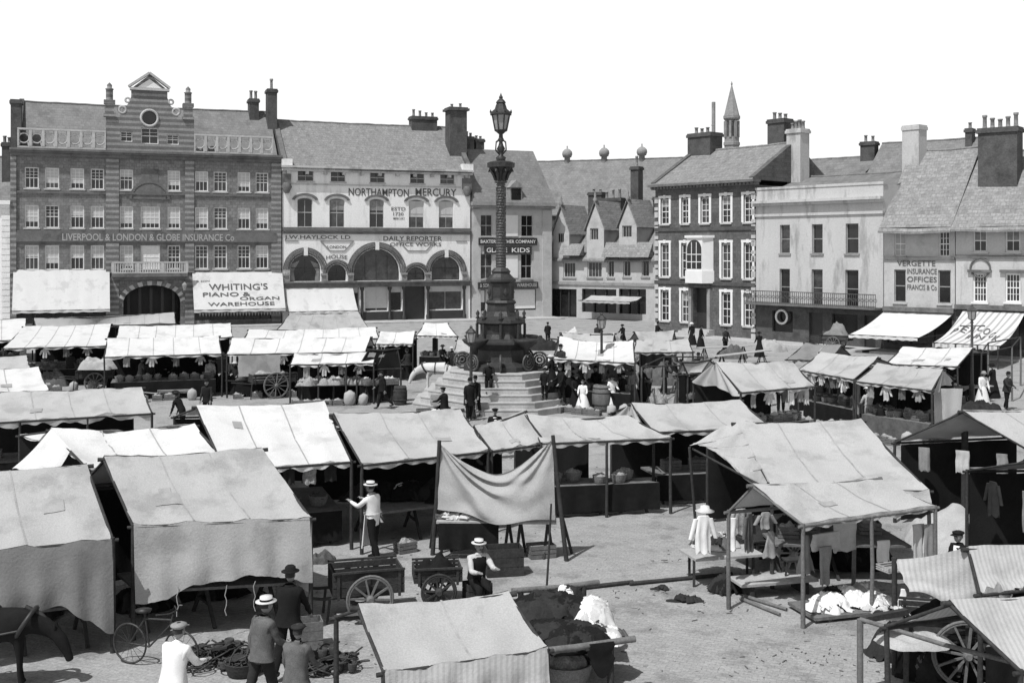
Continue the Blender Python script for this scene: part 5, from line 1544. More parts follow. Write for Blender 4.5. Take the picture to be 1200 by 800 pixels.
def handcart(label, c, rz, L=1.5, W=.9, hb=.55, side=.35, wr_=.45, m='wood_dark', wm='wood_dark', load=None, shafts=True, name='handcart', cat='cart', tilt=0., group=None, spokes=10):
    t = thing(name, label, cat, c, rz, group)
    Mx = Matrix.Translation(Vector(c)) @ Matrix.Rotation(rz, 4, 'Z') @ Matrix.Translation((0, 0, wr_)) @ Matrix.Rotation(tilt, 4, 'Y') @ Matrix.Translation((0, 0, -wr_))
    def put(b, name, mm): b.v = [Mx @ p for p in b.v]; return b.build(name, mm, t, True)
    b = MB(); b.box(-L / 2, L / 2, -W / 2, W / 2, hb, hb + .04)
    n = 3
    for i in range(n):
        z0 = hb + .045 + side * i / n; z1 = hb + .04 + side * (i + 1) / n - .012
        b.box(-L / 2, L / 2, -W / 2, -W / 2 + .03, z0, z1); b.box(-L / 2, L / 2, W / 2 - .03, W / 2, z0, z1); b.box(-L / 2, -L / 2 + .03, -W / 2 + .032, W / 2 - .032, z0, z1); b.box(L / 2 - .03, L / 2, -W / 2 + .032, W / 2 - .032, z0, z1)
    for x in (-L / 2 + .1, 0, L / 2 - .1):
        for y in (-W / 2 - .015, W / 2 + .015): b.box(x - .025, x + .025, y - .014, y + .014, hb - .05, hb + side + .05)
    b.box(-L / 2, L / 2, -W / 2 - .05, -W / 2 + .0, hb + side + .04, hb + side + .075); b.box(-L / 2, L / 2, W / 2, W / 2 + .05, hb + side + .04, hb + side + .075)
    put(b, 'body', m)
    b = MB(); b.bar((0, -W / 2 - .16, wr_), (0, W / 2 + .16, wr_), .06); b.bar((-.05, -W / 2 + .1, wr_), (-.05, -W / 2 + .1, hb), .07); b.bar((-.05, W / 2 - .1, wr_), (-.05, W / 2 - .1, hb), .07); put(b, 'axle', m)
    q = Matrix.Rotation(rz, 4, 'Z')
    for s in (-1, 1): wheel(t, Mx @ Vector((0, s * (W / 2 + .12), wr_)), q @ Vector((0, 1, 0)), wr_ - .03, wm, spokes)
    if shafts:
        b = MB()
        for s in (-1, 1): b.tube([(L / 2 - .2, s * (W / 2 - .08), hb - .03), (-L / 2 - .2, s * (W / 2 - .08), hb - .02), (-L / 2 - 1.0, s * (W / 2 - .14), hb + .08)], .03, 6)
        put(b, 'shafts', m)
        for s in (-1, 1):
            b = MB(); b.bar((-L / 2 - .05, s * (W / 2 - .08), hb - .03), (-L / 2 - .1, s * (W / 2 - .08), .0), .045); put(b, 'leg', m)
    if load:
        b = MB(); mound(b, (0, 0, hb + .06), L * .45, W * .42, side + load[1], c[0], .5, 20, 5.); put(b, 'load', load[0])
    return t

def stock(key, kind, n, label, where='counter', u0=.1, u1=.9, group=None, m=None, sc=1., **kw):
    """n like wares set out in a row on or before a stall"""
    S = STALL[key]
    for i in range(n):
        u = u0 + (u1 - u0) * ((i + .5) / n) + rnd.uniform(-.02, .02)
        k = dict(counter=rnd.uniform(.14, .34), floor=rnd.uniform(.5, .75), front=rnd.uniform(-.16, -.06), under=rnd.uniform(.1, .3))[where]
        p = S['ins'](u, k); p.z = S['ch'] + .002 if where == 'counter' else 0
        g = (group or label) if n > 1 else None
        s = sc * rnd.uniform(.85, 1.15)
        rz = math.atan2(S['along'].y, S['along'].x)
        if kind == 'basket': basket(label, p, .2 * s, .2 * s, m or 'leaf', kw.get('handle', False), g)
        elif kind == 'crate': crate(label, p, .46 * s, .34 * s, .26 * s, rz + rnd.uniform(-.1, .1), 'wood', m, g)
        elif kind == 'sack': sack(label, p, .2 * s, .6 * s, m or 'can_grey', g, rnd.uniform(-.1, .1))
        elif kind == 'heap' and (m or 'c_dark')[:2] == 'c_': ragpile(label, p, .38 * s, .26 * s, .2 * s, [m or 'c_dark', 'c_dark', m or 'c_black'], 16, int(rnd.random() * 999), .3 * s, 'cloth heap', rz, g)
        elif kind == 'heap': heap(label, p, .34 * s, .24 * s, .24 * s, m or 'c_dark', rnd.random() * 50, 'cloth heap' if 'cloth' in label or 'linen' in label else 'heap', kw.get('name', 'cloth_heap'), kw.get('rough', .5), kw.get('freq', 5.), g, rz)
        elif kind == 'pot':
            b = MB(); b.lathe([(.06 * s, 0), (.1 * s, .06 * s), (.11 * s, .16 * s), (.07 * s, .2 * s), (.09 * s, .23 * s), (.06 * s, .23 * s), (.05 * s, .1 * s), (0, .1 * s)], p, 12); b.solo('pot', m or 'root', label, 'pot', p, g)
        elif kind == 'bolt':
            b = MB(); d = Vector((math.cos(rz + .2 * (i % 3 - 1)), math.sin(rz + .2 * (i % 3 - 1)), 0)) * .3 * s
            b.tube([p - d + Vector((0, 0, .08)), p + d + Vector((0, 0, .08))], .08, 10); b.solo('cloth_roll', m or 'c_light', label, 'cloth roll', p, g)
def hang(key, n, label, kinds=('shirt',), ms=('c_mid',), u0=.08, u1=.92, side='front', h=.7, w=.42, group=None, drop=.12):
    S = STALL[key]
    for i in range(n):
        u = u0 + (u1 - u0) * (i + .5) / n
        a, b = {'front': ('eL', 'eR'), 'back': ('bL', 'bR'), 'L': ('eL', 'bL'), 'R': ('eR', 'bR')}[side]
        p = lerp(S[a], S[b], u) - Vector((0, 0, drop))
        if side == 'front': p = p - S['out'] * .12
        al = (S[b] - S[a]); al.z = 0
        g = (group or label) if n > 1 else None
        garment(label, p, al, h * rnd.uniform(.85, 1.15), w * rnd.uniform(.85, 1.1), kinds[i % len(kinds)], ms[i % len(ms)], g, seed=i * 3.3 + u)

def market():
    # ---------------- foreground
    stall('s1', 'grey canvas tent with long dark front flap, largest at the bottom left corner', [(-70, 648), (132, 628)], [(-78, 553), (102, 543)], he=2.02, hr=2.95, canvas='can_grey', val=[1.25, 1.15, 1.1, 1.05, 1.0, 1.35, 1.62], valmat='can_dark', cloth=None, sides=[('R', 1.5, 'can_dark')], short='the corner tent at bottom left', wr=.03, hem=0)
    stall('s2', 'wide grey canvas tent with front flap gathered at its left corner post', [(156, 613), (364, 604)], [(122, 535), (307, 524)], hr=3., canvas='can_grey', val=[1.42, 1.3, 1.12, 1.02, 1.0, 1.02, 1.2], valmat='can_grey', cloth=None, sides=[('R', 1.4, 'can_grey')], short='the tent with the gathered flap', wr=.03, hem=0)
    S = STALL['s2']
    for i, u in enumerate((.23, .5, .66)):
        b = MB(); p = S['front'](u, 0) - Vector((0, 0, 1.1)) + S['out'] * .14
        b.tube([p + Vector((.02 * math.sin(j * 2 + i), 0, -.09 * j)) for j in range(7)], .009, 5); b.build('tie_cord', 'can_grey', S['root'], True)
    stall('s14', 'small grey canvas cart stall with striped flap at the bottom centre', [(450, 783), (641, 757)], [(420, 708), (596, 692)], he=1.62, hr=2.1, canvas='can_grey', val=[.5, .46, .44, .5, .55], valmat='can_stripe', cloth=None, short='the small stall at bottom centre', shade_cloth=None, hem=0)
    # ---------------- middle rows
    stall('s3', 'bleached white canvas stall behind the gathered grey tent', [(264, 549), (412, 538)], [(230, 475), (380, 470)], hr=2.95, canvas='can_white', short='the bleached stall behind the gathered tent', wr=.03, shade_cloth='can_black')
    stall('s4', 'pale canvas stall left of the hanging sheet, with a worn patched roof', [(424, 542), (572, 526)], [(391, 484), (539, 478)], hr=2.85, canvas='can_pale', short='the patched stall left of the hanging sheet', wr=.03, cloth=None)
    stall('s5', 'low pale canvas stall peeping over the hanging sheet below the fountain steps', [(576, 526), (640, 517)], [(556, 498), (613, 481)], he=2., hr=2.4, hrR=2.75, canvas='can_pale', short='the low stall behind the hanging sheet', counter=False)
    stall('s6', 'flat sagging awning stall with two front posts below the crowd by the steps', [(634, 517), (786, 511)], [(618, 485), (736, 486)], he=2.05, hr=2.5, back=False, canvas='can_pale', short='the flat awning stall', sag=.12, rsag=.1, midposts=1, shade_cloth='can_black', wr=.03)
    stall('s7', 'pale canvas stall with pleated gable cloth below the bare frames', [(766, 504), (905, 499)], [(740, 472), (867, 468)], hr=2.6, canvas='can_pale', ends=('L',), short='the pleated stall right of the steps', wr=.02)
    stall('s8', 'large pale canvas stall whose left corner sweeps up like a wing', [(905, 570), (1088, 572)], [(863, 494), (1009, 491)], hr=3., canvas='can_pale', short='the large winged stall', cloth=None, wr=.03, valmat='can_grey', val=[.12, .12, .14, .2, .3])
    S = STALL['s8']; A_, B_, C_ = S['rL'], S['eL'], G(807, 521, 2.4)
    def wing(u, v):                        # loose end cloth drawn out to a far prop, hanging in pleats
        m = lerp(A_, B_, .9 * u)           # down the verge of the roof
        tip = C_ + Vector((.1 * u, -.1 * u, -.2 * u))
        w = v * (1 - .6 * u ** .8)
        p = lerp(m, tip, w)
        p.z += -.28 * math.sin(PI * v) * (.25 + u) * .6 + .075 * math.sin(u * 30 + v * 4) * (.3 + .7 * math.sin(PI * v)) * (1 - .6 * v)
        p.y += .09 * math.sin(u * 30 + v * 4)
        return p
    q = MB(); q.grid(wing, 50, 18); q.build('wing_cloth', 'can_pale', S['root'], True)
    q = MB(); q.tube([C_ + Vector((.02, 0, -.06)), (C_.x + .25, C_.y + .3, 0)], .035, 6); q.tube([C_ + Vector((.1, 0, -.1)), B_ + Vector((-.05, .3, -.1))], .025, 6); q.build('prop_pole', 'wood_dark', S['root'], True)
    stall('s9', 'light canvas clothes stall hung with garments, cart wheel showing under it', [(941, 612), (1096, 591)], [(882, 566), (1027, 558)], he=1.95, hr=2.48, bpx=[(854, 596), (1000, 583)], canvas='can_pale', short='the clothes stall', sag=.05, esag=.02, counter=False, shade_cloth=None, midposts=1, wr=.02, wood='wood')
    gl = lambda px, py, h: G(px, py, h)
    S10 = stall('s10', 'pale canvas gable stall at right edge standing on one stout post', [gl(1212, 529, 2.1), gl(1420, 526, 2.1)], [gl(1128, 480, 3.), gl(1300, 476, 3.)], canvas='can_pale', short='the gable stall at right edge', cloth='c_dark', wr=.02)
    p = G(1130, 612); q = MB(); q.tube([(p.x, p.y, 0), (p.x + .02, p.y, 2.9)], .09, 8); q.build('centre_post', 'wood_dark', S10['root'], True)
    stall('s11', 'dark tarpaulin stall cut by the right edge behind the striped tilt', [gl(1292, 596, 2.), gl(1450, 592, 2.)], [gl(1206, 537, 2.6), gl(1400, 534, 2.6)], canvas='can_dark', short='the dark stall at right edge', cloth='c_black')
    S = stall('s12', 'ticking canvas tilt stall with ragged edge and looped side cloth at right', [gl(1148, 692, 1.72), gl(1300, 676, 1.72)], [gl(1135, 640, 2.25), gl(1300, 632, 2.25)], canvas='can_stripe', short='the ragged ticking stall', ragged=.5, cloth='c_black', sag=.12, wr=.04)
    A_, B_, C_ = S['rL'], S['eL'], G(1048, 655, 1.9)
    def sidec(u, v):                       # looped cloth from the ridge end to a far corner post
        top = lerp(C_, A_, u); dn = Vector((.12 + .45 * u, -.35, -.42 - .32 * u + .1 * math.sin(u * 8)))
        p = top + dn * v; p.z -= .16 * math.sin(PI * u) * (.3 + v); p += Vector((.012 * math.sin(v * 16 + u * 7), -.022 * math.sin(v * 15 + u * 6) * v, 0))
        return p
    q = MB(); q.grid(sidec, 26, 22); q.build('side_cloth', 'can_stripe', S['root'], True)
    q = MB(); q.tube([(C_.x, C_.y, 0), C_ + Vector((0, 0, .03))], .045, 7); q.build('post', 'wood_dark', S['root'], True)
    S13 = stall('s13', 'striped canvas stall cut by the bottom right corner with long side rail', [gl(1196, 782, 1.7), gl(1400, 765, 1.7)], [gl(1113, 702, 2.3), gl(1300, 684, 2.3)], canvas='can_stripe', short='the striped corner stall', cloth=None, wr=.02, shade_cloth=None)
    a, b_ = G(1008, 725, 1.25), G(1215, 783, 1.2)
    q = MB(); q.tube([a, lerp(a, b_, .5) - Vector((0, 0, .03)), b_], .035, 7); q.tube([a, (a.x, a.y, 0)], .05, 7); q.build('side_rail', 'wood', S13['root'], True)
    a2 = G(1010, 726, 1.22); d2 = G(1062, 716, 1.22)
    q = MB(); q.bar(a2, d2, .1, .09); q.tube([d2, (d2.x, d2.y, 0)], .045, 7); q.build('end_rail', 'wood_dark', S13['root'], True)
    t = S13['root']
    for i, (px, py, rx, ry, h, ms, lab) in enumerate(((1052, 768, .5, .4, .5, ['c_black', 'c_dark'], 'dark rags added for shade under the left end of the striped corner stall'), (1090, 790, .6, .4, .6, ['c_black', 'c_dark', 'c_mid'], 'dark rags added for shade before the leaning cart wheel'), (1160, 796, .6, .4, .8, ['c_black', 'c_black', 'c_dark'], 'dark cloth pile added for shade right of the leaning cart wheel'))):
        ragpile(lab, G(px, py), rx, ry, h, ms, 26, 40 + i, .42)  # black piles added to keep the space under this stall dark
    ragpile('pale rags on the rail end of the striped corner stall', G(1030, 726, 1.1) + Vector((.2, .15, 0)), .3, .2, .1, ['c_light', 'c_dark'], 10, 44, .25)
    # ---------------- left middle
    stall('s17', 'long pale canvas stall with frayed eave across the left edge', [(-60, 496), (178, 482)], [(-60, 460), (166, 453)], hr=2.65, canvas='can_pale', short='the long frayed stall at left', ragged=.1, hem=.16, midposts=2, wr=.03)
    S = stall('s18', 'sagging bleached canvas tent tucked behind the two big grey tents', [(104, 548), (262, 532)], [(60, 502), (228, 497)], he=2.2, hr=2.7, canvas='can_white', short='the sagging tent behind the grey tents', sag=.25, rsag=.12, wr=.05, counter=False)
    A_, C_ = S['rL'], G(14, 549, 1.9)
    def fl(u, v): 
        p = lerp(lerp(A_, A_ + (S['eL'] - A_) * .55, u), lerp(C_, C_ + Vector((1.05, -.25, -.1)), u), v); return p + Vector((0, 0, -.06 * math.sin(v * PI) + .03 * math.sin(u * 16) * v))
    q = MB(); q.grid(fl, 18, 10); q.build('end_cloth', 'can_white', S['root'], True)
    stall('s19', 'bleached white canvas stall at the left edge above the long frayed one', [(-40, 460), (57, 456)], [(-40, 433), (45, 430)], hr=2.55, canvas='can_white', short='the small white stall at left edge')
    stall('s20', 'narrow pale canopy at the left edge below the first white row', [(-40, 433), (35, 431)], [(-40, 419), (31, 416)], hr=2.4, canvas='can_pale', short='the narrow canopy at left edge', counter=False)
    # ---------------- far left rows under the brick office
    T = [('t1', 'white canopy, leftmost of the far front row below the blank office blind', [(4, 407), (124, 404)], [(28, 382), (130, 379)], 2.75, 'can_white', 'the leftmost far white canopy'),
         ('t2', 'white canopy of the far front row before the office archway', [(122, 417), (260, 413)], [(126, 396), (256, 393)], 2.75, 'can_white', 'the white canopy before the archway'),
         ('t2b', 'white canopy of the far back row before the office archway', [(136, 398), (272, 394)], [(140, 382), (270, 378)], 2.7, 'can_white', 'the rear canopy before the archway'),
         ('t3', 'long white canopy of the front row with hanging cloth, left of the two carts', [(266, 414), (428, 411)], [(272, 396), (434, 394)], 2.7, 'can_white', 'the long canopy above the two carts'),
         ('t3b', 'white canopy of the back row before the newspaper office shop', [(284, 398), (444, 395)], [(292, 386), (440, 383)], 2.6, 'can_white', 'the rear canopy before the newspaper office'),
         ('t4', 'pale canopy close under the blank blind of the brick office', [(38, 383), (206, 378)], [(40, 373), (204, 366)], 2.7, 'can_pale', 'the pale canopy under the blank blind'),
         ('t0', 'white canopy cut by the left edge in the far rows', [(-60, 399), (30, 397)], [(-60, 375), (30, 373)], 2.8, 'can_white', 'the far canopy at left edge')]
    for k, lab, e, r, hr, cv, sh in T:
        cv = 'can_far' if cv == 'can_white' else cv
        stall(k, lab, e, r, hr=hr, canvas=cv, short=sh, wr=.02, back=True, cloth='c_black')
    S = STALL['t3']
    def hc(u, v): p = lerp(S['eL'], S['eR'], .08 + .3 * u); return p + S['out'] * .05 + Vector((0, 0, -.1 - 1.0 * v)) + S['along'] * .02 * math.sin(v * 9)
    q = MB(); q.grid(hc, 12, 6); q.build('hung_cloth', 'can_grey', S['root'], True)
    stall('t5', 'tilted grey canvas lean-to beneath the newspaper office blind', [(322, 388), (432, 384)], [(340, 368), (420, 366)], he=2.0, hr=2.9, canvas='can_grey', back=False, short='the tilted lean-to', counter=False)
    stall('t6', 'low dark tarpaulin stall left of the white horse', [(418, 432), (462, 430)], [(432, 408), (466, 407)], he=1.6, hr=2.5, canvas='can_black', short='the dark tarpaulin stall', counter=True)
    stall('t8', 'small pointed white canopy behind the horse, left of the fountain', [(488, 392), (536, 393)], [(498, 378), (524, 378)], he=2.1, hr=2.68, canvas='can_white', short='the pointed canopy behind the horse')
    stall('t9', 'white produce stall with long open front between cart and horse', [(340, 426), (438, 424)], [(345, 414), (440, 412)], he=1.9, hr=2.3, canvas='can_white', back=True, short='the open produce stall', cloth=None, ch=.9, midposts=2)
    stall('t7', 'small pale produce canopy between the shop door and the pointed canopy', [(440, 402), (484, 402)], [(446, 388), (486, 388)], he=2.0, hr=2.5, canvas='can_far', short='the small produce canopy by the shop door')
    stall('t10', 'dark fronted stall with white cover close behind the fountain at left', [(532, 412), (566, 413)], [(536, 398), (566, 398)], he=2.0, hr=2.5, canvas='can_pale', short='the dark fronted stall behind the fountain')
    # ---------------- right of the fountain
    stall('u1', 'broad sagging white canopy over the crowd right of the fountain', [(648, 419), (744, 424)], [(656, 394), (742, 398)], he=2.25, hr=2.9, canvas='can_white', short='the broad canopy over the crowd', sag=.3, rsag=.2, back=False)
    stall('u2', 'pale canopy farther right of the fountain, below the corner house', [(742, 412), (812, 411)], [(746, 398), (806, 397)], he=2.1, hr=2.6, canvas='can_pale', short='the canopy below the corner house', counter=False, shade_cloth=None)
    stall('u3', 'pale striped gable stall between fountain and hotel, its end cloth pleated', [(868, 458), (955, 451)], [(839, 424), (928, 423)], hr=2.9, canvas='can_pale', ends=('L',), short='the striped gable stall')
    stall('u4', 'pale tilted canopy below the hoop sign of the rendered shop', [(936, 432), (1001, 443)], [(962, 412), (1029, 418)], hr=2.7, canvas='can_pale', short='the tilted canopy below the hoop sign')
    stall('u5', 'grey canvas stall with a squared side sheet, below the tiled houses', [(1003, 445), (1092, 456)], [(1028, 425), (1105, 432)], hr=2.62, canvas='can_grey', short='the stall with the side sheet', cloth='c_mid', ends=('R',))
    S = STALL['u5']
    a, b_ = G(1094, 455, 2.0), G(1128, 455, 2.0)
    q = MB(); q.grid(lambda u, v: lerp(a, b_, u * (1 - .15 * v)) + Vector((.04 * v, .03 * math.sin(u * 12), -1.45 * v)), 12, 8); q.build('side_sheet', 'can_pale', S['root'], True)
    stall('u6', 'flat white canopy beside the lettered blind at right', [(1038, 425), (1122, 428)], [(1058, 406), (1140, 407)], he=2.1, hr=2.6, canvas='can_white', short='the flat canopy beside the lettered blind')
    stall('u7', 'small peaked canopy behind the tilted one, before the rendered shop', [(922, 420), (972, 421)], [(944, 401), (986, 404)], he=2.0, hr=2.6, canvas='can_dark', short='the small peaked canopy')
    stall('u8', 'small pale canopy behind the fountain, nearest the corner house', [(652, 401), (722, 402)], [(658, 389), (720, 390)], he=2.0, hr=2.6, canvas='can_pale', short='the small canopy near the corner house')
    stall('u9', 'low grey canopy before the brick hotel, left of its steps', [(738, 397), (792, 396)], [(744, 388), (790, 387)], he=2.0, hr=2.5, canvas='can_grey', short='the low grey canopy before the hotel')
    stall('u10', 'small white canopy left of the bare trestle planks', [(806, 437), (842, 432)], [(800, 423), (832, 420)], he=1.9, hr=2.4, canvas='can_pale', short='the small canopy by the trestle planks')
    # ---------------- bare frames and trestles
    def bare(label, P, name='stall_frame'):
        t = thing(name, label, 'frame', (P[0].x, P[0].y, 0))
        for p in P:
            q = MB(); pole(q, (p.x, p.y, 0), p, .045); q.build('post', 'wood', t, True)
        for i in range(len(P)):
            q = MB(); q.tube([P[i], P[(i + 1) % len(P)]], .035, 6); q.build('rail', 'wood_dark', t, True)
        return t
    bare('bare wooden stall frame standing left of the striped gable stall', [G(752, 430, 1.9), G(800, 428, 1.9), G(824, 418, 1.9), G(778, 418, 1.9)])
    bare('empty stall frame with crossed rails beside the end post at far right', [G(1150, 470, 0) + Vector((0, 0, 2.2)), G(1186, 470, 0) + Vector((0, 0, 2.5)), G(1196, 452, 0) + Vector((0, 0, 2.5)), G(1158, 452, 0) + Vector((0, 0, 2.2))])
    def trestle(label, a, b_, w=.6, h=.75, cat='table', group=None):
        a, b_ = Vector((a.x, a.y, 0)), Vector((b_.x, b_.y, 0)); d = (b_ - a).normalized(); n = Vector((-d.y, d.x, 0)) * w / 2
        t = thing('trestle_table', label, cat, lerp(a, b_, .5), 0, group)
        q = MB(); q.obox(lerp(a, b_, .5) + Vector((0, 0, h - .02)), (b_ - a) / 2, n, (0, 0, .02)); q.build('top', 'wood_pale', t, True)
        for f in (.12, .5, .88) if (b_ - a).length > 2 else (.15, .85):
            for s in (-1, 1):
                q = MB(); p = lerp(a, b_, f); q.bar(p + n * s * .9 + d * .12, p + n * s * .2 + Vector((0, 0, h - .045)), .05); q.bar(p + n * s * .9 - d * .12, p + n * s * .2 + Vector((0, 0, h - .045)), .05); q.build('leg', 'wood_dark', t, True)
        return t
    trestle('bare trestle plank before the hotel steps', G(818, 421, .0), G(878, 418, .0))
    trestle('long bare trestle plank right of the other, before the hotel', G(838, 432, 0), G(900, 424, 0))
    trestle('empty bench table with crossed legs behind the side sheet stall', G(1100, 476, 0), G(1158, 470, 0))
    # the hanging sheet stall
    t = thing('cloth_stall', 'open stall with a big grey sheet slung between two poles over a plank', 'stall', G(585, 655))
    pl, pr = G(507, 650), G(664, 657); tl, tr = G(515, 519, 0), G(648, 512, 0)
    tl = A(515, 519, pl.y); tr = A(648, 513, pr.y)
    for n_, (a, b_) in enumerate(((pl, tl), (pr, tr))):
        q = MB(); pole(q, a, b_ + Vector((0, 0, .06)), .05); q.build('pole', 'wood_dark', t, True)
    def sheet(u, v):
        top = lerp(tl, tr, u); top.z -= .78 * (1 - abs(2 * u - 1) ** 1.7)
        bot = lerp(tl, tr, -.02 + 1.04 * u); bot.z = .9 + .05 * math.sin(u * 9) + .16 * (1 - u) ** 4
        p = lerp(top, bot, v)
        # folds fan out of the tight left corner and die away to the right
        ang = math.atan2(v * 1.25 + .02, u + .02)
        k = math.exp(-((u - .3) / .3) ** 2) * min(1, (u + v) * 4)
        f = math.sin(ang * 15 + 1.2 * nv(u * 2, v * 2)) * k * (.6 + .4 * nv(u * 3, v * 3, 7.)) + .35 * math.sin(math.atan2(v + .02, 1.02 - u) * 13) * math.exp(-((u - .82) / .2) ** 2) * (1 - v)
        p.y += .13 * f - .3 * math.sin(PI * u) * v + .05 * nv(u * 4, v * 3, 3.)
        p.z += .04 * f
        return p
    q = MB(); q.grid(sheet, 90, 60); q.build('sheet', 'can_grey', t, True)
    a, b_ = G(512, 652), G(652, 653); d = (b_ - a).normalized(); n = Vector((-d.y, d.x, 0))
    q = MB(); c = lerp(a, b_, .5) + n * .15; q.obox(c + Vector((0, 0, .82)), d * ((b_ - a).length / 2), n * .32, (0, 0, .025)); q.build('plank', 'wood_pale', t, True)
    q = MB(); q.grid(lambda u, v: lerp(a, b_, .02 + .5 * u) + n * (-.19 - .04 * v * math.sin(u * 22)) + Vector((0, 0, .81 - .6 * v)), 26, 6); q.build('plank_shade_cloth', 'c_black', t, True)  # black drape added to darken the space under the plank
    for f in (.07, .6, .7, .93):
        for s in (-1, 1):
            q = MB(); p = lerp(a, b_, f) + n * .15; q.bar(p + n * s * .3 + d * .1 * s, p + Vector((0, 0, .79)), .055); q.build('leg', 'wood_dark', t, True)
    for a_, b2 in ((pl + Vector((-.1, .6, 0)), lerp(pl, tl, .45)), (pr + Vector((.15, .6, 0)), lerp(pr, tr, .4))): q = MB(); q.bar(a_, b2, .05); q.build('brace', 'wood_dark', t, True)
    hp = lambda f, k=.15: lerp(a, b_, f) + n * k + Vector((0, 0, .847))
    ragpile('white rags heaped on the left end of the plank before the slung sheet', hp(.2), .5, .2, .1, ['c_light', 'c_mid', 'c_white', 'c_dark'], 22, 11, .25)
    ragpile('pale cloth heap at the middle of the plank before the slung sheet', hp(.52), .35, .22, .16, ['c_light', 'c_grey'], 16, 12, .28)
    crate('small flat box at the left end of the plank under the slung sheet', hp(.06), .4, .3, .12)
    p = G(648, 652); 
    crate('open crate on the ground under the right end of the plank', G(634, 652), .6, .4, .3, .3)
    crate('tall open crate behind the seated man in the straw hat', G(590, 672), .8, .5, .6, .2, 'wood_dark')
    # a thin pole standing alone in front of it
    p = G(640, 700); q = MB(); pole(q, p, A(646, 590, p.y), .022); q.solo('thin_pole', 'wood_dark', 'thin upright pole standing alone before the slung sheet', 'pole', p)
    # ---------------- the rag table
    t = thing('rag_table', 'long plank stall piled with black clothes beside the small bottom stall', 'stall', G(672, 770))
    z = .85; FR, FL, BR, BL = G(744, 748, z), G(598, 766, z), G(702, 682, z), G(600, 692, z)
    for nm, (a, b_) in (('front_rail', (FL, FR)), ('back_rail', (BL, BR))):
        q = MB(); q.tube([a, lerp(a, b_, .5) - Vector((0, 0, .02)), b_], .055, 8); q.build(nm, 'wood', t, True)
    q = MB(); q.add([lerp(FL, BL, .06) - Vector((0, 0, .2)), lerp(FR, BR, .06) - Vector((.35, 0, .2)), lerp(FR, BR, .94) - Vector((.35, 0, .2)), lerp(FL, BL, .94) - Vector((0, 0, .2))], [(0, 1, 2, 3)]); q.build('boards', 'wood_dark', t, True)
    for p in (lerp(FL, FR, .8), lerp(BL, BR, .82), lerp(FL, FR, .1), lerp(BL, BR, .1)):
        q = MB(); q.tube([(p.x, p.y, 0), p], .055, 7); q.build('leg', 'wood_dark', t, True)
    q = MB()
    def drp(u, v): p = lerp(FL, FR, .62 + .2 * u); return p + Vector((.03 * math.sin(v * 9), -.07, .03 - (.28 + .28 * math.sin(u * 3)) * v))
    q.grid(drp, 10, 6); q.build('trailing_cloth', 'c_black', t, True)
    mid = lambda u, v: bil(FL, FR, BL, BR, u, v) - Vector((0, 0, .197))
    ragpile('heap of black coats covering the back of the rag table', mid(.4, .7), .85, .62, .3, ['c_black', 'c_black', 'c_dark'], 46, 3, .5)
    ragpile('heap of black skirts covering the front of the rag table', mid(.42, .26), .95, .62, .24, ['c_black', 'c_black', 'c_dark', 'c_black'], 46, 4, .5)
    ragpile('crumpled white linen heap spilling off the right of the rag table', mid(.8, .55), .38, .62, .26, ['c_white', 'c_white', 'c_light'], 30, 5, .38, 'linen heap')
    ragpile('small mixed linen heap at the front right of the rag table', mid(.84, .2), .34, .28, .14, ['c_light', 'c_mid', 'c_white'], 14, 6, .3, 'linen heap')
    ragpile('small white bundle at the far end of the rag table', mid(.6, .93), .3, .2, .2, ['c_white', 'c_dark'], 10, 7, .25, 'linen heap')
    p = G(664, 800); t2 = basket('round basket of mixed rags on the ground below the rag table', p, .42, .35, 'c_print', False)
    p = G(640, 790); garment('white towel hung at the left side of the rag table', lerp(FL, BL, .2) + Vector((.42, 0, .02)), (0, 1, 0), .5, .3, 'cloth', 'c_white')
    # poles lying on the setts
    def lying(label, a, b_, r=.05, m='wood_dark'):
        q = MB(); up = Vector((0, 0, r)); q.tube([a + up, lerp(a, b_, .4) + up * .9, b_ + up], [r, r * .95, r * .8], 7); q.solo('wooden_pole', m, label, 'pole', lerp(a, b_, .5))
    lying('long dark pole lying across the open setts from the rag table', G(655, 694), G(742, 684)); lying('second dark pole lying in line towards the clothes stall', G(738, 686), G(858, 674), .045)
    lying('short plank pole lying before the clothes stall, nearer one', G(868, 703), G(914, 722), .04, 'wood'); lying('short plank pole lying before the clothes stall, farther one', G(872, 700), G(922, 716), .04, 'wood')
    ragpile('dark round bundle dropped at the foot of the clothes stall post', G(850, 692), .33, .28, .26, ['c_black', 'c_dark'], 16, 13, .3)
    ragpile('limp dark rag lying on the open setts', G(802, 704), .4, .12, .03, ['c_dark'], 4, 14, .3, 'rag', name='rag'); ragpile('small dark rag lying beyond the pole on the setts', G(772, 690), .22, .08, .02, ['c_dark'], 3, 15, .2, 'rag', name='rag')

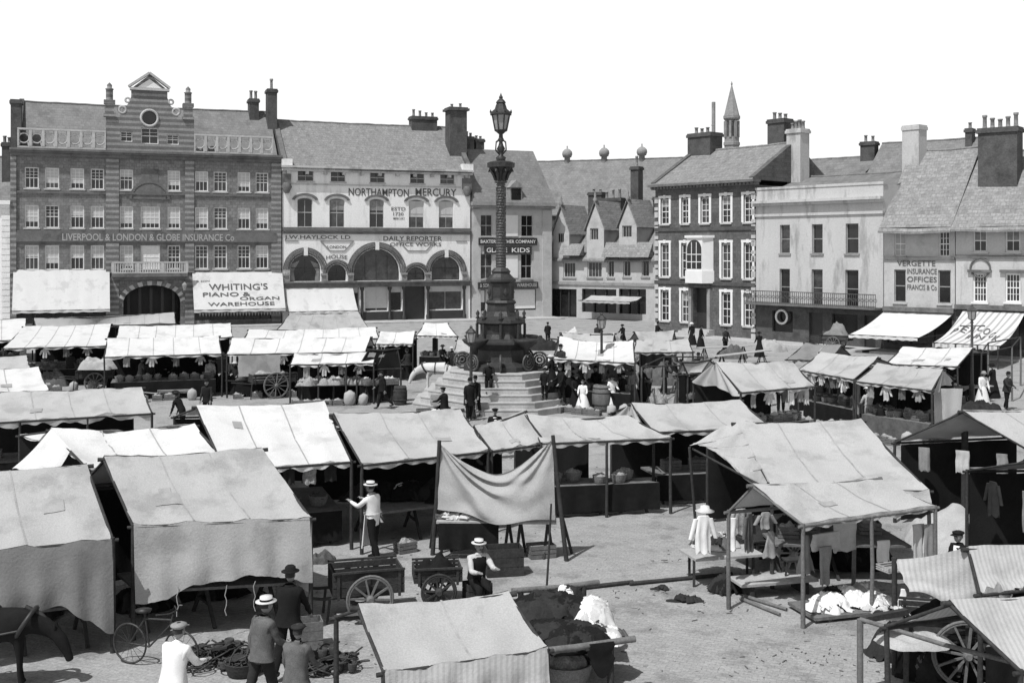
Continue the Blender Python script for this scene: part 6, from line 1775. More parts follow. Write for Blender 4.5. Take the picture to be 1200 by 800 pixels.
def clothes_stall():
    # board, wheel cart and wares under the clothes stall
    t = thing('low_bench', 'low scrubbed board on blocks under the front of the clothes stall', 'bench', G(905, 686))
    q = MB(); c = G(906, 678, .28); d = Vector((.97, .25, 0)); n = Vector((-.25, .97, 0)); q.obox(c, d * .85, n * .32, (0, 0, .025)); q.build('top', 'wood_pale', t, True)
    for s in (-1, 1): q = MB(); q.obox(c + d * .6 * s - Vector((0, 0, .15)), d * .05, n * .28, (0, 0, .125)); q.build('block', 'wood_dark', t, True)
    c = G(900, 668, 0); handcart('flat hawker cart with pale spoked wheels under the clothes stall', (c.x + .3, c.y + .4, 0), .35, 1.9, 1.0, .55, .12, .43, 'wood_dark', 'wood_pale', ('c_dark', .2), False)
    S = STALL['s9']
    ragpile('heap of hats and caps at the left end of the clothes stall', G(838, 640, .62), .55, .4, .25, ['c_light', 'c_mid', 'c_dark', 'c_grey'], 26, 10, .26, 'hat heap', name='hat_heap')
    trs = thing('trestle_table', 'plank table of hats and whites left of the clothes stall', 'table', G(845, 672)); q = MB(); c = G(845, 645, .62); q.obox(c - Vector((0, 0, .04)), (.75, .2, 0), (-.12, .4, 0), (0, 0, .025)); q.build('top', 'wood_pale', trs, True)
    for sx, sy in ((-1, -1), (1, -1), (1, 1), (-1, 1)): q = MB(); q.bar(c + Vector((.65 * sx, .17 * sx + .3 * sy, -.06)), (c.x + .65 * sx, c.y + .17 * sx + .3 * sy, 0), .05); q.build('leg', 'wood_dark', trs, True)
    rail = [lerp(S['eL'], S['bL'], f) for f in (0, 1)]
    G_ = lambda px, py, h: G(px, py, h)
    garment('white frock hanging left of the clothes stall corner post', G(824, 604, 1.55), (1, .2, 0), .74, .4, 'shirt', 'c_white')
    q = MB(); c = G(826, 597, 1.62); q.lathe([(0, 0), (.19, -.03), (.2, -.02), (.1, .02), (.09, .08), (0, .1)], c, 18, sy=1.1); q.solo('straw_hat', 'straw', 'broad straw hat hung above the white frock', 'hat', c)
    garment('narrow white petticoat hanging by the clothes stall corner post', G(857, 607, 1.6), (1, .3, 0), .62, .22, 'cloth', 'c_white')
    garment('long drab coat hanging at the left gable of the clothes stall', G(878, 601, 1.62), (.6, .8, 0), .75, .36, 'shirt', 'c_mid')
    garment('grey patterned blouse hanging by the clothes stall gable', G(868, 596, 1.7), (1, .4, 0), .5, .4, 'shirt', 'c_print')
    garment('small grey jacket hanging under the clothes stall ridge end', G(897, 600, 1.65), (1, .3, 0), .32, .3, 'shirt', 'c_grey')
    garment('pointed grey shawl hanging above the cart wheel', G(903, 622, 1.45), (1, .3, 0), .5, .34, 'dress', 'c_grey')
    garment('grey childs frock hanging in front of the low board', G(944, 627, 1.35), (1, .4, 0), .72, .4, 'dress', 'c_grey')
    garment('striped grey trousers hanging at the clothes stall front', G(967, 640, 1.2), (1, .5, 0), .72, .32, 'trousers', 'c_grey')
    garment('pale slanted cloth pinned under the clothes stall canopy', G(968, 624, 1.4), (1, .5, 0), .32, .7, 'cloth', 'c_light')
    garment('pale draped sheet pinned beside the middle post of the clothes stall', G(990, 612, 1.5), (1, .5, 0), .55, .62, 'cloth', 'c_light')
    garment('white towel hanging inside the right end of the clothes stall', G(1035, 633, 1.2), (1, .3, 0), .4, .3, 'cloth', 'c_white')
    for i, (px, mm, l) in enumerate(((1076, 'c_light', 'pale trousers, left of the pair hung beyond the clothes stall'), (1089, 'c_grey', 'grey trousers, right of the pair hung beyond the clothes stall'))):
        garment(l, G(px, 614, 1.55), (1, .4, 0), .85, .3, 'trousers', mm)
    t = thing('stool', 'small dark wooden stool on the low board', 'stool', G(930, 672, .31)); c = G(930, 672, .31); q = MB(); q.obox(c + Vector((0, 0, .3)), (.2, .04, 0), (-.03, .14, 0), (0, 0, .02)); q.build('seat', 'wood_dark', t, True)
    for sx in (-1, 1):
        for sy in (-1, 1): q = MB(); q.bar(c + Vector((.15 * sx, .1 * sy, .28)), c + Vector((.2 * sx, .14 * sy, 0)), .035); q.build('leg', 'wood_dark', t, True)
    ragpile('dark heap of boots and skirts under the clothes stall', G(1000, 662), 1.0, .5, .6, ['c_black', 'c_black', 'c_dark', 'c_mid'], 40, 8, .45)
    ragpile('dark heap of old coats behind the low board', G(955, 655), .75, .5, .45, ['c_black', 'c_dark', 'c_black'], 30, 9, .45)
    # linen laid out in front
    t = thing('ground_board', 'shallow board on the setts under scattered white linen', 'board', G(990, 718)); c = G(990, 716, 0); d = Vector((.96, .28, 0)); n = Vector((-.28, .96, 0)); q = MB(); q.obox(c + Vector((0, 0, .09)), d * .95, n * .5, (0, 0, .03)); q.obox(c + d * .6 + Vector((0, 0, .03)), d * .04, n * .45, (0, 0, .029)); q.obox(c - d * .6 + Vector((0, 0, .03)), d * .04, n * .45, (0, 0, .029)); q.build('boards', 'wood', t, True)
    for i, (u, v, rx, ry, h, mm, l) in enumerate(((-.45, -.1, .42, .36, .22, ['c_white', 'c_white', 'c_light'], 'crumpled white linen heap at the left of the ground board'), (-.2, .1, .28, .3, .24, ['c_black', 'c_dark'], 'black stockings tangled among the white linen on the board'), (.12, .1, .48, .32, .22, ['c_white', 'c_light', 'c_white'], 'white linen heap at the middle of the ground board'), (.55, -.14, .4, .28, .14, ['c_white', 'c_light'], 'white folded sheets at the right of the ground board'), (.62, .28, .34, .22, .22, ['c_grey', 'c_light'], 'grey bundle at the right back of the ground board'))):
        ragpile(l, c + d * u + n * v + Vector((0, 0, .121)), rx, ry, h, mm, 20, i + 20, .34, 'linen heap', .28)
    # covered goods beyond
    heap('wide mound of goods under a pale sheet behind the clothes stall', G(1115, 640), 1.25, .8, .75, 'can_pale', 4.4, 'covered goods', 'covered_goods', .18, 1.6)
    heap('low mound under a pale sheet, right of the wide covered mound', G(1150, 632), .6, .4, .4, 'can_pale', 8.4, 'covered goods', 'covered_goods', .18, 1.6)
    crate('pale flat box at the far corner of the ragged ticking stall', G(1046, 668, .9), .5, .35, .12, .4, 'wood_pale')
    garment('white rag hanging from the corner of the ragged ticking stall', G(1058, 690, 1.0), (1, .2, 0), .4, .2, 'dress', 'c_white')
    S = STALL['s13']
    c = G(1128, 806); handcart('dark laden cart with pale spoked wheel beneath the striped corner stall', c + Vector((.2, .5, 0)), -.25, 1.9, 1.0, .7, .3, .56, 'wood_dark', 'wood', ('c_black', .25), False, spokes=12)
    heap('pale cloth spread on the counter of the striped corner stall', G(1068, 752, .75), .6, .4, .12, 'can_pale', 3.3, 'cloth heap')

def carts():
    handcart('empty black handcart with high sides held by the man in the dark coat', G(424, 724) + Vector((.05, .2, 0)), .28, 1.35, .85, .5, .4, .46, 'wood_dark', 'wood', None, True, spokes=10)
    handcart('dark box cart left of the seated man, one spoked wheel showing', G(512, 706), .15, .95, .7, .5, .22, .36, 'wood_dark', 'wood_dark', ('c_black', .1), False)
    handcart('two wheeled market cart with raised shafts below the long white canopy', G(326, 466) + Vector((-.4, .4, 0)), .5, 2.1, 1.3, .75, .35, .62, 'wood_dark', 'wood', ('hay', .1), True, spokes=12)
    handcart('light cart with pale wheels beside the boy on the setts', G(424, 462) + Vector((0, .3, 0)), .35, 1.7, 1.0, .62, .2, .46, 'wood', 'wood_pale', ('c_light', .05), True, spokes=12)
    handcart('laden barrow among the far left stalls', G(112, 458), .3, 1.8, 1.1, .7, .3, .5, 'wood_dark', 'wood', ('can_black', .2), True)
    heap('pale tarpaulin bundle lashed on top of the far left barrow', G(114, 432, 1.15), .95, .6, .55, 'can_grey', 5.5, 'covered goods', 'tarpaulin_bundle', .3, 1.4)
    handcart('low flat trolley standing on the setts before the archway canopy', G(206, 466), .25, 1.6, .7, .3, .06, .22, 'wood_pale', 'wood_dark', None, True, name='trolley', spokes=8)
    handcart('dark handcart laden with drab sacks right of the bare stall frame', G(826, 452), .6, 1.7, 1.0, .65, .3, .48, 'wood_dark', 'wood', ('c_mid', .35), True, spokes=12)
    handcart('empty handcart with pale wheels before the low grey canopy', G(786, 412), -.3, 1.7, 1.0, .65, .25, .48, 'wood', 'wood_pale', None, True, spokes=12)
    handcart('low cart with white bundles behind the broad canopy', G(672, 408), .2, 1.8, 1.1, .65, .25, .48, 'wood_dark', 'wood', ('c_light', .3), True, spokes=12)
    handcart('covered cart close under the rendered shop awning', G(980, 410), -.6, 2.0, 1.2, .7, .3, .5, 'wood_dark', 'wood', ('can_dark', .5), True, spokes=12)
    # barrel, drums
    def barrel(label, c, r=.32, h=.85, m='wood_dark'):
        t = thing('barrel', label, 'barrel', c); b = MB(); n = 8
        b.lathe([(r * (.82 + .18 * math.sin(PI * i / n)), h * i / n) for i in range(n + 1)] + [(r * .74, h - .03), (0, h - .03)], n=18); b.build('staves', m, t)
        for z in (.1, .28, .72, .9): b = MB(); rr = r * (.82 + .18 * math.sin(PI * z)); b.lathe([(rr + .004, h * z - .025), (rr + .014, h * z - .02), (rr + .014, h * z + .02), (rr + .004, h * z + .025)], n=18, cap=False); b.build('hoop', 'rust', t)
    barrel('dark wooden barrel beside the man left of the horse', G(469, 474)); barrel('grey iron bound barrel beside the women at the foot of the steps', G(705, 482), .42, 1.15, 'wood')
    # bicycle
    t = thing('bicycle', 'black bicycle standing behind the man in the white jacket', 'bicycle', G(182, 782)); q = Matrix.Translation(G(182, 782)) @ Matrix.Rotation(-.35, 4, 'Z')
    W = lambda x, z, y=0: q @ Vector((x, y, z))
    for x in (-.52, .52):
        b = MB(); c = W(x, .35); ax = q.to_3x3() @ Vector((0, 1, 0)); b.torus(c, ax, .33, .018, 32, 6)
        for i in range(14):
            a = i * PI / 7; b.bar(c, W(x + .32 * math.cos(a), .35 + .32 * math.sin(a)), .005)
        b.build('wheel', 'iron', t, True)
    b = MB()
    for p, r in (((-.52, .35), (-.12, .34)), ((-.52, .35), (-.2, .82)), ((-.12, .34), (-.22, .9)), ((-.12, .34), (.33, .78)), ((-.2, .8), (.34, .84)), ((.36, .95), (.3, .74)), ((.33, .8), (.52, .35))): b.tube([W(*p), W(*r)], .016, 6)
    b.build('frame', 'iron', t, True)
    b = MB(); b.tube([W(.2, .98, -.25), W(.36, .97, -.1), W(.36, .97, .1), W(.2, .98, .25)], .013, 6); b.build('handlebar', 'iron', t, True)
    b = MB(); b.lathe([(0, -.04), (.1, -.02), (.12, .02), (0, .04)], W(-.24, .93), 10, sx=1.2); b.build('saddle', 'leather', t, True)
    # heap of old iron on the setts
    def scrap(label, c, n, rx, ry):
        b = MB(); rr = random.Random(c.x)
        for i in range(n):
            a, d = rr.random() * 6.28, rr.random() ** .6; p = c + Vector((rx * d * math.cos(a), ry * d * math.sin(a), .03 + .3 * (1 - d) * rr.random()))
            k = rr.random()
            if k < .35: b.torus(p + Vector((0, 0, .05)), (rr.uniform(-.6, .6), rr.uniform(-.6, .6), 1), rr.uniform(.08, .2), .014, 14, 5)
            elif k < .7: v = Vector((rr.uniform(-1, 1), rr.uniform(-1, 1), rr.uniform(-.1, .5))) * .25; b.tube([p - v * .4 + Vector((0, 0, .08)), p + Vector((.03, .02, .08)), p + v + Vector((0, 0, .08))], .016, 5)
            elif k < .85: b.lathe([(.07, 0), (.09, .12), (.07, .14), (.06, .02), (0, .02)], p, 9)
            else: b.obox(p + Vector((0, 0, .05)), (.12, rr.uniform(-.06, .06), .02), (.03, .08, 0), (0, 0, .02))
        b.solo('old_iron', 'rust', label, 'scrap iron', c, mats=['rust'], kind='stuff')
    scrap('tangle of old iron and hoops on the setts before the grey tent', G(262, 778), 130, .95, .5); scrap('second tangle of old iron on the setts by the handcart', G(388, 782), 60, .55, .4)
    basket('black basket among the old iron at bottom left', G(283, 790), .28, .22, None, True, m='wood_dark')
    crate('grey upturned tub beside the handcart shafts', G(362, 758), .45, .4, .5, .3, 'wood')
    # goods boxes left of the fountain
    crate('packing case with white paper at the foot of the steps', G(510, 492), .8, .5, .35, .2, 'wood_pale', 'c_white'); crate('second packing case left of the one with paper', G(497, 490), .6, .45, .4, .25, 'wood')
    crate('wooden box stacked on the packing case by the seated man', G(512, 474, .36), .55, .4, .4, .2, 'wood_pale')

def wares():
    st = stock  # near-black heaps inside the stalls also deepen their shade by colour
    st('s2', 'heap', 3, 'dark cloth heap inside the tent with the gathered flap', 'floor', m='c_black', sc=1.6); st('s2', 'crate', 2, 'slatted crate inside the tent with the gathered flap', 'counter', m='c_mid')
    st('s1', 'heap', 2, 'dark cloth heap inside the corner tent at bottom left', 'floor', m='c_dark', sc=1.5)
    st('s3', 'basket', 4, 'basket of greens on the counter of the bleached stall', m='leaf'); st('s3', 'heap', 2, 'dark heap of greens before the bleached stall', 'front', m='leaf', name='greens_heap'); st('s3', 'sack', 2, 'grey sack on the ground inside the bleached stall', 'floor')
    hang('s3', 5, 'wire cage hanging under the eave of the bleached stall', ('cloth',), ('c_dark', 'c_print'), h=.4, w=.3)
    st('s4', 'heap', 3, 'big dark heap of wares on the counter of the patched stall', m='c_black', sc=1.9); st('s4', 'heap', 1, 'white sheet thrown over wares in the patched stall', u0=.35, u1=.6, m='c_white', sc=1.6); st('s4', 'crate', 2, 'crate on the ground before the patched stall', 'front', m='root')
    st('s6', 'basket', 5, 'basket of fruit on the counter of the flat awning stall', m='root'); st('s6', 'crate', 3, 'crate on the floor of the flat awning stall', 'under', m='leaf')
    st('s7', 'crate', 3, 'crate inside the pleated stall right of the steps', m='leaf')
    st('s8', 'crate', 4, 'crate on the counter of the large winged stall', m='root'); st('s8', 'heap', 2, 'dark heap on the floor of the large winged stall', 'floor', m='c_dark', sc=1.6)
    st('s10', 'crate', 3, 'crate on the counter of the gable stall at right edge', m='leaf'); hang('s10', 3, 'pale rag hanging inside the gable stall at right edge', ('cloth',), ('c_grey', 'c_light'), side='L', h=.5, w=.3)
    hang('s11', 3, 'garment hanging from the dark stall at right edge', ('shirt', 'trousers'), ('c_light', 'c_grey', 'c_dark'), side='L', h=.8)
    st('s12', 'heap', 3, 'dark cloth heap on the counter of the ragged ticking stall', m='c_black', sc=1.3); st('s13', 'heap', 2, 'dark cloth heap in the striped corner stall', m='c_black', sc=1.3)
    st('s17', 'crate', 4, 'crate on the counter of the long frayed stall at left', m='c_dark')
    for k in ('t0', 't1', 't2', 't2b', 't3', 't3b', 't4', 't9', 'u3', 'u4', 'u5', 'u6', 'u7', 't6', 't8', 'u1', 's19', 'u8', 'u9', 'u10'):
        sh = STALL[k]['short']
        st(k, 'basket', 5, 'basket of produce on the counter of ' + sh, u0=.06, u1=.5, m='root' if k in ('t2', 't9', 'u3') else 'leaf'); st(k, 'crate', 4, 'slatted crate on the counter of ' + sh, u0=.52, u1=.95, m='root' if k in ('t1', 'u5') else 'c_light')
        if k in ('t1', 't2', 't3', 'u3', 'u4', 'u5', 't9', 'u1'):
            st(k, 'crate', 5, 'low crate on the ground in front of ' + sh, 'front', u0=.04, u1=.62, m='root'); st(k, 'sack', 2, 'full sack standing in front of ' + sh, 'front', u0=.65, u1=.95)
            st(k, 'pot', 6, 'small pot on the counter edge of ' + sh, u0=.1, u1=.9)
            hang(k, 4, 'pale rag or garment hanging under the eave of ' + sh, ('cloth', 'shirt'), ('c_grey', 'c_light', 'c_mid'), h=.45, w=.28)
    hang('u3', 2, 'white cloth hanging at the right end of the striped gable stall', ('cloth',), ('c_white', 'c_light'), u0=.6, u1=1., h=.6, w=.25); hang('u4', 3, 'garment hanging under the eave of the tilted canopy', ('shirt', 'dress'), ('c_light', 'c_dark', 'c_white'), h=.5, w=.3)
    garment('long grey gown hanging between the tilted canopy and the next stall', G(1005, 444, 2.), (1, .2, 0), 1.3, .45, 'dress', 'c_grey')
    heap('low pile of pale fabric before the stall with the side sheet', G(1062, 500), 1.2, .45, .4, 'c_grey', 4., 'cloth heap', rough=.7); heap('white linen pile at the foot of the side sheet', G(1090, 496), .5, .35, .5, 'c_white', 6., 'linen heap')
    st('t9', 'heap', 5, 'pale heap of vegetables on the open produce stall', m='root', name='vegetable_heap', sc=1.3, freq=16.)
    heap('white flower heap beside the striped gable stall', G(884, 474), .5, .4, .6, 'c_white', 9., 'flower heap', 'flower_heap', .6, 9.)
    for k in ('t7', 't10'): st(k, 'basket', 3, 'basket of produce on the counter of ' + STALL[k]['short'], m='root')
    for i, (px, py, rx, ry, h, mm, lab) in enumerate(((772, 450, 1.2, .8, .9, 'c_mid', 'grey netting heap at the foot of the bare stall frame'), (806, 446, .9, .7, 1.0, 'can_dark', 'drab covered mound right of the bare stall frame'), (742, 446, .7, .5, .7, 'c_grey', 'grey covered mound left of the bare stall frame'), (770, 476, .5, .35, .7, 'c_print', 'mixed bundle below the bare stall frame'), (384, 452, 1.0, .5, .9, 'leaf', 'heap of greens under the open produce stall'), (352, 458, .9, .5, .8, 'leaf', 'heap of greens beside the cart with raised shafts'), (262, 458, .9, .5, .7, 'c_dark', 'dark heap at the corner of the archway canopy'), (60, 452, .9, .5, .8, 'c_mid', 'drab heap left of the laden barrow'), (144, 446, .7, .5, .8, 'c_print', 'mixed heap right of the laden barrow'), (1146, 486, 1.0, .5, .5, 'c_dark', 'dark heap under the bench table at right'), (1012, 480, .6, .4, .6, 'c_print', 'mixed heap under the tilted canopy'), (830, 470, .6, .4, .4, 'c_dark', 'dark heap under the pleated end of the striped gable stall'), (636, 410, 1.0, .6, .8, 'c_dark', 'dark heap on the setts right behind the fountain'), (716, 412, 1.1, .6, .9, 'can_dark', 'drab covered mound behind the broad canopy'), (756, 408, .9, .6, .7, 'c_print', 'mixed heap left of the empty handcart'), (858, 420, 1.0, .5, .6, 'c_mid', 'drab heap among the trestle planks'), (906, 412, 1.0, .6, .7, 'can_grey', 'grey covered mound before the rendered shop'))):
        heap(lab, G(px, py), rx, ry, h, mm, i * 6.1, 'heap', 'goods_heap', .6, 5.)
    for px, py, lab in ((756, 462, 'crate stack base'), ): pass
    # litter
    for sd, n_, mm, lab in ((5, 420, 'c_mid', 'scattered dark scraps of straw and rubbish over the open setts'), (6, 420, 'hay', 'scattered pale wisps of straw over the open setts')):
        b = MB(); rr = random.Random(sd); clumps = [(rr.uniform(330, 1150), rr.uniform(480, 790)) for _ in range(26)]
        for i in range(n_):
            px, py = rr.uniform(330, 1150), rr.uniform(470, 795)
            if i % 2: q = rr.choice(clumps); px, py = q[0] + rr.gauss(0, 22), min(797, max(470, q[1] + rr.gauss(0, 5)))
            c = G(px, py) + Vector((0, 0, .01)); an = rr.random() * 6.28; k = rr.uniform(.008, .026)
            d = Vector((math.cos(an), math.sin(an), rr.uniform(-.1, .2))); n = Vector((-d.y, d.x, 0)); b.obox(c, d * k * rr.uniform(1, 3), n * k * .45, (0, 0, .005))
        b.solo('straw_litter', mm, lab, 'litter', (0, 20, 0), kind='stuff')

def people():
    P = person
    P('man in white shirt, long apron and straw hat tending the patched stall', G(438, 656), 58, 1.74, 'c_white', 'c_black', 'boater', 'straw', arms=((45, 12, 65), (50, 10, 60)), apron=('c_white', .3), detail=True, lean=6)
    P('man in a dark coat and soft hat pushing the empty handcart', G(338, 792), -12, 1.76, 'c_black', 'c_black', 'trilby', 'c_black', arms=((28, 10, 10), (20, 8, 15)), coat=('c_black', 'short'), detail=True, stride=14)
    P('man in grey jacket and tilted boater walking at the bottom edge', G(307, 836), -40, 1.74, 'c_mid', 'c_dark', 'boater', 'straw', arms=((20, 6, 40), (-15, 6, 20)), coat=('c_mid', 'short'), detail=True, stride=16)
    P('boy in worn jacket and cap walking behind the dark coated man', G(347, 862), -15, 1.58, 'c_mid', 'c_dark', 'cap', 'c_dark', arms=((25, 10, 40), (10, 8, 20)), coat=('c_mid', 'short'), detail=True, stride=12)
    P('man in white jacket and flat cap bending over the bicycle at bottom left', G(203, 872), -20, 1.68, 'c_white', 'c_black', 'cap', 'c_grey', arms=((30, 12, 50), (30, 12, 50)), coat=('c_white', 'short'), detail=True, lean=10)
    horse('dark harness pony before the corner tent, cut by the left edge', (-8.3, 17.7, 0), -84, None, 'c_black', .86, True, 'hair')
    p = G(558, 708); P('seated man in waistcoat and straw hat on a box before the slung sheet', p, 205, 1.72, 'c_light', 'c_black', 'boater', 'straw', arms=((40, 8, 60), (48, 8, 55)), sit=.44, vest='c_black', detail=True, lean=14, look=-30)
    crate('wooden box used as a seat by the man in the straw hat', p + Vector((.02, .08, 0)), .5, .38, .43, .4, 'wood_dark')
    P('man in dark suit and cap walking left of the barrel', G(449, 479), 100, 1.68, 'c_black', 'c_black', 'cap', 'c_black', coat=('c_black', 'short'), stride=22, arms=((25, 8, 30), (-20, 8, 20)))
    P('small boy in dark clothes alone on the setts before the open produce stall', G(397, 463), 10, 1.25, 'c_dark', 'c_dark', 'cap', 'c_dark', coat=('c_dark', 'short'))
    P('man in black standing beside the lamp post at the foot of the steps', G(550, 493), 200, 1.72, 'c_black', 'c_black', 'bowler', 'c_black', coat=('c_black', 'long'))
    P('man in black seen close behind the one beside the lamp post', G(558, 488), 150, 1.68, 'c_black', 'c_black', 'bowler', 'c_black', coat=('c_black', 'short'))
    P('man with white shirt front looking out over the low stall by the steps', G(580, 538), 185, 1.7, 'c_black', 'c_black', 'cap', 'c_black', coat=('c_black', 'short'), front='c_white')
    Y = 47.9
    P('person in dark clothes sitting on the top fountain steps', (-1.0, 47.92, .797), 180, 1.7, 'c_black', 'c_black', 'cap', 'c_black', sit=.54, arms=((40, 8, 50), (40, 8, 50)))
    P('man in black sitting beside the packing case at left of the steps', G(521, 490), 60, 1.7, 'c_black', 'c_black', 'cap', 'c_black', sit=.42, arms=((30, 8, 40), (40, 8, 40)), coat=('c_black', 'short')); crate('crate used as a seat beside the packing case', G(522, 489), .45, .4, .42, .1)
    # the crowd right of the steps
    def on_steps(x, y):
        dx, dy = abs(x + .503), abs(y - 50.3); ap = max(dx, dy, (dx + dy) / math.sqrt(2)) / math.cos(PI / 8)
        return Vector((x, y, max([0] + [(i + 1) * .265 for i in range(6) if ap < 4.15 - i * .34 - .1])))
    for x, y, fc, top, lab, wom, hm in ((1.75, 48.3, 60, 'c_black', 'woman in black with pale hat standing on the upper right steps', 1, 'c_light'), (2.15, 47.9, 120, 'c_black', 'man in black on the middle right steps', 0, 'c_black'), (2.5, 48.6, 80, 'c_light', 'woman in a light blouse on the middle right steps', 1, 'c_white'),
                              (2.75, 47.9, 200, 'c_black', 'woman in black on the lower right steps', 1, 'c_black'), (2.2, 49.1, 140, 'c_dark', 'man in dark coat highest on the right steps', 0, 'c_black'), (2.95, 48.8, 240, 'c_dark', 'woman in dark dress at the right end of the steps', 1, 'c_dark'), (1.4, 47.6, 170, 'c_black', 'boy in black on the lower middle steps', 0, 'c_black')):
        P(lab, on_steps(x, y), fc, 1.35 if 'boy' in lab else 1.6 if wom else 1.7, top, 'c_black', 'bonnet' if wom else 'bowler', hm, skirt=('c_black', .03) if wom else None, coat=None if wom else (top, 'short'), arms=((25, 8, 50), (15, 8, 35)), stride=4)
    P('girl in a white pinafore standing at the foot of the steps', G(683, 484), 170, 1.42, 'c_white', 'c_dark', None, skirt=('c_white', .32), arms=((20, 10, 50), (20, 10, 50)))
    P('woman in a white blouse and dark hat beside the iron bound barrel', G(717, 482), 195, 1.55, 'c_white', 'c_dark', 'bonnet', 'c_dark', skirt=('c_white', .2), arms=((20, 10, 60), (25, 10, 60)))
    P('woman in black with a pale hat, leftmost of the crowd on the steps', G(652, 463), 120, 1.62, 'c_black', 'c_dark', 'bonnet', 'c_light', skirt=('c_black', .03))
    P('woman in white blouse stooping among the crowd on the steps', G(648, 458), 100, 1.6, 'c_white', 'c_dark', 'sun', 'c_white', skirt=('c_black', .03), lean=20)
    P('man in black bowler among the crowd near the steps', G(662, 474), 230, 1.72, 'c_black', 'c_black', 'bowler', 'c_black', coat=('c_black', 'long'))
    P('woman in dark dress behind the girl in the pinafore', G(671, 472), 160, 1.6, 'c_dark', 'c_dark', 'bonnet', 'c_black', skirt=('c_black', .03))
    P('woman in pale shawl under the broad canopy', G(690, 466), 190, 1.6, 'c_light', 'c_dark', 'bonnet', 'c_dark', skirt=('c_dark', .03))
    P('tall man in black beside the street lamp in the crowd', G(699, 476), 150, 1.78, 'c_black', 'c_black', 'bowler', 'c_black', coat=('c_black', 'long'))
    P('woman in black skirt right of the woman in the white blouse', G(729, 480), 220, 1.6, 'c_black', 'c_dark', 'bonnet', 'c_black', skirt=('c_black', .03))
    P('woman in grey dress with a basket right of the barrel', G(741, 474), 200, 1.58, 'c_grey', 'c_dark', 'bonnet', 'c_dark', skirt=('c_mid', .03))
    P('man in drab jacket browsing beside the netted frame', G(760, 468), 30, 1.66, 'c_mid', 'c_dark', 'cap', 'c_mid', coat=('c_mid', 'short'))
    P('woman in drab dress crouching by the pleated gable cloth', G(797, 476), 60, 1.5, 'c_mid', 'c_dark', 'bonnet', 'c_mid', skirt=('c_mid', .03), lean=30)
    P('woman in black with a white hat before the hotel door', G(811, 404), 150, 1.62, 'c_black', 'c_dark', 'bonnet', 'c_white', skirt=('c_black', .03))
    P('woman in black walking right of the one with the white hat', G(821, 408), 240, 1.6, 'c_black', 'c_dark', 'bonnet', 'c_black', skirt=('c_black', .03))
    P('man in white shirt and apron before the stall with the side sheet', G(1018, 506), 20, 1.7, 'c_light', 'c_grey', 'cap', 'c_white', apron=('c_grey', .25), arms=((20, 10, 40), (25, 8, 50)))
    P('boy in black beside the man in the white shirt at right', G(1033, 513), 10, 1.3, 'c_black', 'c_black', 'cap', 'c_black', coat=('c_black', 'short'))
    P('woman in a white blouse behind the bench tables at far right', G(1151, 477), 190, 1.6, 'c_white', 'c_dark', 'sun', 'c_grey', skirt=('c_white', .1), lean=10)
    P('man in dark cap and white collar behind the ragged ticking stall', G(1126, 721), 120, 1.62, 'c_black', 'c_black', 'cap', 'c_black', coat=('c_black', 'short'), front='c_white')
    P('man in shirt standing on the far setts beneath the shop front', G(447, 420), 180, 1.66, 'c_light', 'c_dark', 'cap', 'c_white')
    P('man in dark hat seen over the ridge of the bleached stall', G(243, 494), 170, 1.7, 'c_dark', 'c_black', 'bowler', 'c_black', coat=('c_black', 'short'))
    P('man stooping beside the bleached stall with only his back showing', G(214, 507), 70, 1.6, 'c_black', 'c_black', 'cap', 'c_black', lean=35)
    P('man in dark clothes at the trolley before the archway canopy', G(175, 462), 200, 1.68, 'c_dark', 'c_black', 'cap', 'c_mid', coat=('c_dark', 'short'))
    # keepers and customers in the shade of the far rows
    k = [(150, 446, 'c_dark', 'woman with a pale bonnet under the archway canopy', 1, 'c_light'), (188, 452, 'c_black', 'man in black under the archway canopy', 0, 'c_black'), (232, 452, 'c_grey', 'stallholder in grey at the right of the archway canopy', 0, 'c_light'), (252, 458, 'c_black', 'woman in black at the corner of the long white canopy', 1, 'c_black'),
         (82, 450, 'c_dark', 'man in dark clothes beside the laden barrow', 0, 'c_black'), (132, 456, 'c_light', 'woman in a light blouse right of the laden barrow', 1, 'c_dark'), (362, 452, 'c_dark', 'woman in dark dress at the open produce stall', 1, 'c_black'), (300, 458, 'c_black', 'man in black behind the cart with raised shafts', 0, 'c_black'),
         (530, 440, 'c_dark', 'woman in a dark dress left of the fountain base', 1, 'c_light'), (540, 446, 'c_black', 'man in black left of the fountain base', 0, 'c_black'), (898, 476, 'c_dark', 'stallholder in dark clothes at the striped gable stall', 0, 'c_black'),
         (960, 472, 'c_black', 'woman in black shopping under the tilted canopy', 1, 'c_black'), (985, 476, 'c_mid', 'man in drab coat under the tilted canopy', 0, 'c_dark'), (1060, 484, 'c_dark', 'stallholder in the shade of the stall with the side sheet', 0, 'c_light'), (934, 480, 'c_mid', 'woman in grey at the right corner of the striped gable stall', 1, 'c_light')]
    for px, py, m_, lab, wom, hm in k:
        P(lab, G(px, py), rnd.uniform(0, 360), 1.6 if wom else 1.7, m_, 'c_black', 'bonnet' if wom else 'cap', hm, skirt=('c_black', .03) if wom else None, coat=None if wom else (m_, 'short'), arms=((30, 8, 50), (20, 8, 40)))
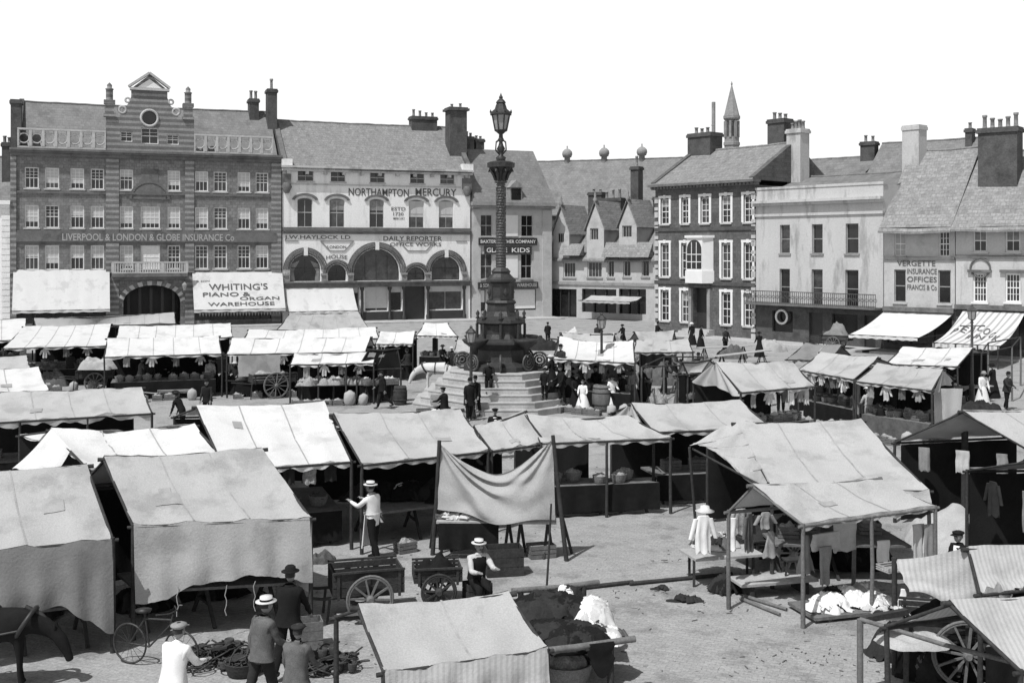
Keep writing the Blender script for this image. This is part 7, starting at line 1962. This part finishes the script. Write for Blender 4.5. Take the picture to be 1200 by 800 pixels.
    k = [(30, 456, 'c_dark', 'man in dark clothes between the far canopies at left edge', 0, 'c_black'), (165, 458, 'c_mid', 'boy in drab clothes sorting crates before the archway canopy', 0, 'c_mid'), (205, 456, 'c_black', 'woman in black bending at the archway canopy counter', 1, 'c_dark'),
         (246, 460, 'c_light', 'man in shirtsleeves by the corner of the archway canopy', 0, 'c_black'), (276, 462, 'c_dark', 'woman in dark dress left of the hung grey cloth', 1, 'c_light'), (348, 456, 'c_black', 'man in black right of the raised shafts', 0, 'c_black'),
         (412, 452, 'c_dark', 'woman with a light hat at the right end of the open produce stall', 1, 'c_light'), (436, 450, 'c_black', 'man in black behind the pale wheeled cart', 0, 'c_black'), (478, 446, 'c_dark', 'man in dark clothes before the dark tarpaulin stall', 0, 'c_black'), (518, 436, 'c_black', 'woman in black below the pointed canopy', 1, 'c_black'),
         (636, 466, 'c_black', 'woman in black on the right corner of the steps', 1, 'c_black'), (643, 454, 'c_dark', 'man in dark coat on the upper right steps', 0, 'c_black'), (708, 462, 'c_dark', 'woman in dark dress in the middle of the crowd', 1, 'c_light'), (722, 466, 'c_black', 'man in black cap at the right of the crowd', 0, 'c_black'), (735, 460, 'c_mid', 'man in drab coat under the right end of the broad canopy', 0, 'c_mid'),
         (846, 470, 'c_mid', 'man in drab clothes at the left end of the striped gable stall', 0, 'c_dark'), (915, 484, 'c_black', 'man in black in front of the striped gable stall', 0, 'c_black'), (1048, 470, 'c_black', 'woman in black inside the stall with the side sheet', 1, 'c_black'), (1180, 480, 'c_dark', 'man in dark clothes beside the empty frame at far right', 0, 'c_black'), (1108, 466, 'c_black', 'man in black beside the bench table', 0, 'c_black')]
    for px, py, m_, lab, wom, hm in k:
        P(lab, G(px, py), rnd.uniform(0, 360), rnd.uniform(1.5, 1.62) if wom else rnd.uniform(1.62, 1.75), m_, 'c_black', 'bonnet' if wom else rnd.choice(['cap', 'bowler', 'trilby']), hm, skirt=('c_black', .03) if wom else None, coat=None if wom else (m_, 'short'), arms=((30, 8, 50), (20, 8, 40)))
    k = [(752, 470, 'c_black', 'woman in black bonnet left of the pleated stall', 1, 'c_black'), (779, 462, 'c_dark', 'man in dark coat leaning on the bare stall frame', 0, 'c_black'), (790, 448, 'c_mid', 'woman in a drab shawl behind the bare stall frame', 1, 'c_light'), (818, 452, 'c_black', 'man in black right of the bare stall frame', 0, 'c_black'),
         (748, 440, 'c_grey', 'woman in grey beneath the canopy below the corner house', 1, 'c_dark'), (765, 428, 'c_black', 'man in black before the corner house canopy', 0, 'c_black'), (690, 452, 'c_black', 'woman in black at the back of the broad canopy', 1, 'c_black'), (676, 458, 'c_mid', 'boy in drab jacket in the crowd', 0, 'c_mid'),
         (640, 476, 'c_black', 'man in black standing on the lowest right step', 0, 'c_black'), (874, 482, 'c_black', 'man in black right of the white flower heap', 0, 'c_black'), (948, 478, 'c_black', 'woman in black between the two canopies', 1, 'c_dark'),
         (1006, 470, 'c_dark', 'man in dark clothes at the left of the stall with the side sheet', 0, 'c_black'), (1164, 466, 'c_black', 'woman in black beneath the lettered blind', 1, 'c_black'), (1128, 456, 'c_dark', 'man in dark cap near the pale headed lamp', 0, 'c_black'), (1080, 448, 'c_black', 'woman in black before the flat canopy', 1, 'c_light'), (642, 404, 'c_black', 'man in black left of the small canopy near the corner house', 0, 'c_black'), (730, 406, 'c_black', 'woman in black right of the small canopy near the corner house', 1, 'c_black'), (700, 408, 'c_dark', 'man in dark coat before the small canopy near the corner house', 0, 'c_black'), (770, 404, 'c_black', 'man in black before the low grey canopy', 0, 'c_black'), (850, 414, 'c_dark', 'man in dark clothes beside the trestle planks', 0, 'c_black'), (890, 418, 'c_black', 'woman in black passing the rendered shop', 1, 'c_black'), (800, 462, 'c_black', 'boy in black by the small canopy of the trestle planks', 0, 'c_black')]
    for px, py, m_, lab, wom, hm in k:
        P(lab, G(px, py), rnd.uniform(0, 360), rnd.uniform(1.5, 1.62) if wom else rnd.uniform(1.62, 1.75), m_, 'c_black', 'bonnet' if wom else rnd.choice(['cap', 'bowler', 'trilby']), hm, skirt=('c_black', .03) if wom else None, coat=None if wom else (m_, 'short'), arms=((30, 8, 50), (20, 8, 40)))
    horse('white harness horse feeding with lowered head left of the fountain', (-3.62, 54.0, 0), 84)

def lamps():
    lamp_post('black iron street lamp rising from the crowd right of the fountain', G(705, 474), 3.9)
    lamp_post('short black lamp pillar at the front left of the fountain steps', G(552, 490), 3.6, False)
    b = G(1139, 474); lamp_post('pale headed street lamp before the striped lettered blind', b, 4.3, True, 'iron_grey')

# ---------------------------------------------------------------- setting
def ground():
    g = MB(); 
    def fn(u, v): return Vector((-700 + 1400 * u, -60 + 1100 * v, 0))
    g.grid(fn, 4, 4, False)
    m = mat('market_setts', .32, .1, .6, 20., .95, bump=.6, fvar=.3, stain=.3)
    # courses of stone setts with dirt in the joints
    nt = m.node_tree; N, L = nt.nodes, nt.links
    bs = N['Principled BSDF']; src = bs.inputs['Base Color'].links[0].from_socket
    tc = N.new('ShaderNodeTexCoord'); mp = N.new('ShaderNodeMapping'); mp.inputs['Rotation'].default_value = (0, 0, R(23)); L.new(tc.outputs['Object'], mp.inputs[0])
    ns = N.new('ShaderNodeTexNoise'); ns.inputs['Scale'].default_value = 1.2; L.new(mp.outputs[0], ns.inputs['Vector'])
    ad = N.new('ShaderNodeVectorMath'); ad.operation = 'MULTIPLY_ADD'; L.new(ns.outputs['Color'], ad.inputs[0]); ad.inputs[1].default_value = (.12, .12, 0); L.new(mp.outputs[0], ad.inputs[2])
    br = N.new('ShaderNodeTexBrick'); L.new(ad.outputs[0], br.inputs['Vector'])
    for k, v in (('Scale', 1.), ('Brick Width', .19), ('Row Height', .115), ('Mortar Size', .009), ('Mortar Smooth', .6), ('Bias', 0.)): br.inputs[k].default_value = v
    br.inputs['Color1'].default_value = (1.09,) * 3 + (1,); br.inputs['Color2'].default_value = (.92,) * 3 + (1,); br.inputs['Mortar'].default_value = (.8,) * 3 + (1,)
    mu = N.new('ShaderNodeMix'); mu.data_type = 'RGBA'; mu.blend_type = 'MULTIPLY'; mu.inputs[0].default_value = 1.
    L.new(src, mu.inputs[6]); L.new(br.outputs[0], mu.inputs[7]); L.new(mu.outputs[2], bs.inputs['Base Color'])
    M['ground'] = m
    o = g.build('ground', 'ground'); o['kind'] = 'structure'
    # pavements with a stone kerb along both building lines
    for name, P, dpt in (('pavement', [(-130, on_left_line(-130)), (648, on_left_line(648))], 3.2), ('pavement', [(768, 93.), (1035, 76.8), (1262, 69.2)], 2.6)):
        pts = [Vector(((px - CX) / F * Y, Y, 0)) for px, Y in P]
        q = MB()
        for i in range(len(pts) - 1):
            d = (pts[i + 1] - pts[i]).normalized(); n = Vector((d.y, -d.x, 0))
            a, b, c, e = pts[i], pts[i + 1], pts[i + 1] + n * dpt, pts[i] + n * dpt
            up = Vector((0, 0, .13))
            q.quad(a + up, b + up, c + up, e + up); q.quad(e, c, c + up, e + up)
        o = q.build(name, 'step'); o['kind'] = 'structure'

def lighting():
    w = bpy.data.worlds.new('World'); scene.world = w; w.use_nodes = True
    nt = w.node_tree; bg = nt.nodes['Background']
    sky = nt.nodes.new('ShaderNodeTexSky'); sky.sky_type = 'NISHITA'; sky.sun_disc = False
    d = Vector((-.31, -.4, .865)).normalized()
    el = math.asin(d.z); az = math.atan2(d.x, d.y)
    sky.sun_elevation = el; sky.sun_rotation = az; sky.air_density = 1.; sky.dust_density = 2.5
    bw = nt.nodes.new('ShaderNodeRGBToBW')
    nt.links.new(sky.outputs[0], bw.inputs[0]); 
    # pale haze low in the sky, as the plate records it
    tc = nt.nodes.new('ShaderNodeTexCoord'); sp = nt.nodes.new('ShaderNodeSeparateXYZ'); mr = nt.nodes.new('ShaderNodeMapRange'); mx = nt.nodes.new('ShaderNodeMix')
    nt.links.new(tc.outputs['Generated'], sp.inputs[0]); nt.links.new(sp.outputs[2], mr.inputs['Value'])
    mr.interpolation_type = 'SMOOTHSTEP'
    for k_, v_ in (('From Min', .2), ('From Max', .36), ('To Min', 1.), ('To Max', 0.)): mr.inputs[k_].default_value = v_
    nt.links.new(mr.outputs[0], mx.inputs['Factor']); nt.links.new(bw.outputs[0], mx.inputs['A']); mx.inputs['B'].default_value = 1.05 / SKY
    nt.links.new(mx.outputs[0], bg.inputs['Color'])
    bg.inputs['Strength'].default_value = SKY
    l = bpy.data.lights.new('sun', 'SUN'); l.energy = SUN; l.angle = R(.5)
    o = bpy.data.objects.new('sun', l); COL.objects.link(o)
    o.rotation_euler = (-d).to_track_quat('-Z', 'Y').to_euler()
    c = bpy.data.cameras.new('camera'); c.sensor_width = 36.; c.lens = 36. * F / 1200.
    c.shift_y = -(400. - HY) / 1200.; c.clip_end = 3000.
    co = bpy.data.objects.new('camera', c); COL.objects.link(co)
    co.location = (0, 0, H); co.rotation_euler = (R(90), 0, 0)
    scene.camera = co
    v = scene.view_settings; v.view_transform = 'Standard'; v.look = 'None'; v.gamma = 1.; v.use_curve_mapping = False
    v.exposure = EXPO
SKY, SUN, EXPO = .09, 4.0, 0.

ground(); lighting()
edge_house(); banded_building(); newspaper_building(); leather_building(); gabled_house(); hall_and_spire(); hotel(); white_building(); tiled_houses()
monument(); market(); clothes_stall(); carts(); wares(); people(); lamps()
